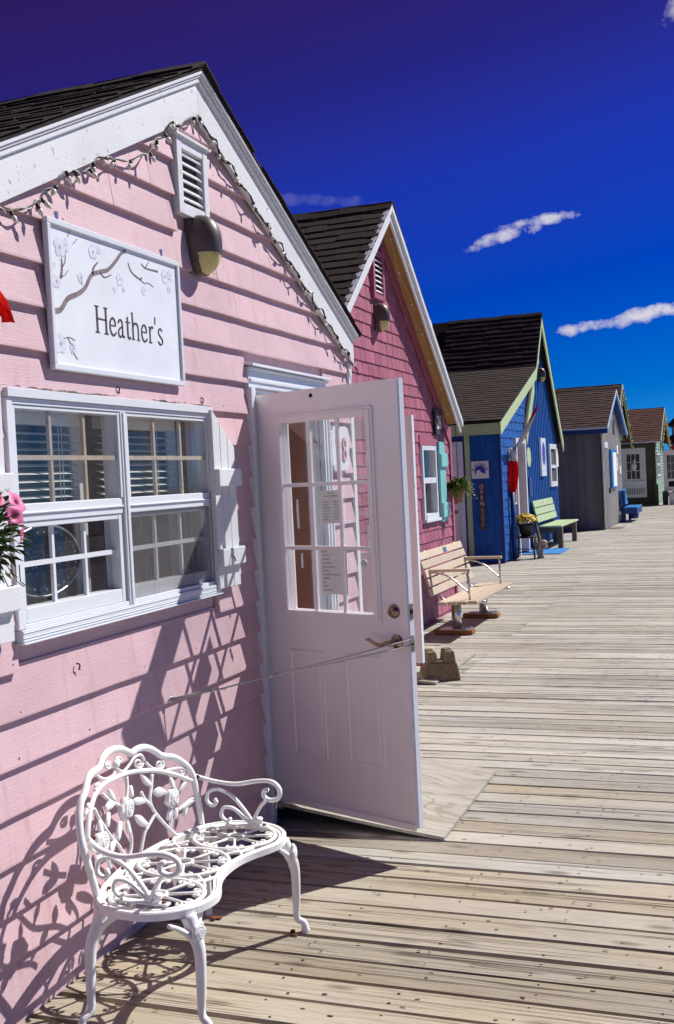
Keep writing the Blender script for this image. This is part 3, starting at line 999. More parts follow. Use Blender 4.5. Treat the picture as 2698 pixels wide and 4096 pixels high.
# paired window
y0, y1, z0, z1 = WIN
fr = MB()
fr.box(-0.06, 0.036, y0 - 0.02, y0 + 0.010, z0 + 0.022, z1 - 0.001); fr.box(-0.06, 0.036, y1 - 0.010, y1 + 0.012, z0 + 0.022, z1 - 0.001)
fr.box(-0.06, 0.044, y0 - 0.02, y1 + 0.014, z1 - 0.0, z1 + 0.03)
fr.box(-0.06, 0.033, y0, y1, z1 - 0.022, z1 - 0.001)
fr.box(-0.06, 0.042, y0 - 0.01, y1 + 0.01, z0 - 0.022, z0 + 0.018)
fr.box(-0.06, 0.052, y0 - 0.015, y1 + 0.015, z0 - 0.028, z0 - 0.0225)
fr.box(-0.06, 0.030, y0 + 0.02, y1 - 0.02, z0 + 0.0185, z0 + 0.034)
for q in (0.000, 0.009, 0.026):
    fr.box(-0.05, 0.0445, y0 - 0.008, y1 + 0.008, z0 - 0.018 + q, z0 - 0.015 + q)
win = part('window', fr, MT['vinyl'], pink, bevel=0.003)
ck = MB()
rck = random.Random(9)
P0 = [(0.0, y0 - 0.03 + i * 0.03, z1 + 0.030) for i in range(51)]
P1 = [(0.0, p[1], z1 + 0.036 + rck.uniform(0, 0.007)) for p in P0]
ck.add(P0 + P1 + [(0.026, a, b) for _, a, b in P0] + [(0.026, a, b) for _, a, b in P1], [f for i in range(50) for f in ((102 + i, 103 + i, 154 + i, 153 + i), (51 + i, 153 + i, 154 + i, 52 + i))])
part('caulk', ck, MT['caulk'], win)
YM = 3.672
mu = MB()
mu.box(-0.055, 0.034, YM - 0.020, YM + 0.020, z0 + 0.019, z1 - 0.023)
mu.box(-0.055, 0.039, YM - 0.008, YM + 0.008, z0 + 0.019, z1 - 0.023)
part('mullion', mu, MT['vinyl'], win, bevel=0.003)
for u, (a, b) in enumerate(((y0 + 0.016, YM - 0.0225), (YM + 0.0225, y1 - 0.016))):
    zr0, zr1 = 1.628, 1.688
    rail = MB()
    rail.box(-0.045, 0.026, a, b, zr0, zr1); rail.box(-0.045, 0.033, a, b, zr0 + 0.025, zr0 + 0.032)
    part('meeting_rail', rail, MT['vinyl'], win, bevel=0.003)
    st = MB()
    st.box(-0.03, 0.030, a, a + 0.014, zr1 + 0.001, z1 - 0.023); st.box(-0.03, 0.030, b - 0.014, b, zr1 + 0.001, z1 - 0.023)
    st.box(-0.03, 0.029, a + 0.0145, b - 0.0145, z1 - 0.036, z1 - 0.023)
    part('upper_sash', st, MT['vinyl'], win, bevel=0.002)
    ls = MB()
    xo = 0.022 if u == 0 else 0.010
    w = 0.024 if u == 0 else 0.018
    ls.box(-0.045, xo, a + 0.006, a + 0.006 + w, z0 + 0.035, zr0 - 0.001); ls.box(-0.045, xo, b - w - 0.006, b - 0.006, z0 + 0.035, zr0 - 0.001)
    ls.box(-0.045, xo - 0.001, a + w + 0.0065, b - w - 0.0065, z0 + 0.035, z0 + 0.085)
    ls.box(-0.045, xo - 0.001, a + w + 0.0065, b - w - 0.0065, zr0 - 0.02, zr0 - 0.001)
    part('lower_sash', ls, MT['vinyl'], win, bevel=0.002)
    tk = MB()
    for q in (0.0, 0.016):
        tk.box(-0.04, 0.024 - q, b - 0.004 - q * 0.2, b - 0.001 - q * 0.2, z0 + 0.035, zr0)
    part('track', tk, MT['vinyl'], win)
    # muntins: three by two lights above and below
    ga, gb = a + 0.015, b - 0.015
    for z_a, z_b, xm, mt in ((zr1 + 0.001, z1 - 0.0365, 0.012, 'tan'), (z0 + 0.0855, zr0 - 0.021, -0.006, 'vinyl')):
        aa, bb = (ga, gb) if mt == 'tan' else (a + w + 0.007, b - w - 0.007)
        for i in (1, 2):
            y = aa + (bb - aa) * i / 3
            part('muntin', MB().box(xm - 0.008, xm + 0.005, y - 0.0072, y + 0.0072, z_a, z_b), MT[mt], win)
        zm = (z_a + z_b) / 2 - (0.004 if mt == 'tan' else -0.01)
        part('muntin', MB().box(xm - 0.007, xm + 0.006, aa, bb, zm - 0.0085, zm + 0.0085), MT[mt], win)
        part('pane', MB().add([(xm + 0.009 if mt == 'tan' else xm - 0.012, aa, z_a), (xm + 0.009 if mt == 'tan' else xm - 0.012, bb, z_a), (xm + 0.009 if mt == 'tan' else xm - 0.012, bb, z_b), (xm + 0.009 if mt == 'tan' else xm - 0.012, aa, z_b)], [(0, 1, 2, 3)]), MT['glass'], win)
    if u == 1:
        part('insect_screen', MB().add([(0.018, a + 0.002, z0 + 0.036), (0.018, b - 0.002, z0 + 0.036), (0.018, b - 0.002, zr0 - 0.001), (0.018, a + 0.002, zr0 - 0.001)], [(0, 1, 2, 3)]), MT['screen'], win)
    # venetian blind behind the upper lights
    part('blind_headrail', MB().box(-0.125, -0.085, a + 0.005, b - 0.10, z1 - 0.075, z1 - 0.022), MT['blind'], win)
    for i in range(9):
        z = z1 - 0.10 - i * 0.0285
        part('blind_slat', MB().prism([(-0.125, a + 0.008, z), (-0.09, a + 0.008, z - 0.010), (-0.09, a + 0.008, z - 0.0085), (-0.125, a + 0.008, z + 0.0015)], (0, b - a - 0.115, 0)), MT['blind'], win)
    cd = MB()
    for q in (0.08, 0.16, 0.42, 0.44):
        cd.tube([(-0.086, a + q, z1 - 0.075), (-0.086, a + q, zr1 + 0.0)], 0.0016, 5)
    part('blind_cord', cd, MT['blind'], win)
    part('curtain', MB().box(-0.14, -0.13, b - 0.095, b - 0.01, z0, z1 - 0.02), MT['blind'], win)

# shutters
def shutter(y0, y1, mirror=False):
    zt, zb = 2.062, 1.25
    n = 3
    w = (y1 - y0) / n
    for i in range(n):
        a, b = y0 + i * w + 0.0015, y0 + (i + 1) * w - 0.0015
        def top(y):
            t = (y - y0) / (y1 - y0)
            if mirror: t = 1 - t
            return zt - 0.004 - max(0, t - 0.04) * 0.175
        m_ = MB().prism([(0.030, a, zb), (0.030, b, zb), (0.030, b, top(b)), (0.030, a, top(a))], (0.026, 0, 0))
        if i == 0: sh = part('shutter', m_, MT['white'], pink, bevel=0.003)
        else: part('board', m_, MT['white'], sh, bevel=0.003)
    for z in (1.385, 1.745):
        part('batten', MB().box(0.0565, 0.082, y0 + (0.0 if not mirror else -0.012), y1 + (0.012 if not mirror else 0.006), z - 0.035, z + 0.045), MT['white'], sh, bevel=0.004)
    hk = MB()
    hk.tube([(0.083, (y0 + y1) / 2 - 0.04, 1.40), (0.10, (y0 + y1) / 2 - 0.04, 1.39), (0.10, (y0 + y1) / 2 - 0.03, 1.37)], 0.003, 6)
    part('hook', hk, MT['rust'], sh)
shutter(4.385, 4.605)
shutter(2.66, 2.905, True)

# door frame
df = MB()
def casing_side(mb, ya, yb, z0, z1, s):
    mb.box(0.0, 0.030, ya + 0.003, yb - 0.003, z0, z1)
    a, b = (ya, ya + 0.018) if s > 0 else (yb - 0.018, yb)
    mb.box(0.0, 0.044, a, b, z0, z1 + 0.0)
    m = (ya + yb) / 2
    mb.box(0.0, 0.037, m - 0.012, m + 0.012, z0, z1)
casing_side(df, 4.856, 4.940, 0.02, 2.188, 1)
casing_side(df, 5.855, 5.935, 0.05, 2.188, -1)
df.box(0, 0.030, 4.857, 5.934, 2.1885, 2.272)
df.box(0, 0.046, 4.856, 5.935, 2.2725, 2.288)
df.box(0, 0.038, 4.87, 5.92, 2.215, 2.235)
df.prism([(0, 4.85, 2.30), (0, 5.945, 2.30), (0, 5.945, 2.315), (0, 4.85, 2.315)], (0.062, 0, -0.012))
part('door_casing', df, MT['vinyl'], pink, bevel=0.004)
jb = MB()
jb.box(-0.11, 0.0, 4.925, 4.9445, 0.1, 2.17); jb.box(-0.11, 0.0, 5.840, 5.855, 0.1, 2.17); jb.box(-0.11, 0.0, 4.945, 5.8395, 2.166, 2.186)
part('door_jamb', jb, MT['edgewhite'], pink)
part('threshold', MB().box(-0.11, 0.055, 4.945, 5.839, 0.085, 0.118), MT['steel'], pink)
iw = MB()
iw.box(-0.235, -0.075, 5.805, 5.835, 0.12, 2.16)
part('inner_wood_panel', iw, MT['insidewood'], pink)

# ---- the open door
H0 = Vector((0.02, 4.935, 0))
DD = Vector((0.92674, -0.37571, 0))
DN = Vector((-0.37571, -0.92674, 0))
ZZ = Vector((0, 0, 1))
def dbox(mb, u0, u1, z0, z1, n0, n1): return mb.obox(H0, DD, ZZ, DN, (u0, z0, n0), (u1, z1, n1))
G = (0.165, 0.735, 1.085, 2.012)
sl_ = MB()
TH = 0.042
for a, b, c, d in ((0.0, G[0], 0.15, 2.15), (G[1], 0.905, 0.15, 2.15), (G[0], G[1], 0.15, G[2]), (G[0], G[1], G[3], 2.15)):
    dbox(sl_, a, b, c, d, -TH, 0.0)
door = part('door', sl_, MT['doorwhite'], pink)
eg = MB()
dbox(eg, 0.9055, 0.909, 0.15, 2.15, -TH, 0.0)
dbox(eg, 0.909, 0.9125, 0.15, 2.15, -TH + 0.006, -0.008)
part('edge_strip', eg, MT['edgewhite'], door)
lf = MB()
F0 = (0.138, 0.762, 1.058, 2.04)
for n0, n1, ins in ((0.0, 0.010, 0.0), (0.010, 0.015, 0.012), (-TH - 0.012, -TH, 0.0)):
    a, b, c, d = F0[0] + ins, F0[1] - ins, F0[2] + ins, F0[3] - ins
    g0, g1, g2, g3 = G[0] + 0.012, G[1] - 0.012, G[2] + 0.012, G[3] - 0.012
    for q in ((a, g0, c, d), (g1, b, c, d), (g0, g1, c, g2), (g0, g1, g3, d)):
        dbox(lf, q[0], q[1], q[2], q[3], n0, n1)
part('glazing_frame', lf, MT['doorwhite'], door, bevel=0.0035)
for i in (1, 2):
    u = G[0] + 0.012 + (G[1] - G[0] - 0.024) * i / 3
    part('muntin', dbox(MB(), u - 0.009, u + 0.009, G[2] + 0.012, G[3] - 0.012, -0.012, 0.004), MT['doorwhite'], door, bevel=0.003)
    z = G[2] + 0.012 + (G[3] - G[2] - 0.024) * i / 3
    part('muntin', dbox(MB(), G[0] + 0.012, G[1] - 0.012, z - 0.009, z + 0.009, -0.011, 0.0045), MT['doorwhite'], door, bevel=0.003)
pn = [H0 + DD * u + ZZ * z + DN * -0.016 for u, z in ((G[0], G[2]), (G[1], G[2]), (G[1], G[3]), (G[0], G[3]))]
part('pane', MB().add(pn, [(0, 1, 2, 3)]), MT['doorglass'], door)
for a, b in ((0.16, 0.388), (0.518, 0.745)):
    pm = MB()
    c, d = 0.385, 0.905
    def ring(o0, o1, n0, n1):
        P = [(a + o0, c + o0), (b - o0, c + o0), (b - o0, d - o0), (a + o0, d - o0)]
        Q = [(a + o1, c + o1), (b - o1, c + o1), (b - o1, d - o1), (a + o1, d - o1)]
        V = [H0 + DD * u + ZZ * z + DN * n0 for u, z in P] + [H0 + DD * u + ZZ * z + DN * n1 for u, z in Q]
        pm.add(V, [(i, (i + 1) % 4, 4 + (i + 1) % 4, 4 + i) for i in range(4)])
    ring(0, 0.006, 0.0005, 0.006); ring(0.006, 0.014, 0.006, 0.006); ring(0.014, 0.022, 0.006, 0.0012); ring(0.022, 0.036, 0.0012, 0.0045); 
    P = [(a + 0.036, c + 0.036), (b - 0.036, c + 0.036), (b - 0.036, d - 0.036), (a + 0.036, d - 0.036)]
    pm.add([H0 + DD * u + ZZ * z + DN * 0.0045 for u, z in P], [(0, 1, 2, 3)])
    part('raised_panel', pm, MT['doorwhite'], door)
part('sweep', dbox(MB(), 0.003, 0.904, 0.138, 0.168, 0.0005, 0.008), MT['doorwhite'], door, bevel=0.002)
def dpt(u, z, n=0.0): return H0 + DD * u + ZZ * z + DN * n
part('peephole', MB().lathe(dpt(0.386, 2.118), DN, [(0.010, 0), (0.010, 0.003), (0.0065, 0.004), (0.006, 0.0015)], 14), MT['blackhole'], door)
db = part('deadbolt', MB().lathe(dpt(0.832, 1.117), DN, [(0.033, 0), (0.031, 0.006), (0.022, 0.022), (0.0195, 0.024), (0.019, 0.0225), (0.011, 0.022), (0.0105, 0.025), (0.0, 0.0255)], 24), MT['brass'], door, smooth=True)
part('keyhole', MB().obox(dpt(0.832, 1.117, 0.0258), DD, ZZ, DN, (-0.0015, -0.006, 0), (0.0015, 0.006, 0.001)), MT['blackhole'], db)
hd = MB()
hd.lathe(dpt(0.842, 0.981), DN, [(0.034, 0), (0.033, 0.005), (0.026, 0.010), (0.014, 0.012), (0.013, 0.045), (0.015, 0.052), (0.0, 0.055)], 24)
hd.tube(catmull([dpt(0.842, 0.981, 0.047), dpt(0.815, 0.978, 0.05), dpt(0.78, 0.970, 0.05), dpt(0.745, 0.976, 0.048), dpt(0.715, 0.990, 0.045), dpt(0.695, 0.987, 0.043)], 5), [0.011] * 6 + [0.0095] * 8 + [0.008] * 8 + [0.0055] * 4, 10, flat=(DN, 0.6))
part('lever_handle', hd, MT['brass'], door, smooth=True)
for z in (1.117, 0.975):
    lp = MB()
    lp.obox(H0 + DD * 0.9126, DN, ZZ, DD, (-0.033, z - 0.035, 0), (-0.008, z + 0.035, 0.002))
    lt = part('latch_plate', lp, MT['latch'], door)
    part('latch_bolt', MB().obox(H0 + DD * 0.9146, DN, ZZ, DD, (-0.027, z - 0.010, 0), (-0.014, z + 0.010, 0.005)), MT['blackhole'], lt)
for u, z0_, z1_ in ((0.248, 1.49, 1.63), (0.690, 1.36, 1.50), (0.262, 1.30, 1.37)):
    tp = MB()
    rt0 = random.Random(int(u * 1000))
    L_, R2 = [], []
    for q in range(9):
        z = z0_ + (z1_ - z0_) * q / 8
        L_.append(dpt(u - 0.007 + rt0.uniform(-0.003, 0.002), z, -0.0148)); R2.append(dpt(u + 0.006 + rt0.uniform(-0.002, 0.003), z, -0.0148))
    part('tape_residue', tp.add(L_ + R2, [(q, q + 1, 10 + q, 9 + q) for q in range(8)]), MT['paper'], door)
part('suction_hook', MB().lathe(dpt(0.655, 1.325, -0.0155), DN, [(0.021, 0), (0.019, 0.003), (0.008, 0.006), (0.006, 0.012), (0.0, 0.013)], 18), MT['bag'], door, smooth=True)
hg = MB()
for z in (0.35, 1.15, 1.95):
    hg.tube([(0.026, 4.943, z - 0.045), (0.026, 4.943, z + 0.045)], 0.006, 8)
part('hinge', hg, MT['steel'], door)

# rainwater-stained sheet of plywood used as a ramp
ramp = MB()
n = 8
V = []
for i in range(n + 1):
    t = i / n
    x = 0.058 + (0.90 - 0.058) * t
    z = 0.118 * (1 - t) ** 1.08 + 0.003
    for y in (4.885, 6.055):
        V += [(x, y + (0.01 * math.sin(9 * t) if y > 6 else 0), z), (x, y + (0.01 * math.sin(9 * t) if y > 6 else 0), z + 0.016)]
F = []
for i in range(n):
    a, b = i * 4, (i + 1) * 4
    F += [(a + 1, b + 1, b + 3, a + 3), (a, a + 2, b + 2, b), (a, b, b + 1, a + 1), (a + 2, a + 3, b + 3, b + 2)]
F += [(0, 1, 3, 2), (n * 4, n * 4 + 2, n * 4 + 3, n * 4 + 1)]
rp = part('plywood_ramp', ramp.add(V, F), MT['ply'])
tag(rp, 'weathered grey plywood sheet ramped up to the threshold of the pink cottage door', 'ramp', 'plywood ramps')

# ------------------------------------------------------------------ white cast-metal garden bench
# patterns of the back: (along the bench, height), traced on its own curved surface
B_RAIL = [(0.386,0.381),(0.368,0.473),(0.356,0.543),(0.356,0.579),(0.346,0.615),(0.321,0.647),(0.285,0.675),(0.244,0.69),(0.219,0.699),(0.2,0.715),(0.173,0.735),(0.138,0.75),(0.098,0.755),(0.07,0.751),(0.053,0.75),(0.03,0.762),(-0.002,0.779),(-0.046,0.789),(-0.096,0.79),(-0.141,0.781),(-0.171,0.765),(-0.19,0.758),(-0.226,0.76),(-0.269,0.758),(-0.307,0.747),(-0.333,0.732),(-0.358,0.717),(-0.38,0.702),(-0.397,0.679),(-0.409,0.656),(-0.418,0.626),(-0.423,0.595),(-0.424,0.563),(-0.409,0.514),(-0.386,0.45),(-0.366,0.393),(-0.362,0.369)]
B_ARCH = [(-0.393,0.58),(-0.371,0.622),(-0.329,0.664),(-0.255,0.692),(-0.171,0.701),(-0.091,0.696),(-0.006,0.691),(0.068,0.679),(0.146,0.662),(0.208,0.64),(0.273,0.611),(0.319,0.584),(0.353,0.567)]
B_STEMS = [[(-0.006,0.679),(-0.02,0.64),(-0.051,0.595)],[(-0.067,0.546),(-0.043,0.478),(-0.045,0.436),(-0.071,0.4)],[(0.146,0.647),(0.123,0.6),(0.102,0.569),(0.107,0.536),(0.13,0.504),(0.168,0.461),(0.213,0.415),(0.244,0.386)],[(0.06,0.605),(0.071,0.578),(0.102,0.541)],[(0.129,0.508),(0.074,0.471),(0.05,0.454),(0.018,0.393)],[(-0.299,0.654),(-0.275,0.613),(-0.231,0.553),(-0.15,0.484),(-0.101,0.426),(-0.072,0.396)],[(-0.301,0.514),(-0.246,0.466),(-0.223,0.426)],[(-0.39,0.562),(-0.372,0.539),(-0.343,0.532)],[(0.257,0.479),(0.299,0.493),(0.344,0.507)],[(0.225,0.501),(0.217,0.459),(0.204,0.421)],[(-0.202,0.673),(-0.151,0.634),(-0.098,0.604)],[(-0.093,0.754),(-0.108,0.759),(-0.122,0.759),(-0.131,0.754),(-0.131,0.747),(-0.124,0.741),(-0.114,0.738),(-0.104,0.739),(-0.1,0.742),(-0.1,0.746),(-0.104,0.749),(-0.11,0.751),(-0.115,0.75),(-0.116,0.748)],[(-0.046,0.738),(-0.052,0.746),(-0.048,0.753),(-0.038,0.757),(-0.027,0.756),(-0.018,0.751),(-0.015,0.745),(-0.017,0.741),(-0.024,0.739),(-0.031,0.74),(-0.036,0.742),(-0.037,0.746),(-0.035,0.748),(-0.032,0.748)],[(0.112,0.698),(0.1,0.689),(0.083,0.688),(0.069,0.695),(0.062,0.704),(0.066,0.713),(0.077,0.717),(0.089,0.715),(0.096,0.71),(0.097,0.703),(0.092,0.699),(0.086,0.699),(0.08,0.701),(0.079,0.704)],[(0.22,0.666),(0.211,0.658),(0.198,0.657),(0.188,0.662),(0.183,0.67),(0.186,0.677),(0.194,0.681),(0.202,0.68),(0.208,0.675),(0.209,0.67),(0.205,0.667),(0.2,0.666),(0.196,0.668),(0.195,0.67)],[(0.315,0.621),(0.318,0.616),(0.317,0.611),(0.314,0.607),(0.308,0.605),(0.303,0.606),(0.299,0.609),(0.298,0.613),(0.299,0.616),(0.302,0.618),(0.305,0.618),(0.307,0.617),(0.308,0.615),(0.308,0.614)],[(-0.235,0.696),(-0.216,0.694),(-0.205,0.698),(-0.204,0.706),(-0.214,0.713),(-0.228,0.717),(-0.24,0.716),(-0.245,0.712),(-0.242,0.707),(-0.234,0.703),(-0.225,0.702),(-0.22,0.704),(-0.22,0.706),(-0.223,0.708)],[(-0.349,0.671),(-0.336,0.669),(-0.327,0.67),(-0.324,0.674),(-0.328,0.678),(-0.336,0.682),(-0.345,0.684),(-0.35,0.684),(-0.352,0.681),(-0.351,0.679),(-0.349,0.677),(-0.345,0.676),(-0.341,0.676),(-0.339,0.677)],[(-0.07,0.732),(-0.091,0.708),(-0.149,0.71),(-0.212,0.738)],[(-0.06,0.727),(-0.025,0.702),(0.026,0.713),(0.067,0.73),(0.109,0.729),(0.121,0.704)],[(0.128,0.696),(0.158,0.666),(0.204,0.653),(0.223,0.667),(0.213,0.682)],[(0.217,0.641),(0.263,0.637),(0.31,0.628),(0.323,0.614)],[(-0.254,0.706),(-0.241,0.687)],[(-0.376,0.657),(-0.356,0.67)]]
B_ROSES = [((-0.06,0.58),0.056,0.04),((0.225,0.537),0.044,0.035),((-0.308,0.543),0.061,0.028)]
B_LEAVES = [((0.078,0.662),(0.121,0.61),0.021),((-0.156,0.677),(-0.131,0.631),0.018),((-0.002,0.647),(-0.008,0.607),0.013),((-0.009,0.592),(0.072,0.568),0.023),((-0.215,0.628),(-0.135,0.624),0.025),((-0.195,0.61),(-0.232,0.571),0.018),((-0.012,0.538),(0.069,0.479),0.027),((-0.155,0.498),(-0.124,0.556),0.025),((-0.074,0.537),(-0.061,0.49),0.015),((0.128,0.586),(0.196,0.567),0.029),((0.236,0.611),(0.24,0.568),0.019),((0.305,0.576),(0.262,0.549),0.012),((0.192,0.46),(0.21,0.499),0.018),((0.237,0.452),(0.243,0.493),0.015),((0.335,0.496),(0.266,0.477),0.015),((0.282,0.449),(0.298,0.48),0.018),((-0.285,0.611),(-0.293,0.568),0.017),((-0.183,0.508),(-0.23,0.481),0.023),((-0.366,0.493),(-0.327,0.51),0.022)]
B_BALL = (-0.066,0.74)

bench = thing('garden_bench', (0.40, 3.40, 0), 'white cast metal garden bench with rose back, beside the pink wall', 'bench')
def bxs(y, z, off=0.0): return 0.16 + 0.075 * min(0.8, ((y - 3.41) / 0.4) ** 2) - max(0, z - 0.55) * 0.2 + off
def bk(p, off=0.0): return (bxs(3.4 + p[0], p[1], off), 3.4 + p[0], p[1])
CM = MT['cast']
part('back_rail', MB().tube(catmull([bk(p) for p in B_RAIL], 3), 0.0136, 10, flat=((1, 0, 0), 0.85)), CM, bench, smooth=True)
part('back_arch', MB().tube(catmull([bk(p) for p in B_ARCH], 4), 0.0092, 8), CM, bench, smooth=True)
for i, s in enumerate(B_STEMS):
    sp = len(s) > 10
    part('scroll' if i > 10 else 'stem', MB().tube(catmull([bk(p) for p in s], 2 if sp else 4), 0.0046 if sp else (0.0066 if i <= 10 else 0.0058), 7), CM, bench, smooth=True)
part('boss', MB().ball(bk(B_BALL, 0.006), 0.013, 0.016, 0.016), CM, bench, smooth=True)
def leaf3(a, b, w, off=0.004, th=0.010):
    A, B = Vector(a), Vector(b)
    d = B - A
    s = Vector((1, 0, 0)).cross(d).normalized()
    n = 7
    V, F = [], []
    for i in range(n):
        t = i / (n - 1)
        ww = w * math.sin(math.pi * min(1, t * 0.92 + 0.04)) ** 0.75
        c = A + d * t
        c.x += off
        V += [c + s * ww * 0.62 - Vector((0.004, 0, 0)), c + s * ww * 0.33 + Vector((th * 0.75, 0, 0)), c + Vector((th * 0.35, 0, 0)), c - s * ww * 0.33 + Vector((th * 0.75, 0, 0)), c - s * ww * 0.62 - Vector((0.004, 0, 0)), c - Vector((0.006, 0, 0))]
    for i in range(n - 1):
        for j in range(6):
            F.append((i * 6 + j, i * 6 + (j + 1) % 6, (i + 1) * 6 + (j + 1) % 6, (i + 1) * 6 + j))
    F += [tuple(range(5, -1, -1)), tuple((n - 1) * 6 + j for j in range(6))]
    return MB().add(V, F)
for a, b, w in B_LEAVES:
    part('leaf', leaf3(bk(a), bk(b), w * 1.1), CM, bench, smooth=True)
def rose3(c, ry, rz, nx=(1, 0, 0), up=(0, 0, 1), dep=0.020):
    """stacked rings of petals"""
    nx, up = Vector(nx).normalized(), Vector(up)
    sd = up.cross(nx).normalized()
    up = nx.cross(sd)
    c = Vector(c)
    rr = random.Random(int(c.y * 1000) + int(c.z * 777))
    V, F = [], []
    seg = 30
    rings = [(1.0, -0.5, 5, 0.09), (1.0, 0.25, 5, 0.09), (0.86, 0.62, 5, 0.07), (0.80, 0.42, 5, 0.06), (0.70, 0.85, 4, 0.09), (0.60, 0.98, 4, 0.09), (0.55, 0.72, 4, 0.08), (0.46, 1.08, 3, 0.10), (0.36, 1.14, 3, 0.12), (0.31, 0.9, 3, 0.1), (0.20, 1.2, 2, 0.15), (0.12, 1.18, 2, 0.1), (0.05, 0.95, 1, 0)]
    for k, (r, h, lob, am) in enumerate(rings):
        ph = rr.uniform(0, 6.28) if k not in (1, 3, 5, 6, 8, 9, 11) else ph
        for j in range(seg):
            an = 2 * math.pi * j / seg
            q = r * (1 + am * math.sin(lob * an + ph))
            V.append(c + sd * (ry * q * math.cos(an)) + up * (rz * q * math.sin(an)) + nx * (dep * h))
    for k in range(len(rings) - 1):
        for j in range(seg):
            F.append((k * seg + j, k * seg + (j + 1) % seg, (k + 1) * seg + (j + 1) % seg, (k + 1) * seg + j))
    F += [tuple(range(seg)), tuple((len(rings) - 1) * seg + j for j in range(seg))]
    return MB().add(V, F)
for c, ry, rz in B_ROSES:
    part('rose', rose3(bk(c, 0.002), min(ry, 0.040), max(rz, 0.036)), CM, bench, smooth=True)

# seat: three pierced rosettes in a kidney-shaped rim
SZ = 0.385
HALF = [(0.535, 0.0), (0.541, 0.07), (0.562, 0.135), (0.592, 0.195), (0.612, 0.26), (0.606, 0.32), (0.58, 0.38), (0.53, 0.43), (0.46, 0.462), (0.39, 0.467), (0.31, 0.452), (0.25, 0.41), (0.214, 0.36), (0.176, 0.25), (0.152, 0.12), (0.145, 0.0)]
ring = [(x, 3.40 + t, SZ) for x, t in HALF] + [(x, 3.40 - t, SZ) for x, t in HALF[-2:0:-1]]
ring = catmull(ring, 3, True)
rm = MB()
def rim2(mb, pts, w, z0, z1):
    n = len(pts)
    area = sum(pts[i].x * pts[(i + 1) % n].y - pts[(i + 1) % n].x * pts[i].y for i in range(n))
    sg = 1 if area > 0 else -1
    prof = [(0.0, z0), (0.0, z1 - 0.004), (0.004, z1), (w * 0.55, z1), (w * 0.62, z1 - 0.004), (w, z1 - 0.005), (w, z0)]
    V, F = [], []
    for i in range(n):
        t = (pts[(i + 1) % n] - pts[i - 1])
        nm = Vector((-t.y, t.x, 0)).normalized() * sg
        for o, z in prof: V.append((pts[i].x + nm.x * o, pts[i].y + nm.y * o, z))
    m = len(prof)
    for i in range(n):
        for j in range(m):
            F.append((i * m + j, i * m + (j + 1) % m, ((i + 1) % n) * m + (j + 1) % m, ((i + 1) % n) * m + j))
    mb.add(V, F)
rim2(rm, ring, 0.028, SZ - 0.024, SZ + 0.003)
part('seat_rim', rm, CM, bench)
def rosette(cx, cy, rx, ry, name):
    mb = MB()
    z = SZ - 0.006
    P = lambda r, a: Vector((cx + rx * r * math.cos(a), cy + ry * r * math.sin(a), z))
    mb.tube([P(1.0, 2 * math.pi * i / 40) for i in range(40)], 0.0088, 8, closed=True, flat=((0, 0, 1), 0.8))
    mb.tube([P(0.20, 2 * math.pi * i / 16) for i in range(16)], 0.0075, 8, closed=True)
    ns = 8
    for i in range(ns):
        a = 2 * math.pi * (i + 0.5) / ns
        w = math.pi / ns
        mb.tube([P(0.2, a), P(0.5, a), P(0.80, a), P(0.98, a)], [0.0056, 0.0050, 0.0056, 0.0056], 7)
        for s in (-1, 1):
            mb.tube(catmull([P(0.74, a), P(0.86, a + s * w * 0.22), P(0.91, a + s * w * 0.48), P(0.84, a + s * w * 0.60), P(0.78, a + s * w * 0.44)], 3), [0.0045] * 8 + [0.0058] * 5, 6)
    o = part(name, mb, CM, bench, smooth=True)
    return o
rosette(0.405, 3.695, 0.158, 0.138, 'seat_rosette')
rosette(0.345, 3.402, 0.165, 0.140, 'seat_rosette')
rosette(0.405, 3.108, 0.158, 0.138, 'seat_rosette')
for s in (-1, 1):                       # fan-shaped fillers between the rosettes
    for cx, cy, a0, sg in ((0.50, 3.40 + s * 0.145, math.pi, 1), (0.215, 3.40 + s * 0.17, 0, 1)):
        mb = MB()
        for q in (-0.6, 0.0, 0.6):
            a = a0 + q
            mb.tube(catmull([(cx, cy, SZ - 0.008), (cx + 0.03 * math.cos(a), cy + 0.03 * math.sin(a) * 1.2, SZ - 0.006), (cx + 0.055 * math.cos(a + 0.2 * q), cy + 0.055 * math.sin(a + 0.2 * q), SZ - 0.006)], 3), 0.006, 6)
        mb.tube([(cx + (0.03 if a0 > 1 else -0.03), cy - 0.05, SZ - 0.007), (cx, cy, SZ - 0.007), (cx + (0.03 if a0 > 1 else -0.03), cy + 0.05, SZ - 0.007)], 0.007, 6)
        part('seat_filler', mb, CM, bench, smooth=True)

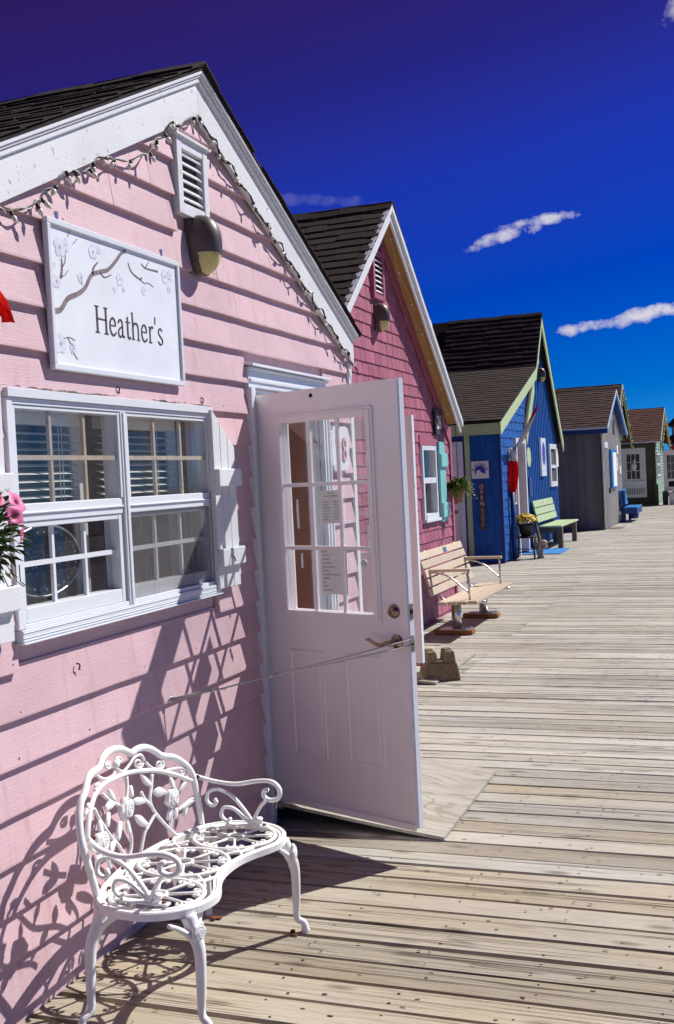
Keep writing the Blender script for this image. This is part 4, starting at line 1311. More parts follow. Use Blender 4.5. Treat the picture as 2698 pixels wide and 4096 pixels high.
# legs
def leg(top, foot, name='leg', rose=True, out=(1, 0)):
    T, Fo = Vector(top), Vector(foot)
    o = Vector((out[0], out[1], 0)).normalized()
    h = T.z
    pts = [T, T + o * 0.022 + Vector((0, 0, -0.05)), T.lerp(Fo, 0.30) + o * 0.020, T.lerp(Fo, 0.62) - o * 0.002, T.lerp(Fo, 0.84) - o * 0.020, Vector((Fo.x, Fo.y, 0.035)) - o * 0.006, Vector((Fo.x, Fo.y, 0.0))]
    P = catmull(pts, 4)
    n = len(P)
    mb = MB()
    mb.tube(P, [0.026 - 0.013 * min(1, i / (n * 0.6)) for i in range(n - 4)] + [0.0135, 0.015, 0.0165, 0.0165], 10)
    lg = part(name, mb, CM, bench, smooth=True)
    # spreading bracket under the rim
    sd = Vector((-o.y, o.x, 0))
    br = MB()
    for s in (-1, 1):
        br.tube(catmull([T + Vector((0, 0, -0.10)) + o * 0.03, T + Vector((0, 0, -0.055)) + sd * s * 0.022 + o * 0.022, T + Vector((0, 0, -0.022)) + sd * s * 0.055, T + Vector((0, 0, -0.004)) + sd * s * 0.085 - o * 0.01], 4), [0.012, 0.012, 0.011, 0.011, 0.010, 0.010, 0.009, 0.009, 0.009, 0.008, 0.008, 0.008, 0.007], 8)
    part('bracket', br, CM, lg, smooth=True)
    if rose:
        c = T + o * 0.040 + Vector((0, 0, -0.048))
        part('rose', rose3(c, 0.030, 0.033, o, (0, 0, 1), 0.012), CM, lg, smooth=True)
        for q in (0, 1, 2):
            c2 = T + o * (0.040 - 0.002 * q) + Vector((0, 0, -0.095 - 0.024 * q))
            part('leaf', MB().ball(c2, 0.010, 0.011 - q * 0.002, 0.016, 8, 5), CM, lg, smooth=True)
leg((0.585, 3.735, SZ - 0.022), (0.641, 3.785, 0), out=(0.9, 0.35))
leg((0.570, 3.010, SZ - 0.022), (0.640, 2.985, 0), out=(0.95, -0.2))
leg((0.245, 3.760, SZ - 0.022), (0.200, 3.840, 0), rose=False, out=(-0.6, 0.7))
leg((0.265, 3.000, SZ - 0.022), (0.225, 2.900, 0), rose=False, out=(-0.5, -0.8))

# arms
def arm(s):
    yb, y = 3.40 + s * 0.385, 3.40 + s * 0.392
    xb = 0.205
    def bar(pts, w, k=5):
        P = catmull([(a, yy, z) for a, yy, z in pts], k)
        mb.tube(P, w if isinstance(w, (int, float)) else w, 8, flat=((0, 1, 0), 1.35))
    mb = MB()
    yo = y + s * 0.012
    top = [(xb - 0.01, yb - s * 0.012, 0.585), (0.27, yo, 0.556), (0.36, yo + s * 0.012, 0.545), (0.45, yo + s * 0.015, 0.560), (0.515, yo + s * 0.01, 0.563), (0.552, yo, 0.540), (0.548, yo, 0.505), (0.515, yo, 0.493), (0.488, yo, 0.505), (0.487, yo, 0.527), (0.505, yo, 0.533)]
    bar(top, 0.0088)
    ar = part('arm', mb, CM, bench, smooth=True)
    mb = MB()
    fx = 0.44
    bar([(fx, y, SZ + 0.010), (0.445, y, 0.42), (0.475, y, 0.47), (0.500, y, 0.495)], 0.0070)
    bar([(fx, y, SZ + 0.015), (0.415, y, 0.44), (0.36, y, 0.50), (0.30, y, 0.528), (0.255, y, 0.515), (0.245, y, 0.48), (0.268, y, 0.462), (0.286, y, 0.475), (0.278, y, 0.49)], 0.0070)
    bar([(fx, y, SZ + 0.012), (0.41, y, 0.415), (0.36, y, 0.455), (0.315, y, 0.455), (0.305, y, 0.425), (0.325, y, 0.405), (0.345, y, 0.415)], 0.0070)
    bar([(fx, y, SZ + 0.006), (0.462, y, 0.405), (0.468, y, 0.425)], [0.010] * 6 + [0.013] * 5)
    part('arm_scroll', mb, CM, ar, smooth=True)
    ft = MB()
    ft.box(0.325, 0.505, y - 0.014, y + 0.014, SZ + 0.004, SZ + 0.013)
    fo = part('arm_foot', ft, CM, ar, bevel=0.004)
    part('bolt', MB().ball((0.487, y, SZ + 0.014), 0.009, 0.009, 0.005, 8, 5), MT['rust'], fo, smooth=True)
    part('bolt', MB().ball((0.222, yb - s * 0.016, 0.580), 0.008, 0.008, 0.008, 8, 5), MT['rust'], ar, smooth=True)
arm(1)
arm(-1)
for p in ((0.166, 3.40), (0.17, 3.28), (0.185, 3.60), (0.225, 3.10)):
    part('bolt', MB().ball((p[0], p[1], SZ + 0.004), 0.008, 0.008, 0.005, 8, 5), MT['rust'], bench, smooth=True)
# rusty bracket that once held the bench down, left on the deck by its foot
cl = MB()
cl.box(0.595, 0.610, 3.742, 3.757, 0.004, 0.016); cl.box(0.60, 0.63, 3.732, 3.742, 0.004, 0.007)
tag(part('rusty_clip', cl, MT['rust']), 'small rusty metal clip on the deck by the front right bench foot', 'clip')
cl = MB()
cl.box(0.22, 0.27, 3.805, 3.825, 0.004, 0.007); cl.box(0.235, 0.25, 3.79, 3.805, 0.004, 0.012)
tag(part('rusty_bracket', cl, MT['rust']), 'rusty metal bracket on the deck by the back bench leg', 'bracket')


# ------------------------------------------------------------------ things on the pink cottage
# shop sign
sg = thing('shop_sign', (0.03, 3.70, 2.15), "white framed sign lettered Heather's with blossom branches, on the pink cottage wall", 'sign')
SY0, SY1, SZ0, SZ1, SX = 3.225, 4.178, 2.148, 2.678, 0.042
part('panel', MB().box(0.024, SX - 0.006, SY0 + 0.01, SY1 - 0.01, SZ0 + 0.01, SZ1 - 0.01), MT['signface'], sg)
for nm, b in (('rail', (SY0, SY1, SZ0, SZ0 + 0.022)), ('rail', (SY0, SY1, SZ1 - 0.022, SZ1)), ('stile', (SY0, SY0 + 0.020, SZ0 + 0.0222, SZ1 - 0.0222)), ('stile', (SY1 - 0.020, SY1, SZ0 + 0.0222, SZ1 - 0.0222))):
    part(nm, MB().box(0.023, SX + 0.004, *b), MT['vinyl'], sg, bevel=0.003)
for y in (3.315, 4.06):
    part('hanger', MB().box(0.024, 0.027, y - 0.008, y + 0.008, SZ1, SZ1 + 0.035), MT['steel'], sg)
XF = SX - 0.0055
def flat(mb, pts, w, k=4):
    P = catmull([(XF, a, b) for a, b in pts], k)
    n = len(P)
    ws = [w[0] + (w[1] - w[0]) * i / (n - 1) for i in range(n)]
    mb.ribbon(P, ws, (1, 0, 0), 0.0008)
BR = [([(3.246, 2.355), (3.29, 2.362), (3.339, 2.408), (3.40, 2.432), (3.454, 2.463), (3.50, 2.515), (3.56, 2.538), (3.619, 2.556), (3.68, 2.60), (3.72, 2.635), (3.755, 2.650)], (0.020, 0.013)),
      ([(3.507, 2.520), (3.52, 2.548), (3.55, 2.572)], (0.013, 0.005)), ([(3.56, 2.538), (3.59, 2.522), (3.64, 2.54)], (0.007, 0.003)),
      ([(3.769, 2.607), (3.79, 2.575), (3.852, 2.556), (3.87, 2.565)], (0.006, 0.008)), ([(3.852, 2.556), (3.885, 2.545), (3.92, 2.55), (3.96, 2.54)], (0.004, 0.002)),
      ([(3.87, 2.62), (3.90, 2.608), (3.95, 2.608), (4.005, 2.61)], (0.004, 0.008)), ([(3.90, 2.608), (3.935, 2.64)], (0.006, 0.003)),
      ([(3.302, 2.475), (3.312, 2.505), (3.314, 2.545)], (0.013, 0.007)), ([(3.314, 2.515), (3.335, 2.54), (3.338, 2.575)], (0.006, 0.003)), ([(3.303, 2.48), (3.33, 2.49), (3.35, 2.51)], (0.004, 0.002)),
      ([(3.30, 2.262), (3.335, 2.27), (3.37, 2.262)], (0.003, 0.002)), ([(3.325, 2.268), (3.34, 2.25), (3.36, 2.24)], (0.004, 0.003)), ([(3.345, 2.225), (3.38, 2.195)], (0.003, 0.004)), ([(3.39, 2.61), (3.42, 2.635)], (0.003, 0.002)), ([(3.36, 2.63), (3.372, 2.655)], (0.003, 0.002)), ([(3.435, 2.47), (3.432, 2.50)], (0.003, 0.002))]
bm_ = MB()
for p, w in BR: flat(bm_, p, w)
part('branch_print', bm_, MT['branch'], sg)
pt, pk = MB(), MB()
rb = random.Random(3)
def blossom(y, z, r, n=5):
    for i in range(n):
        a = 2 * math.pi * i / n + rb.uniform(0, 0.6)
        cy, cz = y + 0.6 * r * math.cos(a), z + 0.6 * r * math.sin(a)
        pt.add([(XF + 0.0004 + 0.0001 * i, cy + r * 0.5 * math.cos(q * 0.785), cz + r * 0.5 * math.sin(q * 0.785)) for q in range(8)], [tuple(range(8))])
    pk.add([(XF + 0.0012, y + r * 0.18 * math.cos(q * 1.047), z + r * 0.22 * math.sin(q * 1.047)) for q in range(6)], [tuple(range(6))])
for y, z, r in ((3.307, 2.585, 0.045), (3.345, 2.60, 0.03), (3.52, 2.605, 0.035), (3.56, 2.62, 0.02), (3.429, 2.496, 0.024), (3.70, 2.53, 0.03), (4.06, 2.597, 0.035), (4.105, 2.61, 0.026), (3.279, 2.242, 0.045), (3.356, 2.232, 0.026), (3.881, 2.513, 0.022), (3.275, 2.46, 0.03), (3.66, 2.49, 0.016), (3.725, 2.497, 0.014), (4.09, 2.55, 0.018), (3.26, 2.52, 0.02)):
    blossom(y, z, r * 0.78)
tag(part('petal_print', pt, MT['petalprint'], sg), kind='stuff')
tag(part('blossom_centre_print', pk, MT['pinkprint'], sg), kind='stuff')
# serif lettering: strokes (points in em units, widths), thick uprights and thin hairlines
GL = {
    'H': (0.74, [[(0.14, 0.0), (0.14, 0.68)], [(0.60, 0.0), (0.60, 0.68)], [(0.14, 0.36), (0.60, 0.36)], [(0.03, 0.012), (0.25, 0.012)], [(0.03, 0.668), (0.25, 0.668)], [(0.49, 0.012), (0.71, 0.012)], [(0.49, 0.668), (0.71, 0.668)]], [0.075, 0.075, 0.035, 0.025, 0.025, 0.025, 0.025]),
    'e': (0.46, [[(0.09, 0.26), (0.36, 0.26)], [(0.36, 0.26), (0.355, 0.36), (0.29, 0.44), (0.21, 0.45), (0.12, 0.40), (0.08, 0.30), (0.075, 0.2), (0.11, 0.09), (0.19, 0.02), (0.28, 0.02), (0.35, 0.06), (0.39, 0.10)]], [0.028, 0.05]),
    'a': (0.46, [[(0.07, 0.36), (0.12, 0.43), (0.20, 0.45), (0.28, 0.41), (0.295, 0.33), (0.295, 0.08), (0.33, 0.025), (0.40, 0.035)], [(0.295, 0.28), (0.2, 0.25), (0.10, 0.19), (0.07, 0.11), (0.10, 0.035), (0.17, 0.01), (0.24, 0.04), (0.295, 0.10)]], [0.05, 0.045]),
    't': (0.32, [[(0.14, 0.57), (0.14, 0.11), (0.17, 0.03), (0.23, 0.015), (0.29, 0.04)], [(0.03, 0.43), (0.28, 0.43)]], [0.06, 0.028]),
    'h': (0.56, [[(0.12, 0.0), (0.12, 0.72)], [(0.12, 0.33), (0.2, 0.42), (0.29, 0.45), (0.37, 0.42), (0.42, 0.34), (0.42, 0.0)], [(0.03, 0.012), (0.21, 0.012)], [(0.33, 0.012), (0.51, 0.012)], [(0.05, 0.70), (0.12, 0.715)]], [0.062, 0.052, 0.024, 0.024, 0.024]),
    'r': (0.38, [[(0.12, 0.0), (0.12, 0.44)], [(0.12, 0.30), (0.18, 0.41), (0.26, 0.45), (0.33, 0.42)], [(0.03, 0.012), (0.24, 0.012)], [(0.04, 0.43), (0.12, 0.435)]], [0.062, 0.055, 0.024, 0.024]),
    "'": (0.20, [[(0.09, 0.74), (0.08, 0.54)]], [0.05]),
    's': (0.38, [[(0.30, 0.38), (0.25, 0.435), (0.18, 0.45), (0.10, 0.41), (0.08, 0.34), (0.13, 0.27), (0.22, 0.21), (0.30, 0.15), (0.31, 0.08), (0.25, 0.025), (0.17, 0.012), (0.08, 0.05), (0.06, 0.10)]], [0.046]),
}
lt_, x = MB(), 3.505
EM = 0.132
for ch in "Heather's":
    adv, strokes, wd = GL[ch]
    for s, w in zip(strokes, wd):
        P = [(XF, x + a * EM, 2.307 + b * EM * 1.12) for a, b in s]
        if len(P) > 2: P = catmull(P, 4)
        lt_.ribbon(P, w * EM * 1.15, (1, 0, 0), 0.0010 + 0.0003 * (len(P) % 2))
    x += adv * EM * 0.985
part('lettering', lt_, MT['brownink'], sg)

# oval wall lamps
def wall_lamp(name, c, s, label):
    t = thing(name, (c[0], c[1], c[2]), label, 'wall lamp', 'brown wall lamps on the gables')
    hx, hy, hz = 0.115 * s, 0.075 * s, 0.135 * s
    nu, nv = 72, 60
    V, F, FL, VL = [], [], [], []
    for i in range(nv + 1):
        th = math.pi * i / nv
        for j in range(nu + 1):
            ph = -math.pi / 2 + math.pi * j / nu
            e = 0.72
            def sp(v, e=e): return math.copysign(abs(v) ** e, v)
            V.append((c[0] + hx * sp(math.sin(th)) * math.cos(ph) ** 0.8 if math.cos(ph) > 1e-6 else c[0], c[1] + hy * sp(math.sin(th)) * math.sin(ph), c[2] + hz * sp(math.cos(th), 0.9)))
    W = nu + 1
    lens = []
    for i in range(nv):
        for j in range(nu):
            f = (i * W + j, i * W + j + 1, (i + 1) * W + j + 1, (i + 1) * W + j)
            cx = sum(V[k][0] for k in f) / 4 - c[0]
            cz = sum(V[k][2] for k in f) / 4 - c[2]
            if cz < -0.28 * hz and cx > 0.30 * hx: lens.append(f)
            else: F.append(f)
    part('housing', MB().add(V, F), MT['bronze'], t, smooth=True)
    VV = [((p[0] - c[0]) * 0.965 + c[0], (p[1] - c[1]) * 0.965 + c[1], (p[2] - c[2]) * 0.975 + c[2]) for p in V]
    part('lens', MB().add(VV, lens), MT['lens'], t, smooth=True)
    part('back_plate', MB().box(c[0] - 0.028, c[0] + 0.004, c[1] - hy * 0.9, c[1] + hy * 0.9, c[2] - hz * 0.92, c[2] + hz * 0.92), MT['bronze'], t, bevel=0.01)
    part('visor_rim', MB().tube([(c[0] + hx * 0.94 * math.cos(a), c[1] + hy * 0.98 * math.sin(a), c[2] - hz * 0.27) for a in [R_(-72 + 12 * q) for q in range(13)]], 0.004 * s, 6), MT['bronze'], t, smooth=True)
wall_lamp('wall_lamp', (0.028, 4.395, 2.785), 1.0, 'brown oval wall lamp with yellowed lens below the vent of the pink cottage')

# string of pointed frosted bulbs along the gable trim
sl2 = thing('string_lights', (0.05, 4.43, 3.3), 'string of pointed frosted bulbs hung along the white gable trim of the pink cottage', 'string lights')
LFT = [(2.70, 2.535), (2.85, 2.60), (2.962, 2.646), (3.022, 2.652), (3.09, 2.675), (3.151, 2.708), (3.19, 2.73), (3.231, 2.765), (3.28, 2.80), (3.333, 2.857), (3.37, 2.86), (3.416, 2.880), (3.46, 2.885), (3.503, 2.918), (3.54, 2.945), (3.576, 2.970), (3.64, 2.978), (3.71, 2.998), (3.79, 3.01), (3.865, 3.048), (3.94, 3.08), (4.038, 3.160), (4.09, 3.20), (4.146, 3.262), (4.20, 3.265), (4.25, 3.288), (4.32, 3.325), (4.391, 3.361)]
RGT = [(4.43, 3.375)] + [(4.43 + i * 0.0505, 3.368 - SL * i * 0.0505 + 0.012 * math.sin(i * 2.3) - 0.004) for i in range(1, 39)] + [(6.41, 2.40), (6.43, 2.36)]
rw = random.Random(21)
wp = [(0.052 + 0.012 * math.sin(i * 1.7), y, z - 0.004) for i, (y, z) in enumerate(LFT + RGT)]
W1 = catmull(wp, 4)
part('wire', MB().tube(W1, 0.0030, 5), MT['wire'], sl2, smooth=True)
part('wire', MB().tube([(p.x + 0.006 * math.sin(i * 0.9), p.y, p.z + 0.007 * math.cos(i * 0.9)) for i, p in enumerate(W1[:4 * len(LFT)])], 0.0024, 5), MT['wirew'], sl2, smooth=True)
part('wire', MB().tube([(p.x + 0.005 * math.sin(i * 1.1 + 2), p.y, p.z + 0.007 * math.cos(i * 1.1 + 2)) for i, p in enumerate(W1[4 * len(LFT):])], 0.0024, 5), MT['wire'], sl2, smooth=True)
bulb_m = MB().lathe((0, 0, 0), (0, 0, -1), [(0.004, 0.0), (0.0095, 0.004), (0.0115, 0.012), (0.0105, 0.020), (0.0075, 0.029), (0.004, 0.036), (0.0008, 0.040)], 10).mesh('bulb', True)
fixn(bulb_m); bulb_m.materials.append(MT['bulb'])
sock_m = MB().lathe((0, 0, 0.024), (0, 0, -1), [(0.004, 0.0), (0.0085, 0.003), (0.0085, 0.024), (0.006, 0.0255)], 8).mesh('socket', True)
fixn(sock_m); sock_m.materials.append(MT['wire'])
n_b = 0
i = 6
while i < len(W1) - 1:
    p = W1[i]
    right = p.y > YA
    if right: e = (rw.uniform(-0.5, 0.5), 0, 0) if rw.random() < 0.55 else (rw.uniform(-2.4, -1.2), rw.uniform(-0.6, 0.6), 0)
    else: e = (rw.uniform(-0.7, 0.7), rw.uniform(-0.7, 0.3), 0)
    E3 = Matrix.Rotation(e[0], 3, 'X') @ Matrix.Rotation(e[1], 3, 'Y')
    dn = E3 @ Vector((0, 0, -1))
    b0 = p + dn * 0.018 + Vector((0.006, 0, 0))
    b = part('bulb', bulb_m, None, sl2, loc=b0, rot=E3.to_euler(), scale=(0.8, 0.8, 0.8))
    s2 = part('socket', sock_m, None, sl2, loc=b0, rot=E3.to_euler(), scale=(0.8, 0.8, 0.8))
    n_b += 1
    i += rw.choice((4, 5, 6, 7)) if not right else rw.choice((5, 6, 7, 8))

# cord that holds the door back
hook = Vector((0.030, 3.925, 0.845))
lat = dpt(0.915, 0.985, -0.01)
cordm = MB()
knot = hook.lerp(lat, 0.17)
kn2 = hook.lerp(lat, 0.40)
cordm.tube([hook, hook.lerp(kn2, 0.5) + Vector((0, 0, -0.004)), kn2], 0.0035, 6)
cordm.tube([hook + Vector((0, 0, 0.006)), knot], 0.003, 6)
cordm.tube([kn2, kn2.lerp(lat, 0.5) + Vector((0.0, 0.0, 0.002)), lat + Vector((0, 0, 0.012))], 0.0032, 6)
cordm.tube([kn2, kn2.lerp(lat, 0.5) + Vector((0.0, 0.0, -0.012)), lat + Vector((0, 0, -0.016))], 0.0032, 6)
rpk = thing('cord', hook, 'thin grey cord tied from an eye on the pink wall to the open door latch', 'cord')
part('strand', cordm, MT['rope'], rpk, smooth=True)
km = MB()
for c in (knot, kn2, lat + Vector((0.006, 0, 0))):
    km.ball(c, 0.009, 0.009, 0.008, 8, 6)
km.tube([knot, knot + Vector((0.03, 0.05, -0.006))], 0.0035, 6)
km.tube([kn2, kn2 + Vector((0.02, 0.03, 0.008))], 0.0035, 6)
km.tube(catmull([lat + Vector((0, 0, 0.012)), lat + Vector((0.012, -0.004, 0.016)), lat + Vector((0.014, 0, -0.01)), lat + Vector((0.004, -0.01, -0.02))], 4), 0.0035, 6)
part('knot', km, MT['rope'], rpk, smooth=True)
part('eye', MB().tube([hook + Vector((0.004, 0.010 * math.cos(a), 0.014 * math.sin(a))) for a in [q * 0.6283 for q in range(10)]], 0.003, 6, closed=True), MT['steel'], rpk, smooth=True)

# notices taped inside the door glass
def notice(name, u0, u1, z0, z1, label, lines, size, head=None, cols=False):
    t = thing(name, dpt((u0 + u1) / 2, z0, -0.012), label, 'notice', 'notices on the open door')
    P = [dpt(u0, z0, -0.0125), dpt(u1, z0 + 0.002, -0.0125), dpt(u1, z1, -0.0125), dpt(u0, z1 - 0.002, -0.0125)]
    part('sheet', MB().prism(P, DN * 0.0008), MT['paper'], t)
    z = z1 - size * 1.9
    for ln in lines:
        a, b = ln if isinstance(ln, tuple) else (ln, None)
        if b == 'c':
            lettering('lettering', a, size, dpt((u0 + u1) / 2, z, -0.0112), DD, ZZ, MT['ink'], t, 0.5, 0.95)
        else:
            lettering('lettering', a, size, dpt(u0 + 0.012, z, -0.0112), DD, ZZ, MT['ink'], t, 0.0, 0.95)
            if b: lettering('lettering', b, size, dpt(u1 - 0.048, z, -0.0112), DD, ZZ, MT['ink'], t, 0.0, 0.95)
        z -= size * 1.62
    return t
D7 = ['MONDAY', 'TUESDAY', 'WEDNESDAY', 'THURSDAY', 'FRIDAY', 'SATURDAY']
notice('opening_hours_notice', 0.408, 0.536, 1.512, 1.668, 'upper white notice with opening hours taped to the open door glass', [('HOURS FOR', 'c'), ('JUNE 1 TO SEPTEMBER 30', 'c'), ('', 'c')] + [(d, '10AM TO 6PM') for d in D7] + [('SUNDAY', '12PM TO 5PM')], 0.0085)
notice('goods_list_notice', 0.385, 0.553, 1.178, 1.398, 'lower white notice listing books, pottery and crafts taped to the open door glass', ['BOOKS', 'POTTERY', 'CERAMICS', 'GLASSWARE', 'PAINTED ROCKS', 'JEWELRY', 'WOODEN PRODUCTS', 'CANDLES', 'JAM', 'CARDS', 'AND MORE......'], 0.0112)

# number plate seen through the door glass
pl = thing('number_plaque', (0.022, 6.09, 1.78), 'white scalloped wooden number plaque 28 on the pink wall behind the door glass', 'number plaque')
A_, B_, Z0_, Z1_ = 5.942, 6.245, 1.765, 2.03
out_ = []
for cy, cz, a0 in ((A_, Z0_, 0), (B_, Z0_, 90), (B_, Z1_, 180), (A_, Z1_, 270)):
    seq = [R_(a0 + 90 - q * 22.5) for q in range(5)]
    out_ += [(0.024, cy + 0.035 * math.cos(a), cz + 0.035 * math.sin(a)) for a in seq]
part('board', MB().prism(out_, (0.02, 0, 0)), MT['white'], pl, bevel=0.003)
for ch, y in (('2', 6.045), ('8', 6.145)):
    m = lettering('numeral', ch, 0.205, (0.053, y, 1.825), (0, 1, 0), (0, 0, 1), MT['pink'], pl, 0.5, 0.75)
    so_ = m.modifiers.new('solid', 'SOLIDIFY'); so_.thickness = 0.012

# LED sign lying dark inside the window
ld = thing('open_sign', (-0.11, 3.36, 1.33), 'dark oval OPEN sign with small unlit lamps inside the lower left window light', 'sign')
cy, cz, ry, rz = 3.33, 1.475, 0.225, 0.125
part('oval_board', MB().prism([(-0.13, cy + ry * math.cos(a), cz + rz * math.sin(a)) for a in [q * math.pi / 20 for q in range(40)]], (0.012, 0, 0)), MT['potblack'], ld)
part('oval_rim', MB().tube([(-0.118, cy + ry * 1.02 * math.cos(a), cz + rz * 1.03 * math.sin(a)) for a in [q * math.pi / 20 for q in range(40)]], 0.005, 6, closed=True), MT['steel'], ld, smooth=True)
dots = [(cy + ry * 0.86 * math.cos(a), cz + rz * 0.84 * math.sin(a)) for a in [q * math.pi / 16 for q in range(32)]]
LED = {'O': ['.##.', '#..#', '#..#', '#..#', '.##.'], 'P': ['###.', '#..#', '###.', '#...', '#...'], 'E': ['####', '#...', '###.', '#...', '####'], 'N': ['#..#', '##.#', '#.##', '#..#', '#..#']}
dm, d2 = MB(), MB()
for a, b in dots: d2.ball((-0.115, a, b), 0.0032, nu=6, nv=4)
for q, ch in enumerate('OPEN'):
    for r, row in enumerate(LED[ch]):
        for c, v in enumerate(row):
            if v == '#': dm.ball((-0.115, cy - 0.130 + q * 0.073 + c * 0.0165, cz + 0.038 - r * 0.019), 0.0032, nu=6, nv=4)
tag(part('red_lamps', dm, MT['pinkprint'], ld), kind='stuff'); tag(part('blue_lamps', d2, MT['petalprint'], ld), kind='stuff')
# white tape dispenser on the sill inside
part_ = thing('tape_roll', (-0.10, 3.055, 1.30), 'white roll standing on the sill inside the lower left window light', 'roll')
part('roll', MB().tube([(-0.09, 3.055 + 0.042 * math.cos(a), 1.337 + 0.042 * math.sin(a)) for a in [q * 0.3927 for q in range(16)]], 0.012, 8, closed=True), MT['blind'], part_, smooth=True)
part('core', MB().lathe((-0.10, 3.055, 1.337), (1, 0, 0), [(0.016, 0), (0.016, 0.03)], 12), MT['blind'], part_)

# wall hooks
for i, (y, z, lb) in enumerate(((3.66, 2.105, 'rusty hook above the window mullion on the pink wall'), (4.36, 2.10, 'rusty hook above the right shutter on the pink wall'), (3.29, 1.10, 'small rusty hook under the left window light on the pink wall'))):
    m = MB().tube(catmull([(0.018, y, z + 0.008), (0.028, y, z + 0.009), (0.031, y + 0.003, z + 0.001), (0.026, y + 0.004, z - 0.010), (0.03, y + 0.007, z - 0.014)], 4), 0.0028, 6)
    tag(part('wall_hook', m, MT['rust'], smooth=True), lb, 'hook', 'rusty hooks on the pink wall')

# petunia basket at the left edge and the tip of a red pennant
def leaf_blade(mb, o, d, n, L, w, fold=0.25):
    o, d, n = Vector(o), Vector(d).normalized(), Vector(n)
    s = d.cross(n)
    s = s.normalized() if s.length > 1e-6 else Vector((1, 0, 0))
    up = s.cross(d)
    P = [o, o + d * L * 0.45 + s * w * 0.5 + up * w * fold, o + d * L - up * L * 0.12, o + d * L * 0.45 - s * w * 0.5 + up * w * fold]
    mb.add(P, [(0, 1, 2), (0, 2, 3)])
rp_ = random.Random(8)
bk_ = thing('petunia_basket', (0.20, 2.55, 1.45), 'hanging basket of pink petunias at the left edge before the shutter', 'flower basket')
C0 = Vector((0.20, 2.555, 1.615))
lv = MB()
for i in range(620):
    a, e = rp_.uniform(0, 6.283), rp_.uniform(-1.1, 1.2)
    r = rp_.uniform(0.04, 0.13)
    p = C0 + Vector((math.cos(a) * math.cos(e) * r, math.sin(a) * math.cos(e) * r, math.sin(e) * r * 1.0 - 0.02))
    d = (p - C0).normalized() + Vector((rp_.uniform(-0.5, 0.5), rp_.uniform(-0.5, 0.5), rp_.uniform(-0.2, 0.6)))
    leaf_blade(lv, p, d, (rp_.uniform(-1, 1), rp_.uniform(-1, 1), 1), rp_.uniform(0.025, 0.05), rp_.uniform(0.011, 0.018))
for i in range(12):
    a = rp_.uniform(0, 6.283)
    p = C0 + Vector((math.cos(a) * 0.12, math.sin(a) * 0.12, -0.10))
    lv.tube([p, p + Vector((rp_.uniform(-0.02, 0.03), rp_.uniform(-0.02, 0.03), -0.05)), p + Vector((rp_.uniform(-0.03, 0.03), rp_.uniform(-0.02, 0.04), -rp_.uniform(0.05, 0.08)))], 0.0018, 4)
tag(part('foliage', lv, MT['leaf'], bk_), kind='stuff')
part('pot', MB().lathe((0.20, 2.54, 1.44), (0, 0, 1), [(0.04, 0.02), (0.07, 0.06), (0.085, 0.12), (0.08, 0.12)], 20), MT['potblack'], bk_, smooth=True)
part('hanger_wire', MB().tube([(0.20, 2.54, 1.57), (0.20, 2.54, 2.25), (0.02, 2.54, 2.35)], 0.003, 6), MT['wire'], bk_)
def petunia(c, nrm, r):
    mb = MB()
    nrm = Vector(nrm).normalized()
    a = nrm.cross(Vector((0, 0, 1))).normalized(); b = nrm.cross(a)
    c = Vector(c)
    V = []
    for k, (rr, h) in enumerate(((0.12, -0.55), (0.3, -0.15), (0.75, 0.0), (1.0, -0.10))):
        for j in range(20):
            an = j * math.pi / 10
            q = rr * (1 + (0.10 * math.cos(5 * an) if k > 1 else 0))
            V.append(c + (a * math.cos(an) + b * math.sin(an)) * r * q + nrm * r * (h + (0.09 * math.sin(10 * an) if k == 3 else 0)))
    F = [(k * 20 + j, k * 20 + (j + 1) % 20, (k + 1) * 20 + (j + 1) % 20, (k + 1) * 20 + j) for k in range(3) for j in range(20)]
    part('petunia', mb.add(V, F), MT['magenta'], bk_, smooth=True)
for c, nn, r in (((0.27, 2.67, 1.70), (0.8, 0.1, 0.45), 0.036), ((0.25, 2.715, 1.665), (0.9, 0.6, 0.1), 0.030), ((0.26, 2.70, 1.605), (0.9, 0.5, -0.2), 0.032), ((0.24, 2.60, 1.715), (0.7, -0.3, 0.6), 0.034), ((0.30, 2.61, 1.66), (1, -0.4, 0.3), 0.03)):
    petunia(c, nn, r)
rf_ = MB()
V = []
for i in range(9):
    t = i / 8
    w = 0.12 * (1 - t) + 0.028
    for j in range(5):
        u = j / 4 - 0.5
        V.append((0.30 + 0.018 * math.sin(5 * t + 5 * u) + 0.006 * math.sin(13 * t + 9 * u), 2.560 + 0.09 * t + (u - 0.5) * w, 2.47 - 0.25 * t - 0.012 * abs(u)))
rf_.add(V, [(i * 5 + j, i * 5 + j + 1, (i + 1) * 5 + j + 1, (i + 1) * 5 + j) for i in range(8) for j in range(4)])
pf = part('red_pennant', rf_, MT['flagred'], smooth=True)
pf.modifiers.new('solid', 'SOLIDIFY').thickness = 0.003
tag(pf, 'tip of a frayed red cloth pennant hanging at the left edge', 'pennant')

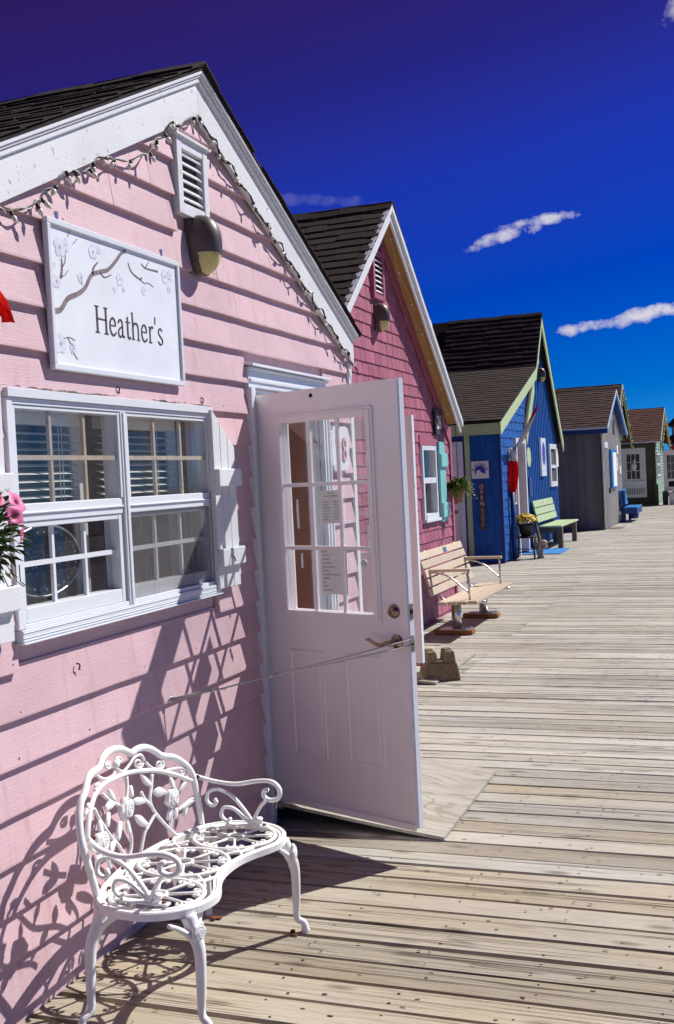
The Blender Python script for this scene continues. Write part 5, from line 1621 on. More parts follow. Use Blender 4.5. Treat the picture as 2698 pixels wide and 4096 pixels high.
# ------------------------------------------------------------------ crimson cottage
CX, CYA, CSL, CAP = -1.15, 10.65, 0.80, 4.36      # wall plane, ridge, pitch, height of the wall apex
CY0, CY1 = 7.95, 13.42
cot = thing('crimson_cottage', (CX, 10.65, 0), 'crimson shingled cottage with steep brown roof and teal shutter, next to the pink one', 'cottage', 'cottages along the boardwalk')
CW = (12.02, 12.64, 1.20, 2.05)
CD = (8.58, 9.52, 0.12, 2.2)
sh_ = MB()
ze_ = 2.12
wall_with_holes(sh_, 'x', CX, 0.09, CY0, CY1 - 0.03, 0, ze_, [CW, (CD[0], CD[1], 0, CD[3])])
gable(sh_, CX, 0.09, CY0, CY1 - 0.03, (CY0 + CY1) / 2 - 0.02, ze_ + 0.0002, CAP)
sh_.box(-5.2, CX - 0.0905, CY0, CY0 + 0.08, 0, ze_); sh_.box(-5.2, CX - 0.0905, CY1 - 0.10, CY1 - 0.03, 0, ze_); sh_.box(-5.3, -5.2, CY0, CY1 - 0.03, 0, ze_)
part('wall', sh_, MT['crimsontrim'], cot)
part('interior_lining', MB().box(-5.15, -5.1, CY0 + 0.1, CY1 - 0.12, 0, 2.1), MT['inside'], cot)
part('floor', MB().box(-5.1, CX - 0.1, CY0 + 0.09, CY1 - 0.12, 0.02, 0.1), MT['inside'], cot)
# wall shingles, course by course
rs = random.Random(31)
TABW = {}
def wall_tab(mat, key):
    if key not in TABW:
        V = [(0.0, 0.03, 0), (0.0, 0.97, 0), (0.014, 0.97, 0), (0.014, 0.03, 0), (0.0, 0.03, 1.12), (0.0, 0.97, 1.12), (0.003, 0.97, 1.12), (0.003, 0.03, 1.12)]
        m = MB().add(V, [(0, 1, 2, 3), (4, 7, 6, 5), (0, 4, 5, 1), (3, 2, 6, 7), (0, 3, 7, 4), (1, 5, 6, 2)]).mesh('wall_shingle')
        fixn(m); m.materials.append(mat); TABW[key] = m
    return TABW[key]
EX = 0.128
pcs = []
for r in range(0, 34):
    z = 0.04 + r * EX
    half = (CAP - z - EX * 1.12) / CSL if z > 1.9 else 9
    y = CY0 + rs.uniform(0, 0.1)
    while y < CY1 - 0.09:
        w = rs.choice((0.07, 0.09, 0.11, 0.13, 0.15, 0.18, 0.20)) * 1.1
        a, b = y, min(y + w, CY1 - 0.09)
        y += w
        m_ = (a + b) / 2
        if max(abs(a - CYA), abs(b - CYA)) > half + 0.02: continue
        if CW[0] - 0.04 < m_ < CW[1] + 0.04 and CW[2] - 0.13 < z < CW[3] + 0.03: continue
        if CD[0] - 0.12 < m_ < CD[1] + 0.12 and z < CD[3] + 0.10: continue
        if 10.47 < m_ < 10.84 and 3.52 < z < 4.02: continue
        pcs.append((a, b - a, z + rs.uniform(-0.0025, 0.0025), EX, rs.uniform(0, 0.002)))
def seen(p):
    # what the pink cottage and the open door leave in view, largest first
    y, z = p[0], p[2]
    hidden = z < 2.2 and y < 11.6
    return (1 if hidden else 0, (Vector((CX, y, z)) - Vector((2.25, 0, 1.72))).length)
pcs.sort(key=seen)
jn = MB()
wm = wall_tab(MT['crimson'], 'cr')
wv = [v.co.copy() for v in wm.vertices]; wf = [tuple(p.vertices) for p in wm.polygons]
for i, (a, w, z, h, l) in enumerate(pcs):
    if i < 300: part('wall_shingle', wm, None, cot, loc=(CX + l, a, z), scale=(1.15, w, h))
    else: jn.add([(CX + l + v.x * 1.15, a + v.y * w, z + v.z * h) for v in wv], wf)
tag(part('wall_shingle_field', jn, MT['crimson'], cot), kind='stuff')
part('corner_board', MB().box(CX - 0.09, CX + 0.03, CY1 - 0.09, CY1, 0.02, 2.30), MT['crimsontrim'], cot, bevel=0.004)
part('window_head_board', MB().box(CX, CX + 0.024, CW[0] - 0.05, CW[1] + 0.06, CW[3] + 0.005, CW[3] + 0.12), MT['crimsontrim'], cot)
# roof with an overhang: white barge board, ochre soffit
XR = -0.975
rt = MB()
for ye in (8.02, 13.25):
    z1 = CAP + 0.075 - CSL * abs(ye - CYA)
    rt.prism([(XR, CYA, CAP + 0.075), (XR, ye, z1), (XR, ye, z1 + 0.025), (XR, CYA, CAP + 0.10)], (-4.4, 0, 0))
crf = part('roof', rt, MT['roof1'], cot)
sf = MB()
for ye in (8.02, 13.24):
    z1 = CAP + 0.04 - CSL * abs(ye - CYA)
    sf.prism([(CX + 0.012, CYA, CAP + 0.04), (CX + 0.012, ye, z1), (CX + 0.012, ye, z1 + 0.034), (CX + 0.012, CYA, CAP + 0.074)], (XR - 0.003 - CX - 0.012, 0, 0))
part('soffit', sf, MT['ochre'], crf)
bb = MB()
rake_pair(bb, XR, XR + 0.024, CYA, CAP, CSL, 8.0, 13.27, 0.118, -0.055)
part('barge_board', bb, MT['peel'], crf)
bb = MB()
rake_pair(bb, XR + 0.0245, XR + 0.05, CYA, CAP, CSL, 7.99, 13.28, 0.122, 0.035)
part('drip_moulding', bb, MT['white'], crf)
bb = MB()
rake_pair(bb, CX + 0.016, CX + 0.035, CYA, CAP, CSL, 8.0, 13.33, 0.038, -0.13)
part('frieze_board', bb, MT['crimsontrim'], cot)
k_ = math.sqrt(1 + CSL * CSL)
shingle_slope(crf, MT['roof1'], 'c1', (XR + 0.055, 8.0, CAP + 0.105 - CSL * (CYA - 8.0)), Vector((0, 1, CSL)).normalized(), 0, -3.0, (CYA - 8.0) * k_, 0.135, 0.30, 260, 0.013, 12, ragged=0.012)
shingle_slope(crf, MT['roof1'], 'c1', (XR + 0.055, 13.29, CAP + 0.105 - CSL * (13.29 - CYA)), Vector((0, -1, CSL)).normalized(), 0, -0.9, (13.29 - CYA) * k_, 0.135, 0.30, 24, 0.013, 13)
cp = MB()
for i in range(12):
    x = XR + 0.058 - i * 0.27
    z = CAP + 0.118
    cp.prism([(x, CYA - 0.11, z - CSL * 0.11), (x, CYA, z), (x, CYA + 0.11, z - CSL * 0.11), (x, CYA + 0.11, z - CSL * 0.11 + 0.014), (x, CYA, z + 0.018), (x, CYA - 0.11, z - CSL * 0.11 + 0.014)], (-0.29, 0, 0.004 if i % 2 else -0.002))
part('ridge_cap', cp, MT['roof1'], crf)
# string of small lamps tucked under the soffit
ss = thing('soffit_lights', (-1.05, 12.0, 3.2), 'pale cord of small clear lamps clipped under the ochre soffit of the crimson cottage', 'string lights')
pth = [(-1.06 + 0.02 * math.sin(i * 1.3), 10.8 + i * 0.12, CAP + 0.030 - CSL * (0.15 + i * 0.12) + 0.006 * math.sin(i * 2.1)) for i in range(20)]
part('wire', MB().tube(catmull(pth, 3), 0.006, 5), MT['slat'], ss, smooth=True)
for i in range(1, 20, 3):
    part('lamp', MB().ball(pth[i], 0.022, 0.022, 0.02, 8, 5), MT['bulb'], ss, smooth=True)
# vent
vv = part('vent', MB().box(CX - 0.02, CX + 0.004, 10.52, 10.80, 3.56, 3.98), MT['blackhole'], cot)
f_ = MB()
f_.box(CX, CX + 0.05, 10.47, 10.525, 3.52, 4.02); f_.box(CX, CX + 0.05, 10.785, 10.84, 3.52, 4.02)
f_.box(CX, CX + 0.048, 10.5255, 10.7845, 3.52, 3.575); f_.box(CX, CX + 0.048, 10.5255, 10.7845, 3.965, 4.02)
part('vent_frame', f_, MT['crimsontrim'], vv)
for i in range(7):
    z = 3.59 + i * 0.052
    part('louver', MB().prism([(CX + 0.008, 10.528, z + 0.035), (CX + 0.042, 10.528, z), (CX + 0.046, 10.528, z + 0.006), (CX + 0.012, 10.528, z + 0.041)], (0, 0.254, 0)), MT['peel'], vv)
wall_lamp('wall_lamp', (CX + 0.035, 10.60, 3.33), 1.08, 'brown oval wall lamp on the crimson shingles under the louvered vent')
# window and teal shutter
fw = MB()
a, b, c, d = CW
fw.box(CX - 0.05, CX + 0.035, a, a + 0.05, c, d); fw.box(CX - 0.05, CX + 0.035, b - 0.05, b, c, d)
fw.box(CX - 0.05, CX + 0.034, a + 0.0502, b - 0.0502, d - 0.05, d); fw.box(CX - 0.05, CX + 0.045, a + 0.0502, b - 0.0502, c, c + 0.06)
fw.box(CX - 0.05, CX + 0.03, a + 0.0502, b - 0.0502, 1.615, 1.68); fw.box(CX, CX + 0.06, a - 0.02, b + 0.02, c - 0.035, c - 0.001)
cw = part('window', fw, MT['vinyl'], cot, bevel=0.003)
for z0, z1, x in ((c + 0.06, 1.614, CX - 0.03), (1.681, d - 0.051, CX - 0.012)):
    part('pane', MB().add([(x, a + 0.05, z0), (x, b - 0.05, z0), (x, b - 0.05, z1), (x, a + 0.05, z1)], [(0, 1, 2, 3)]), MT['glass'], cw)
for i in range(2):
    tsb = (MB().box(CX + 0.02, CX + 0.0498, 12.725 + i * 0.135, 12.857 + i * 0.135, 1.14, 2.105))
    if i == 0: ts = part('shutter', tsb, MT['teal'], cot, bevel=0.004)
    else: part('board', tsb, MT['teal'], ts, bevel=0.004)
part('batten', MB().box(CX + 0.05, CX + 0.075, 12.72, 13.015, 1.80, 1.96), MT['teal'], ts, bevel=0.004)
part('batten', MB().box(CX + 0.05, CX + 0.075, 12.72, 13.015, 1.19, 1.37), MT['teal'], ts, bevel=0.004)
# things seen on the sill inside
for (y, z, r, mt, nm, lb) in ((12.2, 1.80, 0.07, 'teal', 'glass_vase', 'teal glass ornament in the upper light of the crimson cottage window'), (12.26, 1.72, 0.045, 'crimsontrim', 'red_ornament', 'red ornament below the teal one in the crimson cottage window'), (12.30, 1.72, 0.05, 'lime', 'yellow_ornament', 'yellow green ornament on the sash of the crimson cottage window')):
    m_ = MB().lathe((CX - 0.12, y, z - 0.09), (0, 0, 1), [(r * 0.5, 0), (r, 0.04), (r * 0.8, 0.09), (r * 0.35, 0.13), (r * 0.5, 0.17)], 12)
    tag(part(nm, m_, MT[mt], smooth=True), lb, 'ornament')
part('curtain', MB().box(CX - 0.25, CX - 0.24, 12.4, 12.6, 1.2, 2.0), MT['blind'], cw)
# door casing and the open door
dc = MB()
dc.box(CX, CX + 0.04, CD[0] - 0.10, CD[0] - 0.001, 0.03, CD[3]); dc.box(CX, CX + 0.04, CD[1] + 0.001, CD[1] + 0.1, 0.03, CD[3]); dc.box(CX, CX + 0.041, CD[0] - 0.10, CD[1] + 0.10, CD[3] + 0.001, CD[3] + 0.1)
part('door_casing', dc, MT['vinyl'], cot, bevel=0.004)
h2 = Vector((CX + 0.045, CD[0] + 0.01, 0))
d2 = (Vector((-0.155, 8.47, 0)) - h2).normalized()
n2 = Vector((d2.y, -d2.x, 0))
def d2box(mb, u0, u1, z0, z1, a_, b_): return mb.obox(h2, d2, ZZ, n2, (u0, z0, a_), (u1, z1, b_))
W2 = 0.905
sm_ = MB()
for u0, u1, z0, z1 in ((0, 0.17, 0.19, 2.205), (0.74, W2, 0.19, 2.205), (0.1702, 0.7398, 0.19, 1.10), (0.1702, 0.7398, 2.04, 2.205)): d2box(sm_, u0, u1, z0, z1, -0.042, 0)
dr2 = part('door', sm_, MT['doorwhite'], cot)
em = MB(); d2box(em, W2 + 0.0005, W2 + 0.006, 0.19, 2.205, -0.042, 0)
part('edge_strip', em, MT['edgewhite'], dr2)
km_ = MB(); d2box(km_, 0.0, W2, 0.165, 0.1895, -0.040, -0.002)
part('bottom_edge', km_, MT['kick'], dr2)
for i in (1, 2):
    u = 0.17 + 0.57 * i / 3
    part('muntin', d2box(MB(), u - 0.012, u + 0.012, 1.1002, 2.0398, -0.03, -0.004), MT['doorwhite'], dr2)
    z = 1.10 + 0.94 * i / 3
    part('muntin', d2box(MB(), 0.1702, 0.7398, z - 0.012, z + 0.012, -0.029, -0.005), MT['doorwhite'], dr2)
gp = [h2 + d2 * u + ZZ * z + n2 * -0.018 for u, z in ((0.17, 1.10), (0.74, 1.10), (0.74, 2.04), (0.17, 2.04))]
part('pane', MB().add(gp, [(0, 1, 2, 3)]), MT['doorglass'], dr2)
def d2p(u, z, n=0.0): return h2 + d2 * u + ZZ * z + n2 * n
part('deadbolt', MB().lathe(d2p(0.80, 1.155), n2, [(0.032, 0), (0.030, 0.008), (0.020, 0.026), (0.0, 0.027)], 18), MT['brass'], dr2, smooth=True)
part('door_knob', MB().lathe(d2p(0.80, 1.00), n2, [(0.036, 0), (0.034, 0.006), (0.014, 0.012), (0.014, 0.03), (0.028, 0.045), (0.030, 0.058), (0.02, 0.068), (0.0, 0.07)], 20), MT['brass'], dr2, smooth=True)
part('bore_hole', MB().lathe(d2p(0.80, 1.42), n2, [(0.022, 0), (0.022, 0.003), (0.017, 0.004), (0.016, 0.0015)], 16), MT['blackhole'], dr2)
# number board
nb = thing('number_board', (CX + 0.03, 12.8, 2.19), 'charcoal board with white number 26 on the crimson wall', 'number board')
part('board', MB().box(CX + 0.03, CX + 0.055, 12.60, 12.90, 2.185, 2.50), MT['board26'], nb, bevel=0.004)
lettering('numerals', '26', 0.225, (CX + 0.0565, 12.75, 2.262), (0, 1, 0), (0, 0, 1), MT['chalk'], nb, 0.5, 0.86, 0.004)
# second plywood sheet
rp2 = part('plywood_ramp', MB().prism([(CX + 0.06, 8.55, 0.10), (-0.12, 8.55, 0.002), (-0.12, 8.55, 0.02), (CX + 0.06, 8.55, 0.118)], (0, 1.45, 0)), MT['ply'])
tag(rp2, 'weathered plywood sheet before the crimson cottage door, behind the concrete block', 'ramp', 'plywood ramps')

# concrete block with four posts that props the door
cb = MB()
B0 = Vector((-0.16, 8.82, 0))
ca, sa_ = math.cos(R_(24)), math.sin(R_(24))
def bp(u, v, z): return (B0.x + u * ca - v * sa_, B0.y + u * sa_ + v * ca, z)
def frustum(u0, u1, v0, v1, z0, z1, t=0.0):
    cb.add([bp(u0, v0, z0), bp(u1, v0, z0), bp(u1, v1, z0), bp(u0, v1, z0), bp(u0 + t, v0 + t, z1), bp(u1 - t, v0 + t, z1), bp(u1 - t, v1 - t, z1), bp(u0 + t, v1 - t, z1)], [(0, 3, 2, 1), (4, 5, 6, 7), (0, 1, 5, 4), (1, 2, 6, 5), (2, 3, 7, 6), (3, 0, 4, 7)])
frustum(-0.155, 0.155, -0.155, 0.155, 0.004, 0.15, 0.024)
for u, v in ((-0.075, -0.075), (0.075, -0.075), (-0.075, 0.075), (0.075, 0.075)):
    frustum(u - 0.050, u + 0.050, v - 0.050, v + 0.050, 0.1495, 0.245, 0.012)
blk = part('deck_block', cb, MT['block'], bevel=0.012)
tag(blk, 'mossy brown concrete deck block with notched top, propping the second door', 'concrete block')

# slatted bench on two steel posts
sb = thing('slatted_bench', (-0.55, 11.9, 0), 'pale wood slatted bench with steel posts and armrests, before the crimson cottage', 'bench')
BY0, BY1 = 10.95, 12.84
zs = 0.39
for i in range(4):
    x = -0.36 - i * 0.108
    part('seat_slat', MB().box(x - 0.048, x + 0.048, BY0, BY1, zs - 0.030 + i * -0.004, zs + 0.004 - i * 0.004), MT['slat'], sb, bevel=0.006)
bdir = Vector((-0.30, 0, 0.95)).normalized()
bn = Vector((0.95, 0, 0.30)).normalized()
for i in range(5):
    o = Vector((-0.80, 0, 0.43)) + bdir * (0.012 + i * 0.098) + bn * (0.006 * math.sin(i))
    part('back_slat', MB().obox(o, (0, 1, 0), bdir, bn, (BY0, 0, 0), (BY1, 0.082, 0.032)), MT['slat'], sb, bevel=0.006)
for y in (11.3, 12.6):
    fr_ = MB()
    fr_.tube(catmull([(-0.30, y, zs - 0.045), (-0.55, y, zs - 0.055), (-0.72, y, zs - 0.045), (-0.80, y, 0.43), (-0.88, y, 0.62), (-0.955, y, 0.90)], 4), 0.016, 8)
    part('frame_bar', fr_, MT['steel'], sb, smooth=True)
    part('post', MB().lathe((-0.62, y, 0.062), (0, 0, 1), [(0.052, 0), (0.052, zs - 0.12)], 18), MT['steel'], sb, smooth=True)
    bp_ = part('base_plate', MB().box(-0.80, -0.46, y - 0.10, y + 0.10, 0.052, 0.062), MT['steel'], sb, bevel=0.004)
    part('skid', MB().box(-0.86, -0.44, y - 0.075, y + 0.075, 0.004, 0.0515), MT['slatdark'], sb, bevel=0.004)
    for yy in (-0.07, 0.07):
        part('bolt', MB().lathe((-0.50, y + yy, 0.062), (0, 0, 1), [(0.012, 0), (0.012, 0.012), (0.0, 0.014)], 8), MT['steel'], bp_)
for y in (11.12, 12.70):
    part('arm', MB().box(-0.98, -0.40, y - 0.035, y + 0.035, 0.685, 0.715), MT['slat'], sb, bevel=0.006)
    ab = MB()
    ab.tube([(-0.43, y, 0.69), (-0.425, y, zs - 0.03)], 0.011, 8)
    ab.tube(catmull([(-0.90, y, 0.675), (-0.76, y, 0.672), (-0.62, y, 0.62), (-0.50, y, 0.52), (-0.43, y, 0.46)], 4), 0.010, 8)
    part('arm_brace', ab, MT['steel'], sb, smooth=True)
# plaque on the top slat
o = Vector((-0.80, 0, 0.43)) + bdir * (0.012 + 4 * 0.098) + bn * 0.034
part('plaque', MB().obox(o, (0, 1, 0), bdir, bn, (11.95, 0.012, 0), (12.06, 0.065, 0.003)), MT['steel'], sb)

# hanging fern at the corner
fe = thing('hanging_fern', (-0.95, 13.2, 1.4), 'green fern in a clay hanging basket at the corner of the crimson cottage', 'fern')
FC = Vector((-1.02, 13.25, 1.60))
part('basket', MB().lathe((FC.x, FC.y, FC.z - 0.25), (0, 0, 1), [(0.05, 0), (0.07, 0.10), (0.085, 0.22), (0.07, 0.22)], 16), MT['terra'], fe, smooth=True)
part('hanger_wire', MB().tube([(FC.x, FC.y, FC.z), (FC.x, FC.y, 2.3)], 0.004, 5), MT['wire'], fe)
rf2 = random.Random(17)
fr = MB()
for i in range(64):
    a = rf2.uniform(0, 6.283)
    L_ = rf2.uniform(0.13, 0.25)
    el = rf2.uniform(0.1, 1.35)
    d_ = Vector((math.cos(a) * math.cos(el), math.sin(a) * math.cos(el), math.sin(el)))
    pts = []
    for q in range(9):
        t = q / 8
        pts.append(FC + d_ * (L_ * t) + Vector((0, 0, -0.20 * t * t * (1.1 - 0.4 * math.sin(el)))) + Vector((0, 0, -0.02)))
    side = d_.cross(Vector((0, 0, 1))).normalized()
    for q in range(1, 9):
        t = q / 8
        tg = (pts[q] - pts[q - 1]).normalized()
        for s in (-1, 1):
            leaf_blade(fr, pts[q], side * s + tg * 0.5, (0, 0, 1), 0.06 * math.sin(math.pi * (0.12 + 0.8 * t)) + 0.012, 0.026, 0.1)
    fr.tube(pts, 0.0025, 3)
tag(part('fronds', fr, MT['fern'], fe), kind='stuff')

# ------------------------------------------------------------------ blue art shop
BX, BXF, BYC, BYL = -1.85, -2.0, 25.0, 19.96
blu = thing('blue_art_shop', (BX, 23.5, 0), 'bright blue shop with lime trim, steep gable and lean-to roof, third along the walk', 'shop', 'cottages along the boardwalk')
KY, KZ, AZ = 23.93, 3.92, 5.22
EY, EZ = 19.86, 2.62
w_ = MB()
wall_with_holes(w_, 'x', BX - 0.02, 0.10, BYL + 0.02, 22.62, 0, 2.60, [(21.45, 22.30, 0, 2.25)])
w_.prism([(BX - 0.02, BYL + 0.02, 2.6003), (BX - 0.02, 22.62, 2.6003), (BX - 0.02, 23.75, 3.75), (BX - 0.02, 23.5, 3.72)], (-0.10, 0, 0))
wall_with_holes(w_, 'y', BYL + 0.02, 0.10, -6.0, BX - 0.125, 0, 2.5, [(-3.35, -2.60, 0, 2.28)])
part('wall', w_, MT['bluetrim'], blu)
# corrugated main front: each pleat its own edge
cg = MB()
y = 22.62
i = 0
V, F = [], []
while y < 27.42:
    half_l = AZ - 0.10 - (BYC - y) * (AZ - KZ) / (BYC - KY) if y < BYC else AZ - 0.10 - (y - BYC) * 1.11
    zt = max(2.2, half_l)
    x = BXF + (0.045 if i % 4 in (1, 2) else 0.0)
    V += [(x, y, 0.02), (x, y, zt)]
    y += (0.030, 0.075, 0.030, 0.075)[i % 4]
    i += 1
F = [(2 * k, 2 * k + 2, 2 * k + 3, 2 * k + 1) for k in range(len(V) // 2 - 1)]
part('corrugated_front', MB().add(V, F), MT['blue'], blu)
part('back_wall', MB().box(-6.1, -6.0, BYL, 27.4, 0, 2.4), MT['bluetrim'], blu)
part('side_wall', MB().box(-6.0, BXF - 0.01, 27.3, 27.4, 0, 2.4), MT['bluetrim'], blu)
# shingles on the lean-to: front and side
bw_ = wall_tab(MT['blue'], 'bl')
rb2 = random.Random(41)
for r in range(21):
    z = 0.03 + r * 0.165
    y = BYL + 0.045
    while y < 22.6:
        w = rb2.choice((0.13, 0.18, 0.22, 0.26))
        b = min(y + w, 22.6)
        mid = (y + b) / 2
        roofz = EZ - 0.12 + (mid - EY) * (KZ - EZ) / (KY - EY)
        if z < roofz and not (21.33 < mid < 22.42 and z < 2.32) and b - y > 0.04:
            part('wall_shingle', bw_, None, blu, loc=(BX - 0.018 + rb2.uniform(0, 0.004), y, z + rb2.uniform(-0.012, 0.012)), scale=(1.4, b - y, 0.165))
        y += w
for r in range(14):
    z = 0.03 + r * 0.17
    x = BX - 0.04
    while x > -2.42:
        w = rb2.choice((0.10, 0.13, 0.16))
        o = part('wall_shingle', bw_, None, blu, loc=(x - w, BYL + 0.018 - rb2.uniform(0, 0.003), z + rb2.uniform(-0.01, 0.01)), scale=(1.2, w, 0.17))
        o.rotation_euler = (0, 0, -math.pi / 2)
        o.location.x += 0.0
        x -= w
part('corner_board', MB().box(BX - 0.045, BX + 0.012, BYL - 0.012, BYL + 0.042, 0.01, 2.42), MT['bluetrim'], blu)
# lime trim
lm = MB()
lm.box(-6.0, BX + 0.02, EY + 0.005, EY + 0.03, 2.40, 2.60)
lm.box(-6.0, BX + 0.015, EY - 0.01, EY + 0.0045, 2.50, 2.605)
part('fascia', lm, MT['lime'], blu)
part('door_post', MB().box(-2.52, -2.425, BYL - 0.012, BYL + 0.018, 0.01, 2.40), MT['lime'], blu)
def rake_piece(p, q, th, name='rake_board', x0=BX + 0.02, x1=BX + 0.05, mt='lime', par=None):
    return part(name, MB().prism([(x0, p[0], p[1] - th), (x0, q[0], q[1] - th), (x0, q[0], q[1]), (x0, p[0], p[1])], (x1 - x0, 0, 0)), MT[mt], par or blu)
rake_piece((EY, EZ), (KY, KZ), 0.24)
rake_piece((KY, KZ + 0.002), (BYC, AZ), 0.27)
rake_piece((BYC, AZ), (27.55, AZ - 2.55 * 1.11), 0.27)
rake_piece((22.55, 2.55), (23.72, 3.72), 0.34, x0=BX + 0.005, x1=BX + 0.035)
part('flashing', MB().prism([(BX + 0.0, 22.35, 2.55), (BX + 0.0, 22.50, 2.52), (BX + 0.0, 23.60, 3.62), (BX + 0.0, 23.45, 3.60)], (0.012, 0, 0)), MT['blackhole'], blu)
# roofs
rr_ = MB()
def slab(p, q, x0, x1, th=0.03): rr_.prism([(x0, p[0], p[1]), (x0, q[0], q[1]), (x0, q[0], q[1] + th), (x0, p[0], p[1] + th)], (x1 - x0, 0, 0))
slab((EY - 0.02, EZ), (KY, KZ), BX + 0.06, -6.2); slab((KY, KZ), (BYC, AZ), BX + 0.06, -6.2); slab((BYC, AZ), (27.6, AZ - 2.6 * 1.11), BX + 0.06, -6.2)
brf = part('roof', rr_, MT['roof1'], blu)
u1 = Vector((0, KY - EY, KZ - EZ)); L1 = u1.length
u2 = Vector((0, BYC - KY, AZ - KZ)); L2 = u2.length
shingle_slope(brf, MT['roof1'], 'b1', (BX + 0.075, EY - 0.03, EZ + 0.033), u1.normalized(), 0, -2.2, L1, 0.17, 0.32, 170, 0.016, 51, ragged=0.012)
shingle_slope(brf, MT['roof1'], 'b1', (BX + 0.075, KY - 0.01, KZ + 0.033), u2.normalized(), 0, -2.2, L2, 0.145, 0.32, 120, 0.016, 52, ragged=0.012)
# side door of the lean-to, in shade
sd_ = MB()
sd_.box(-3.32, -2.66, BYL + 0.03, BYL + 0.07, 0.05, 2.2)
bd = part('side_door', sd_, MT['doorwhite'], blu)
sc_ = MB()
sc_.box(-2.655, -2.56, BYL - 0.008, BYL + 0.02, 0.03, 2.2); sc_.box(-3.45, -2.56, BYL - 0.008, BYL + 0.02, 2.2005, 2.30)
part('side_door_casing', sc_, MT['vinyl'], blu)
part('glazing', MB().box(-3.2, -2.86, BYL + 0.022, BYL + 0.029, 1.3, 2.0), MT['blackhole'], bd)
gf = MB()
gf.box(-3.25, -2.84, BYL + 0.012, BYL + 0.021, 2.0, 2.06); gf.box(-2.88, -2.82, BYL + 0.013, BYL + 0.0215, 1.25, 1.999)
part('glazing_frame', gf, MT['doorwhite'], bd)
for z in (0.98, 1.16):
    part('lock', MB().lathe((-2.74, BYL + 0.03, z), (0, -1, 0), [(0.034, 0), (0.03, 0.01), (0.018, 0.03), (0.026, 0.05), (0.0, 0.06)], 14), MT['brass'], bd, smooth=True)
part('raised_panel', MB().box(-3.15, -2.83, BYL + 0.024, BYL + 0.029, 0.3, 1.05), MT['doorwhite'], bd)
# front doorway
dw = MB()
dw.box(BX - 0.03, BX + 0.035, 21.36, 21.45, 0.02, 2.25); dw.box(BX - 0.03, BX + 0.035, 22.30, 22.40, 0.02, 2.25); dw.box(BX - 0.03, BX + 0.036, 21.36, 22.40, 2.2505, 2.35)
part('door_casing', dw, MT['vinyl'], blu)
part('doorway_panel', MB().box(BX - 0.20, BX - 0.16, 21.46, 21.95, 0.03, 2.24), MT['insidewood'], blu)
part('front_door', MB().box(BX - 0.16, BX + 0.0, 22.27, 22.30, 0.05, 2.24), MT['doorwhite'], blu)
part('doorway_back', MB().box(BX - 1.2, BX - 1.15, 20.2, 22.6, 0, 2.4), MT['inside'], blu)
# downpipe at the corner of the lean-to front
part('downpipe', MB().tube([(BX + 0.06, 20.62, 0.02), (BX + 0.06, 20.62, 1.30)], 0.045, 8), MT['bluetrim'], blu, smooth=True)
part('green_window', MB().box(BX - 0.004, BX + 0.02, 20.95, 21.28, 1.05, 1.85), MT['lime'], blu)
part('window_glass', MB().box(BX + 0.0205, BX + 0.024, 21.0, 21.23, 1.1, 1.8), MT['inside'], blu)
# main front: window, vent
fw = MB()
WY0, WY1, WZ0, WZ1 = 26.0, 27.0, 1.28, 2.30
xf = BXF + 0.05
fw.box(xf, xf + 0.05, WY0, WY0 + 0.12, WZ0, WZ1); fw.box(xf, xf + 0.05, WY1 - 0.12, WY1, WZ0, WZ1); fw.box(xf, xf + 0.049, WY0 + 0.1205, WY1 - 0.1205, WZ1 - 0.12, WZ1); fw.box(xf, xf + 0.055, WY0 + 0.1205, WY1 - 0.1205, WZ0, WZ0 + 0.12); fw.box(xf, xf + 0.045, WY0 + 0.1205, WY1 - 0.1205, 1.72, 1.80)
bwn = part('window', fw, MT['vinyl'], blu)
for z0, z1 in ((WZ0 + 0.12, 1.7195), (1.8005, WZ1 - 0.12)):
    part('pane', MB().box(xf, xf + 0.01, WY0 + 0.12, WY1 - 0.12, z0, z1), MT['inside'], bwn)
vf = MB()
vf.box(xf, xf + 0.03, 24.72, 24.80, 4.1, 4.55); vf.box(xf, xf + 0.03, 25.0, 25.08, 4.1, 4.55); vf.box(xf, xf + 0.029, 24.8005, 24.9995, 4.1, 4.17); vf.box(xf, xf + 0.029, 24.8005, 24.9995, 4.48, 4.55)
bv = part('vent', vf, MT['lime'], blu)
part('louver', MB().box(xf, xf + 0.01, 24.80, 25.0, 4.17, 4.48), MT['board26'], bv)
wall_lamp('wall_lamp', (xf + 0.02, 25.15, 3.86), 1.25, 'brown oval wall lamp on the blue corrugated gable below its lime vent')
# framed wave print, octagonal plate, small signs
fp = thing('framed_print', (xf, 25.1, 1.55), 'white framed panel with a blue round print on the blue corrugated front', 'panel')
part('frame', MB().box(xf, xf + 0.05, 24.75, 25.40, 1.55, 2.42), MT['vinyl'], fp)
part('print', MB().prism([(xf + 0.0505, 25.075 + 0.21 * math.cos(a), 2.06 + 0.26 * math.sin(a)) for a in [q * math.pi / 10 for q in range(20)]], (0.003, 0, 0)), MT['logoblue'], fp)
part('caption', MB().box(xf + 0.0505, xf + 0.053, 24.92, 25.23, 1.66, 1.72), MT['petalprint'], fp)
op = MB().prism([(xf + 0.01, 23.25 + 0.24 * math.cos(a), 1.98 + 0.22 * math.sin(a)) for a in [R_(22.5 + 45 * q) for q in range(8)]], (0.03, 0, 0))
tag(part('number_plate', op, MT['lime']), 'pale lime octagonal plate beside the doorway of the blue shop', 'plate')
s1 = MB().box(xf, xf + 0.03, 27.08, 27.34, 1.75, 2.20)
tag(part('notice_board', s1, MT['paper']), 'small white notice at the right end of the blue front', 'notice')
s2 = MB().box(xf, xf + 0.03, 23.2, 23.5, 1.15, 1.55)
tag(part('brochure_box', s2, MT['bluetrim']), 'small blue brochure box under the octagonal plate', 'box')
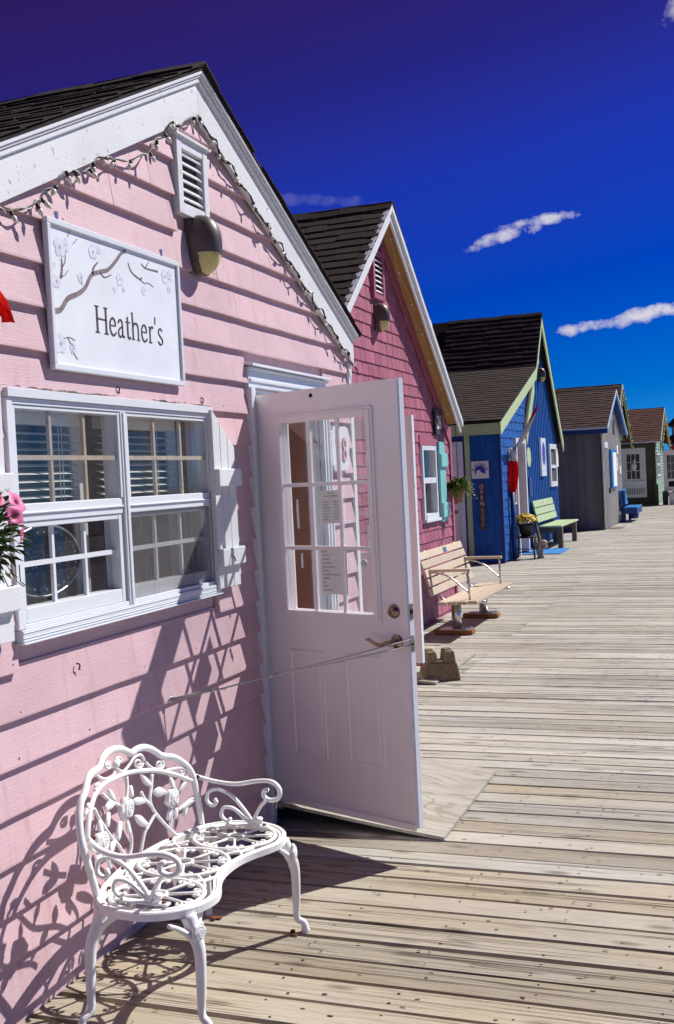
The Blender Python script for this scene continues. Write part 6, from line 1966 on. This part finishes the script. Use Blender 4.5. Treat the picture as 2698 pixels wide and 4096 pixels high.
# BY THE OCEAN ART sign
oa = thing('art_sign', (-2.24, BYL - 0.01, 1.6), 'square white sign BY THE OCEAN ART with blue wave on the shaded blue wall', 'sign')
SYF = BYL - 0.012
part('panel', MB().box(-2.405, -2.078, SYF - 0.008, SYF, 1.595, 1.915), MT['paper'], oa)
cx_, cz_ = -2.2415, 1.735
word = 'BY THE OCEAN ART'
for k, ch in enumerate(word):
    if ch == ' ': continue
    a = R_(172 - 164 * k / (len(word) - 1))
    rgt = Vector((math.sin(a), 0, -math.cos(a)))
    up = Vector((math.cos(a), 0, math.sin(a)))
    lettering('lettering', ch, 0.045, Vector((cx_, SYF - 0.0095, cz_)) + up * 0.118, rgt, up, MT['logoblue'], oa, 0.5, 1.0, 0.0015)
arc = [(cx_ + 0.105 * math.cos(a), SYF - 0.0095, cz_ + 0.105 * math.sin(a)) for a in [R_(-35 + 250 * q / 28) for q in range(29)]]
inner = [(cx_ - 0.03 + 0.045 * math.cos(a), SYF - 0.0095, cz_ - 0.03 + 0.05 * math.sin(a)) for a in [R_(200 - 190 * q / 10) for q in range(11)]]
part('wave_print', MB().prism([arc[-1]] + inner + arc[:-1], (0, -0.0005, 0)), MT['logoblue'], oa)
part('caption_print', MB().box(-2.36, -2.12, SYF - 0.0095, SYF - 0.009, 1.632, 1.640), MT['petalprint'], oa)
# vertical OPEN board
ob = thing('open_board', (-2.225, BYL - 0.02, 0.63), 'narrow brown board lettered OPEN downwards on the shaded blue wall', 'sign')
part('board', MB().box(-2.275, -2.180, SYF - 0.02, SYF, 0.635, 1.525), MT['openboard'], ob)
for k, ch in enumerate('OPEN'):
    lettering('lettering', ch, 0.115, (-2.2275, SYF - 0.0215, 1.405 - 0.105 * k), (1, 0, 0), (0, 0, 1), MT['chalk'], ob, 0.5, 0.8, -0.001)
sq = MB()
rq = random.Random(2)
for k in range(9):
    z = 1.02 - k * 0.038
    sq.tube(catmull([(-2.25, SYF - 0.0215, z), (-2.235, SYF - 0.0215, z + rq.uniform(0.0, 0.02)), (-2.22, SYF - 0.0215, z - 0.01), (-2.205, SYF - 0.0215, z + 0.012)], 3), 0.0022, 4)
part('script_lettering', sq, MT['petalprint'], ob)
# flag on its pole
fg = thing('wall_flag', (BX, 20.9, 2.0), 'red and white flag drooping from a wooden pole on the blue shop corner', 'flag')
pb, ptip = Vector((BX + 0.02, 20.95, 2.02)), Vector((-1.22, 20.75, 2.98))
part('pole', MB().tube([pb, ptip], 0.014, 8), MT['oldwood'], fg, smooth=True)
def drape(name, rows, mt):
    V, F = [], []
    n = len(rows[0])
    for r in rows: V += r
    for i in range(len(rows) - 1):
        for j in range(n - 1): F.append((i * n + j, i * n + j + 1, (i + 1) * n + j + 1, (i + 1) * n + j))
    o = part(name, MB().add(V, F), MT[mt], fg, smooth=True)
    o.modifiers.new('solid', 'SOLIDIFY').thickness = 0.004
furl = []
for t in [q / 10 for q in range(11)]:
    c = ptip.lerp(pb, 0.16 + 0.62 * t)
    r = 0.022 + 0.06 * t * (1.2 - t)
    furl.append([c + Vector((r * math.cos(a + t * 3) * 0.9, r * math.sin(a + t * 3), -0.02 - r * 0.9 + r * math.sin(a) * 0.8)) for a in [q * math.pi / 5 for q in range(11)]])
drape('white_band', furl, 'flagwhite')
red1 = []
for t in [q / 6 for q in range(7)]:
    c = ptip.lerp(pb, 0.10 + 0.24 * t)
    red1.append([c + Vector((0.028 * math.cos(a), 0.03 * math.sin(a), -0.012 + 0.026 * math.sin(a))) for a in [q * math.pi / 5 for q in range(11)]])
drape('red_band', red1, 'flagred')
hang = []
for t in [q / 14 for q in range(15)]:
    z = 2.16 - 0.90 * t
    wv_ = 0.05 + 0.17 * math.sin(math.pi * min(1, t * 0.75 + 0.10))
    if t > 0.8: wv_ *= 1 - (t - 0.8) * 2.2
    cxx = -1.80 + 0.03 * t + 0.02 * math.sin(5 * t)
    hang.append([Vector((cxx + (u - 0.5) * wv_ * 1.0, 20.72 + 0.05 * math.sin(u * 9 + t * 3), z - 0.06 * abs(u - 0.4))) for u in [q / 10 for q in range(11)]])
drape('white_band', hang[:5], 'flagwhite')
drape('red_band', hang[4:], 'flagred')
# chair with a pot of yellow flowers
chr_ = thing('wooden_chair', (-1.62, 20.95, 0), 'dark wooden chair holding the yellow flower pot at the blue shop corner', 'chair')
cx0, cx1, cy0_, cy1_ = -1.80, -1.46, 20.75, 21.12
part('seat', MB().box(cx0 - 0.02, cx1 + 0.02, cy0_ - 0.02, cy1_ + 0.02, 0.405, 0.435), MT['darkwood'], chr_, bevel=0.008)
for x, y, dx, dy in ((cx0, cy0_, -0.03, -0.03), (cx1, cy0_, 0.03, -0.03), (cx0, cy1_, -0.03, 0.03), (cx1, cy1_, 0.03, 0.03)):
    part('leg', MB().tube([(x, y, 0.405), (x + dx, y + dy, 0)], 0.018, 8), MT['darkwood'], chr_, smooth=True)
for z in (0.14, 0.20):
    part('stretcher', MB().tube([(cx0 - 0.015, cy0_ - 0.015, z), (cx1 + 0.015, cy0_ - 0.015, z)], 0.010, 6), MT['darkwood'], chr_, smooth=True)
for y in (cy0_ + 0.02, cy1_ - 0.02, (cy0_ + cy1_) / 2):
    part('back_spindle', MB().tube([(cx0, y, 0.43), (cx0 - 0.07, y, 0.83)], 0.012, 6), MT['darkwood'], chr_, smooth=True)
part('back_rail', MB().box(cx0 - 0.085, cx0 - 0.055, cy0_, cy1_, 0.78, 0.85), MT['darkwood'], chr_)
fpot = thing('flower_pot', (-1.62, 20.93, 0.435), 'black pot of yellow chrysanthemums on the dark wooden chair', 'flower pot')
part('pot', MB().lathe((-1.62, 20.93, 0.436), (0, 0, 1), [(0.10, 0), (0.14, 0.20), (0.15, 0.235), (0.13, 0.235)], 18), MT['potblack'], fpot, smooth=True)
rz_ = random.Random(6)
lf_, yl_ = MB(), MB()
for i in range(420):
    a, e = rz_.uniform(0, 6.283), rz_.uniform(-0.15, 1.5)
    r = 0.225 + rz_.uniform(-0.03, 0.01)
    p = Vector((-1.62, 20.93, 0.70)) + Vector((r * math.cos(a) * math.cos(e), r * math.sin(a) * math.cos(e), 0.17 * math.sin(e)))
    nn = (p - Vector((-1.62, 20.93, 0.60))).normalized()
    if e > 0.12:
        t1 = nn.cross(Vector((0, 0, 1))).normalized(); t2 = nn.cross(t1)
        yl_.add([p] + [p + (t1 * math.cos(q * 1.047) + t2 * math.sin(q * 1.047)) * 0.028 + nn * rz_.uniform(0, 0.012) for q in range(6)], [(0, 1 + q, 1 + (q + 1) % 6) for q in range(6)])
    leaf_blade(lf_, p - nn * 0.03, nn + Vector((rz_.uniform(-1, 1), rz_.uniform(-1, 1), -0.4)), (0, 0, 1), 0.06, 0.03)
tag(part('foliage', lf_, MT['leaf'], fpot), kind='stuff')
tag(part('blossom', yl_, MT['yellow'], fpot), kind='stuff')
# driftwood
dwm = MB()
rk = random.Random(12)
for k in range(9):
    a = k * 0.7
    pts = [Vector((-1.36 + 0.05 * math.cos(a), 20.98 + 0.07 * math.sin(a), 0.0))]
    h = rk.uniform(0.25, 0.72)
    for q in range(1, 6):
        t = q / 5
        pts.append(Vector((-1.36 - 0.06 * t + 0.04 * math.cos(a + 3 * t) + rk.uniform(-0.015, 0.015), 20.98 + 0.05 * math.sin(a + 2 * t), h * t)))
    dwm.tube(catmull(pts, 3), [0.022 - 0.012 * i / 15 for i in range(16)], 6)
dwm.ball((-1.29, 20.98, 0.30), 0.07, 0.07, 0.055, 8, 6); dwm.ball((-1.27, 20.98, 0.22), 0.05, 0.05, 0.04, 8, 6)
drf = part('driftwood', dwm, MT['drift'], smooth=True)
tag(drf, 'pale gnarled piece of driftwood standing against the dark wooden chair', 'driftwood')
mt_ = part('door_mat', MB().box(-1.98, -1.13, 21.85, 23.25, 0.004, 0.016), MT['matblue'])
tag(mt_, 'bright blue mat on the deck at the blue shop door', 'mat')
# pale green bench
gb = thing('green_bench', (-1.6, 24.6, 0), 'pale green slatted bench with brown legs, before the blue corrugated front', 'bench')
for i in range(4):
    x = -1.37 - i * 0.125
    part('seat_slat', MB().box(x - 0.058, x + 0.058, 23.40, 26.05, 0.455, 0.492), MT['limebench'], gb, bevel=0.006)
bd_ = Vector((-0.22, 0, 0.975)).normalized(); bn_ = Vector((0.975, 0, 0.22)).normalized()
for i in range(3):
    o = Vector((-1.83, 0, 0.56)) + bd_ * (i * 0.165)
    part('back_slat', MB().obox(o, (0, 1, 0), bd_, bn_, (23.38, 0, 0), (26.0, 0.148, 0.035)), MT['limebench'], gb, bevel=0.006)
for i in (1, 2):
    o = Vector((-1.83, 0, 0.56)) + bd_ * (i * 0.165) + bn_ * 0.0355
    part('plaque', MB().obox(o, (0, 1, 0), bd_, bn_, (24.72, 0.03, 0), (24.86, 0.12, 0.004)), MT['greydoor'], gb)
for y in (23.60, 25.70):
    part('leg', MB().box(-1.42, -1.32, y - 0.07, y + 0.07, 0.0, 0.4545), MT['oldwood'], gb, bevel=0.004)
    part('leg', MB().box(-1.86, -1.76, y - 0.07, y + 0.07, 0.0, 0.4545), MT['oldwood'], gb, bevel=0.004)
    part('apron', MB().box(-1.7598, -1.4202, y - 0.055, y + 0.055, 0.33, 0.4545), MT['oldwood'], gb)
    part('back_post', MB().obox(Vector((-1.85, 0, 0.4546)), (0, 1, 0), bd_, bn_, (y - 0.05, 0, -0.04), (y + 0.05, 0.58, 0.0)), MT['oldwood'], gb)

# ------------------------------------------------------------------ grey shed
GX, GXR, GYC, GAZ, GS = -1.12, -0.95, 32.2, 3.84, 0.42
gs = thing('grey_shed', (GX, 32.2, 0), 'weathered grey board shed with brown roof and blue fascia, fourth along the walk', 'shed', 'cottages along the boardwalk')
gw = MB()
wall_with_holes(gw, 'x', GX - 0.03, 0.08, 29.8, 34.75, 0, 2.55, [])
gable(gw, GX - 0.03, 0.08, 29.8, 34.6, GYC, 2.5503, GAZ - 0.12)
gw.box(-5, GX - 0.115, 29.86, 29.92, 0, 2.6)
gw.box(-5, GX - 0.115, 34.67, 34.74, 0, 2.6)
part('wall', gw, MT['grey'], gs)
x = GX - 0.062
i = 0
while x > -3.2:
    part('board', MB().box(x - 0.196, x, 29.83 - 0.006 * (i % 2), 29.858, 0.01, 2.60), MT['grey'], gs)
    part('batten', MB().box(x - 0.012, x + 0.02, 29.812, 29.8235, 0.01, 2.59), MT['grey'], gs)
    x -= 0.2; i += 1
part('corner_board', MB().box(GX - 0.06, GX + 0.012, 29.80, 29.90, 0.01, 2.60), MT['greymetal'], gs)
V = []
y, i = 29.95, 0
while y < 34.7:
    zt = max(2.4, GAZ - 0.14 - GS * abs(y - GYC))
    xx = GX - 0.028 + (0.05 if i % 4 in (1, 2) else 0.0)
    V += [(xx, y, 0.03), (xx, y, zt)]
    y += (0.03, 0.10, 0.03, 0.10)[i % 4]; i += 1
part('corrugated_front', MB().add(V, [(2 * k, 2 * k + 2, 2 * k + 3, 2 * k + 1) for k in range(len(V) // 2 - 1)]), MT['greymetal'], gs)
rr_ = MB()
slab((29.5, GAZ - GS * 2.7), (GYC, GAZ), GXR, -5.2); slab((GYC, GAZ), (35.0, GAZ - GS * 2.8), GXR, -5.2)
grf = part('roof', rr_, MT['roof2'], gs)
ug = Vector((0, 1, GS)).normalized()
shingle_slope(grf, MT['roof2'], 'g1', (GXR + 0.01, 29.48, GAZ - GS * 2.72 + 0.033), ug, 0, -1.9, 2.72 * math.sqrt(1 + GS * GS), 0.17, 0.24, 160, 0.02, 61, ragged=0.02)
fa = MB()
fa.box(-5.2, GXR, 29.46, 29.495, GAZ - GS * 2.7 - 0.135, GAZ - GS * 2.7 - 0.011)
part('fascia', fa, MT['bluetrim'], gs)
part('drip_edge', MB().box(-5.2, GXR + 0.012, 29.45, 29.498, GAZ - GS * 2.7 - 0.0105, GAZ - GS * 2.7 + 0.034), MT['vinyl'], gs)
gk = MB()
rake_pair(gk, GXR, GXR + 0.02, GYC, GAZ, GS, 29.49, 35.02, 0.035, -0.13)
part('rake_board', gk, MT['bluebench'], gs)
gk = MB()
rake_pair(gk, GXR + 0.0205, GXR + 0.035, GYC, GAZ, GS, 29.485, 35.03, 0.036, -0.03)
part('rake_trim', gk, MT['greydoor'], gs)
gk = MB()
rake_pair(gk, GX + 0.02, GXR - 0.001, GYC, GAZ, GS, 29.5, 35.0, -0.002, -0.03)
part('soffit', gk, MT['bluetrim'], gs)
dd_ = MB()
dd_.box(GX + 0.012, GX + 0.03, 30.12, 30.85, 0.03, 2.20)
gd = part('door', dd_, MT['grey'], gs)
part('door_head', MB().box(GX + 0.012, GX + 0.035, 30.08, 30.9, 2.2005, 2.36), MT['vinyl'], gs)
part('handle', MB().box(GX + 0.03, GX + 0.07, 30.76, 30.80, 0.95, 1.10), MT['blackhole'], gd)
part('arch_vent', MB().prism([(GX + 0.012, 32.35, 2.62), (GX + 0.012, 32.95, 2.62)] + [(GX + 0.012, 32.65 + 0.30 * math.cos(R_(a)), 2.86 + 0.20 * math.sin(R_(a))) for a in range(0, 181, 20)], (0.02, 0, 0)), MT['blackhole'], gs)
pbx = thing('poster_case', (GX, 32.0, 1.1), 'blue framed case with a white poster on the grey shed front', 'poster case')
part('frame', MB().box(GX + 0.012, GX + 0.09, 31.15, 32.55, 1.08, 2.16), MT['bluebench'], pbx)
part('poster', MB().box(GX + 0.0905, GX + 0.10, 31.45, 32.35, 1.12, 2.08), MT['paper'], pbx)
for (y, z0, z1, lb) in ((33.25, 2.05, 2.3, 'small pale sign high on the grey shed front'), (33.0, 1.55, 1.95, 'white notice right of the poster case on the grey shed'), (33.9, 1.45, 1.68, 'small white meter box at the end of the grey shed front')):
    tag(part('small_sign', MB().box(GX + 0.012, GX + 0.05, y - 0.16, y + 0.16, z0, z1), MT['paper']), lb, 'sign')
lt2 = thing('slatted_mat', (-0.9, 30.5, 0), 'grey slatted duckboard on the deck at the grey shed door', 'mat')
for i in range(9):
    part('slat', MB().box(GX + 0.05, -0.72, 30.15 + i * 0.09, 30.20 + i * 0.09, 0.012, 0.03), MT['greymetal'], lt2)
part('bearer', MB().box(-1.0, -0.95, 30.15, 30.92, 0.004, 0.0118), MT['grey'], lt2)
# blue bench and tub
bb2 = thing('blue_bench', (-0.95, 33.9, 0), 'blue slatted bench against the grey shed front', 'bench')
b_d = Vector((0.25, 0, 0)).normalized()
for i in range(3):
    o = Vector((-1.02, 0, 0.50)) + Vector((-0.16, 0, 0.987)) * (i * 0.16)
    part('back_slat', MB().obox(o, (0, 1, 0), (-0.16, 0, 0.987), (0.987, 0, 0.16), (33.3, 0, 0), (35.0, 0.145, 0.03)), MT['bluebench'], bb2)
for i in range(3):
    part('seat_slat', MB().box(-0.96 + i * 0.13, -0.84 + i * 0.13, 33.25, 35.05, 0.42, 0.455), MT['bluebench'], bb2)
part('end_panel', MB().box(-1.05, -0.92, 33.4, 33.44, 0.0, 0.95), MT['bluetrim'], bb2)
part('apron', MB().box(-0.97, -0.58, 33.28, 35.0, 0.25, 0.4195), MT['bluetrim'], bb2)
part('leg', MB().box(-0.98, -0.90, 34.85, 34.93, 0.0, 0.25), MT['bluetrim'], bb2)
tb = MB().lathe((-0.76, 34.1, 0.08), (0, 0, 1), [(0.14, 0), (0.16, 0.168), (0.155, 0.169), (0.13, 0.02)], 14)
tag(part('blue_tub', tb, MT['bluetrim'], smooth=True), 'round blue tub hung under the blue bench seat', 'tub')

# ------------------------------------------------------------------ green-gabled cottage behind the grey shed
NX, NYC, NAZ, NS = -1.42, 39.0, 4.47, 0.70
gc = thing('green_gabled_cottage', (NX, 39, 0), 'cottage with green gable and coloured lamps rising behind the grey shed', 'cottage', 'cottages along the boardwalk')
nw = MB()
wall_with_holes(nw, 'x', NX - 0.9, 0.08, 36.4, 41.6, 0, 2.6, [])
nw.box(-5, NX - 0.99, 36.4, 36.5, 0, 2.6); nw.box(-5, NX - 0.99, 41.5, 41.6, 0, 2.6)
part('wall', nw, MT['mint'], gc)
part('gable_panel', MB().prism([(NX - 0.2, 36.4, 2.6003), (NX - 0.2, 41.6, 2.6003), (NX - 0.2, NYC, NAZ - 0.1)], (-0.06, 0, 0)), MT['green'], gc)
rr_ = MB()
slab((36.2, NAZ - NS * 2.8), (NYC, NAZ), NX, -5.2); slab((NYC, NAZ), (41.8, NAZ - NS * 2.8), NX, -5.2)
nrf = part('roof', rr_, MT['roof3'], gc)
shingle_slope(nrf, MT['roof2'], 'n1', (NX + 0.01, 36.2, NAZ - NS * 2.8 + 0.033), Vector((0, 1, NS)).normalized(), 0, -2.2, 2.8 * math.sqrt(1 + NS * NS), 0.2, 0.3, 60, 0.02, 71)
nk = MB()
rake_pair(nk, NX, NX + 0.03, NYC, NAZ, NS, 36.2, 41.85, 0.04, -0.24)
part('rake_board', nk, MT['green'], gc)
nk = MB()
rake_pair(nk, NX + 0.0305, NX + 0.045, NYC, NAZ, NS, 36.19, 41.87, 0.045, -0.03)
part('rake_trim', nk, MT['greydoor'], gc)

# ------------------------------------------------------------------ last cottage, mint front
LX, LYC, LAZ, LS = -0.92, 49.4, 4.08, 0.45
lc = thing('mint_cottage', (LX, 49, 0), 'farthest cottage with mint clapboard front, dark side wall and red brown roof', 'cottage', 'cottages along the boardwalk')
lw = MB()
wall_with_holes(lw, 'x', LX, 0.08, 46.55, 52.3, 0, 2.55, [])
gable(lw, LX, 0.08, 46.55, 52.3, LYC, 2.5503, LAZ - 0.12)
part('front_wall', lw, MT['mint'], lc)
part('side_wall', MB().box(-6, LX - 0.085, 46.5, 46.6, 0, 2.62), MT['olive'], lc)
cbm = MB()
for r in range(20):
    z = 0.1 + r * 0.13
    hw = (LAZ - 0.2 - z) / LS if z > 2.4 else 9
    a, b = max(46.56, LYC - hw), min(52.3, LYC + hw)
    part('clapboard', MB().prism([(LX, a, z), (LX + 0.03, a, z), (LX + 0.006, a, z + 0.14), (LX, a, z + 0.14)], (0, b - a, 0)), MT['mint'], lc)
part('corner_board', MB().box(LX - 0.085, LX + 0.035, 46.47, 46.56, 0.0, 2.6), MT['olive'], lc)
rr_ = MB()
slab((46.1, LAZ - LS * 3.3), (LYC, LAZ), LX + 0.28, -6.2); slab((LYC, LAZ), (52.7, LAZ - LS * 3.3), LX + 0.28, -6.2)
lrf = part('roof', rr_, MT['roof3'], lc)
shingle_slope(lrf, MT['roof3'], 'l1', (LX + 0.29, 46.08, LAZ - LS * 3.32 + 0.033), Vector((0, 1, LS)).normalized(), 0, -1.8, 3.32 * math.sqrt(1 + LS * LS), 0.2, 0.25, 110, 0.022, 81, ragged=0.02)
part('drip_edge', MB().box(-6.2, LX + 0.28, 46.05, 46.09, LAZ - LS * 3.3 - 0.03, LAZ - LS * 3.3 + 0.02), MT['vinyl'], lc)
lk = MB()
rake_pair(lk, LX + 0.25, LX + 0.279, LYC, LAZ, LS, 46.1, 52.75, -0.002, -0.42)
part('rake_board', lk, MT['green'], lc)
lk = MB()
rake_pair(lk, LX + 0.2795, LX + 0.30, LYC, LAZ, LS, 46.06, 52.8, 0.04, -0.03)
part('rake_trim', lk, MT['greydoor'], lc)
wl = MB()
wl.box(LX + 0.03, LX + 0.07, 47.0, 47.1, 1.15, 2.15); wl.box(LX + 0.03, LX + 0.07, 48.5, 48.6, 1.15, 2.15); wl.box(LX + 0.03, LX + 0.069, 47.1002, 48.4998, 2.05, 2.15); wl.box(LX + 0.03, LX + 0.069, 47.1002, 48.4998, 1.15, 1.25); wl.box(LX + 0.03, LX + 0.068, 47.1002, 48.4998, 1.62, 1.70); wl.box(LX + 0.03, LX + 0.067, 47.72, 47.80, 1.2502, 1.6198); wl.box(LX + 0.03, LX + 0.067, 47.72, 47.80, 1.7002, 2.0498)
lwn = part('window', wl, MT['vinyl'], lc)
part('pane', MB().box(LX + 0.031, LX + 0.04, 47.1, 48.5, 1.25, 2.05), MT['inside'], lwn)
# its side door, standing open towards the walk, with a leaflet rack
so2 = MB()
DY = 45.55
for u0, u1, z0, z1 in ((-2.18, -1.96, 0.36, 2.36), (-1.45, -1.22, 0.36, 2.36), (-1.9598, -1.4502, 0.36, 1.12), (-1.9598, -1.4502, 2.12, 2.36)): so2.box(u0, u1, DY, DY + 0.045, z0, z1)
sdr = part('side_door', so2, MT['greydoor'], lc)
for i in (1, 2):
    part('muntin', MB().box(-1.96 + 0.17 * i - 0.012, -1.96 + 0.17 * i + 0.012, DY + 0.004, DY + 0.03, 1.1202, 2.1198), MT['vinyl'], sdr)
    part('muntin', MB().box(-1.9598, -1.4502, DY + 0.005, DY + 0.029, 1.12 + i * 0.333 - 0.012, 1.12 + i * 0.333 + 0.012), MT['vinyl'], sdr)
part('pane', MB().box(-1.9598, -1.4502, DY + 0.035, DY + 0.04, 1.1202, 2.1198), MT['inside'], sdr)
part('rack_shelf', MB().box(-2.0, -1.24, DY - 0.06, DY - 0.001, 0.98, 1.03), MT['greydoor'], sdr)
part('rack', MB().box(-2.02, -1.24, DY - 0.02, DY - 0.001, 0.46, 0.80), MT['greydoor'], sdr)
for i in range(11):
    part('leaflet', MB().box(-1.98 + i * 0.066, -1.955 + i * 0.066, DY - 0.03, DY - 0.0205, 0.50, 0.74), MT['board26'], sdr)
bagm = MB().ball((-1.66, DY - 0.10, 1.62), 0.10, 0.07, 0.16, 10, 8, fn=lambda v: v + Vector((0.02 * math.sin(v.z * 60), 0, 0.015 * math.sin(v.x * 70))))
bagm.ball((-1.64, DY - 0.08, 1.84), 0.05, 0.04, 0.08, 8, 6)
tag(part('plastic_bag', bagm, MT['bag'], smooth=True), 'white plastic bag hung on the distant grey glazed door', 'bag')
# its front door standing open at the right edge
fo2 = MB()
F0_ = (-0.60, 0.30)
for u0, u1, z0, z1 in ((-0.60, -0.46, 0.55, 2.22), (0.14, 0.30, 0.55, 2.22), (-0.4598, 0.1398, 0.55, 1.05), (-0.4598, 0.1398, 2.02, 2.22)): fo2.box(u0, u1, 46.6, 46.64, z0, z1)
fdr = part('front_door', fo2, MT['doorwhite'], lc)
for i in (1, 2, 3):
    part('muntin', MB().box(-0.46 + 0.15 * i - 0.010, -0.46 + 0.15 * i + 0.010, 46.604, 46.63, 1.0502, 2.0198), MT['vinyl'], fdr)
for i in (1, 2):
    part('muntin', MB().box(-0.4598, 0.1398, 46.605, 46.629, 1.05 + i * 0.323 - 0.010, 1.05 + i * 0.323 + 0.010), MT['vinyl'], fdr)
part('pane', MB().box(-0.4598, 0.1398, 46.631, 46.636, 1.0502, 2.0198), MT['grey'], fdr)
part('letter_slot', MB().box(-0.42, -0.1, 46.592, 46.5995, 0.72, 0.95), MT['blackhole'], fdr)
# boxes and planters below it
for (x0, x1, y, z1, mt, nm, lb, ct) in ((-0.98, -0.82, 46.2, 0.85, 'olive', 'tall_planter', 'tall dark planter at the corner of the mint cottage', 'planter'), (-0.66, -0.45, 46.3, 0.55, 'darkwood', 'dark_crate', 'dark crate under the farthest open white door', 'crate'), (-0.40, 0.10, 46.25, 0.48, 'paper', 'white_chest', 'white chest under the farthest open white door', 'chest')):
    tag(part(nm, MB().box(x0, x1, y, y + 0.3, 0.004, z1), MT[mt], bevel=0.02), lb, ct)
# coloured lamps along both green gables
lamps = [plain('red_lamp', (0.6, 0.05, 0.03), 0.3), plain('amber_lamp', (0.8, 0.35, 0.05), 0.3), plain('yellow_lamp', (0.8, 0.7, 0.1), 0.3), plain('pale_lamp', (0.7, 0.75, 0.6), 0.3)]
for (x, yc, az, sl_p, y0, y1, lb) in ((NX + 0.07, NYC, NAZ - 0.17, NS, 36.4, 41.7, 'string of coloured lamps along the green gable behind the grey shed'), (LX + 0.33, LYC, LAZ - 0.30, LS, 46.3, 52.5, 'string of coloured lamps along the green gable of the farthest cottage')):
    t = thing('gable_lights', (x, yc, az), lb, 'string lights', 'coloured lamp strings on green gables')
    n = 34
    pts = []
    for i in range(n):
        y = y0 + (y1 - y0) * i / (n - 1)
        pts.append((x, y, az - sl_p * abs(y - yc) + 0.05 * math.sin(i * 2.4)))
    part('wire', MB().tube(pts, 0.01, 4), MT['wire'], t)
    for i, p in enumerate(pts):
        part('lamp', MB().ball((p[0] + 0.01, p[1], p[2] - 0.03), 0.028, 0.028, 0.04, 6, 4), lamps[i % 4], t)

# ------------------------------------------------------------------ dark house and trees beyond
fh = thing('dark_far_house', (0.6, 62, 0), 'dark house with pitched roof at the far right end of the walk', 'house')
part('wall', MB().box(-1.02, 3.6, 62.0, 66.0, 0, 3.75), MT['olive'], fh)
part('roof', MB().prism([(-1.28, 61.6, 3.72), (3.9, 61.6, 3.72), (1.3, 61.6, 6.2)], (0, 5, 0)), MT['roof1'], fh)
part('window', MB().box(-0.95, -0.70, 61.95, 61.999, 3.15, 3.6), MT['greydoor'], fh)
part('porch_roof', MB().prism([(-1.2, 60.2, 2.65), (-1.2, 61.99, 3.1), (-1.2, 61.99, 3.18), (-1.2, 60.2, 2.73)], (4.6, 0, 0)), MT['roof3'], fh)
part('porch_sign', MB().box(-1.1, 2.0, 60.25, 60.32, 2.38, 2.62), MT['red'], fh)
part('porch_post', MB().box(-1.0, -0.88, 60.33, 60.45, 0, 2.6), MT['oldwood'], fh)
rt_ = random.Random(77)
for (tx, ty, th, lb) in ((-3.2, 74, 5.2, 'dark conifer top showing over the red brown roof'), (-4.4, 78, 5.0, 'second dark conifer half hidden beyond the red brown roof')):
    tr_ = thing('conifer_tree', (tx, ty, 0), lb, 'tree', 'far conifers')
    part('trunk', MB().tube([(tx, ty, -0.05), (tx, ty, th * 0.95)], [0.16, 0.03], 8), MT['oldwood'], tr_, smooth=True)
    cm_ = MB()
    for i in range(900):
        t = rt_.random() ** 0.8
        r = (1 - t) * 1.5 + 0.05
        a = rt_.uniform(0, 6.283)
        q = rt_.uniform(0.2, 1.0)
        p = Vector((tx + r * q * math.cos(a), ty + r * q * math.sin(a), 0.8 + t * (th - 0.8)))
        leaf_blade(cm_, p, (math.cos(a), math.sin(a), rt_.uniform(-0.5, 0.3)), (0, 0, 1), 0.35, 0.12)
    part('crown', cm_, MT['pine'], tr_)
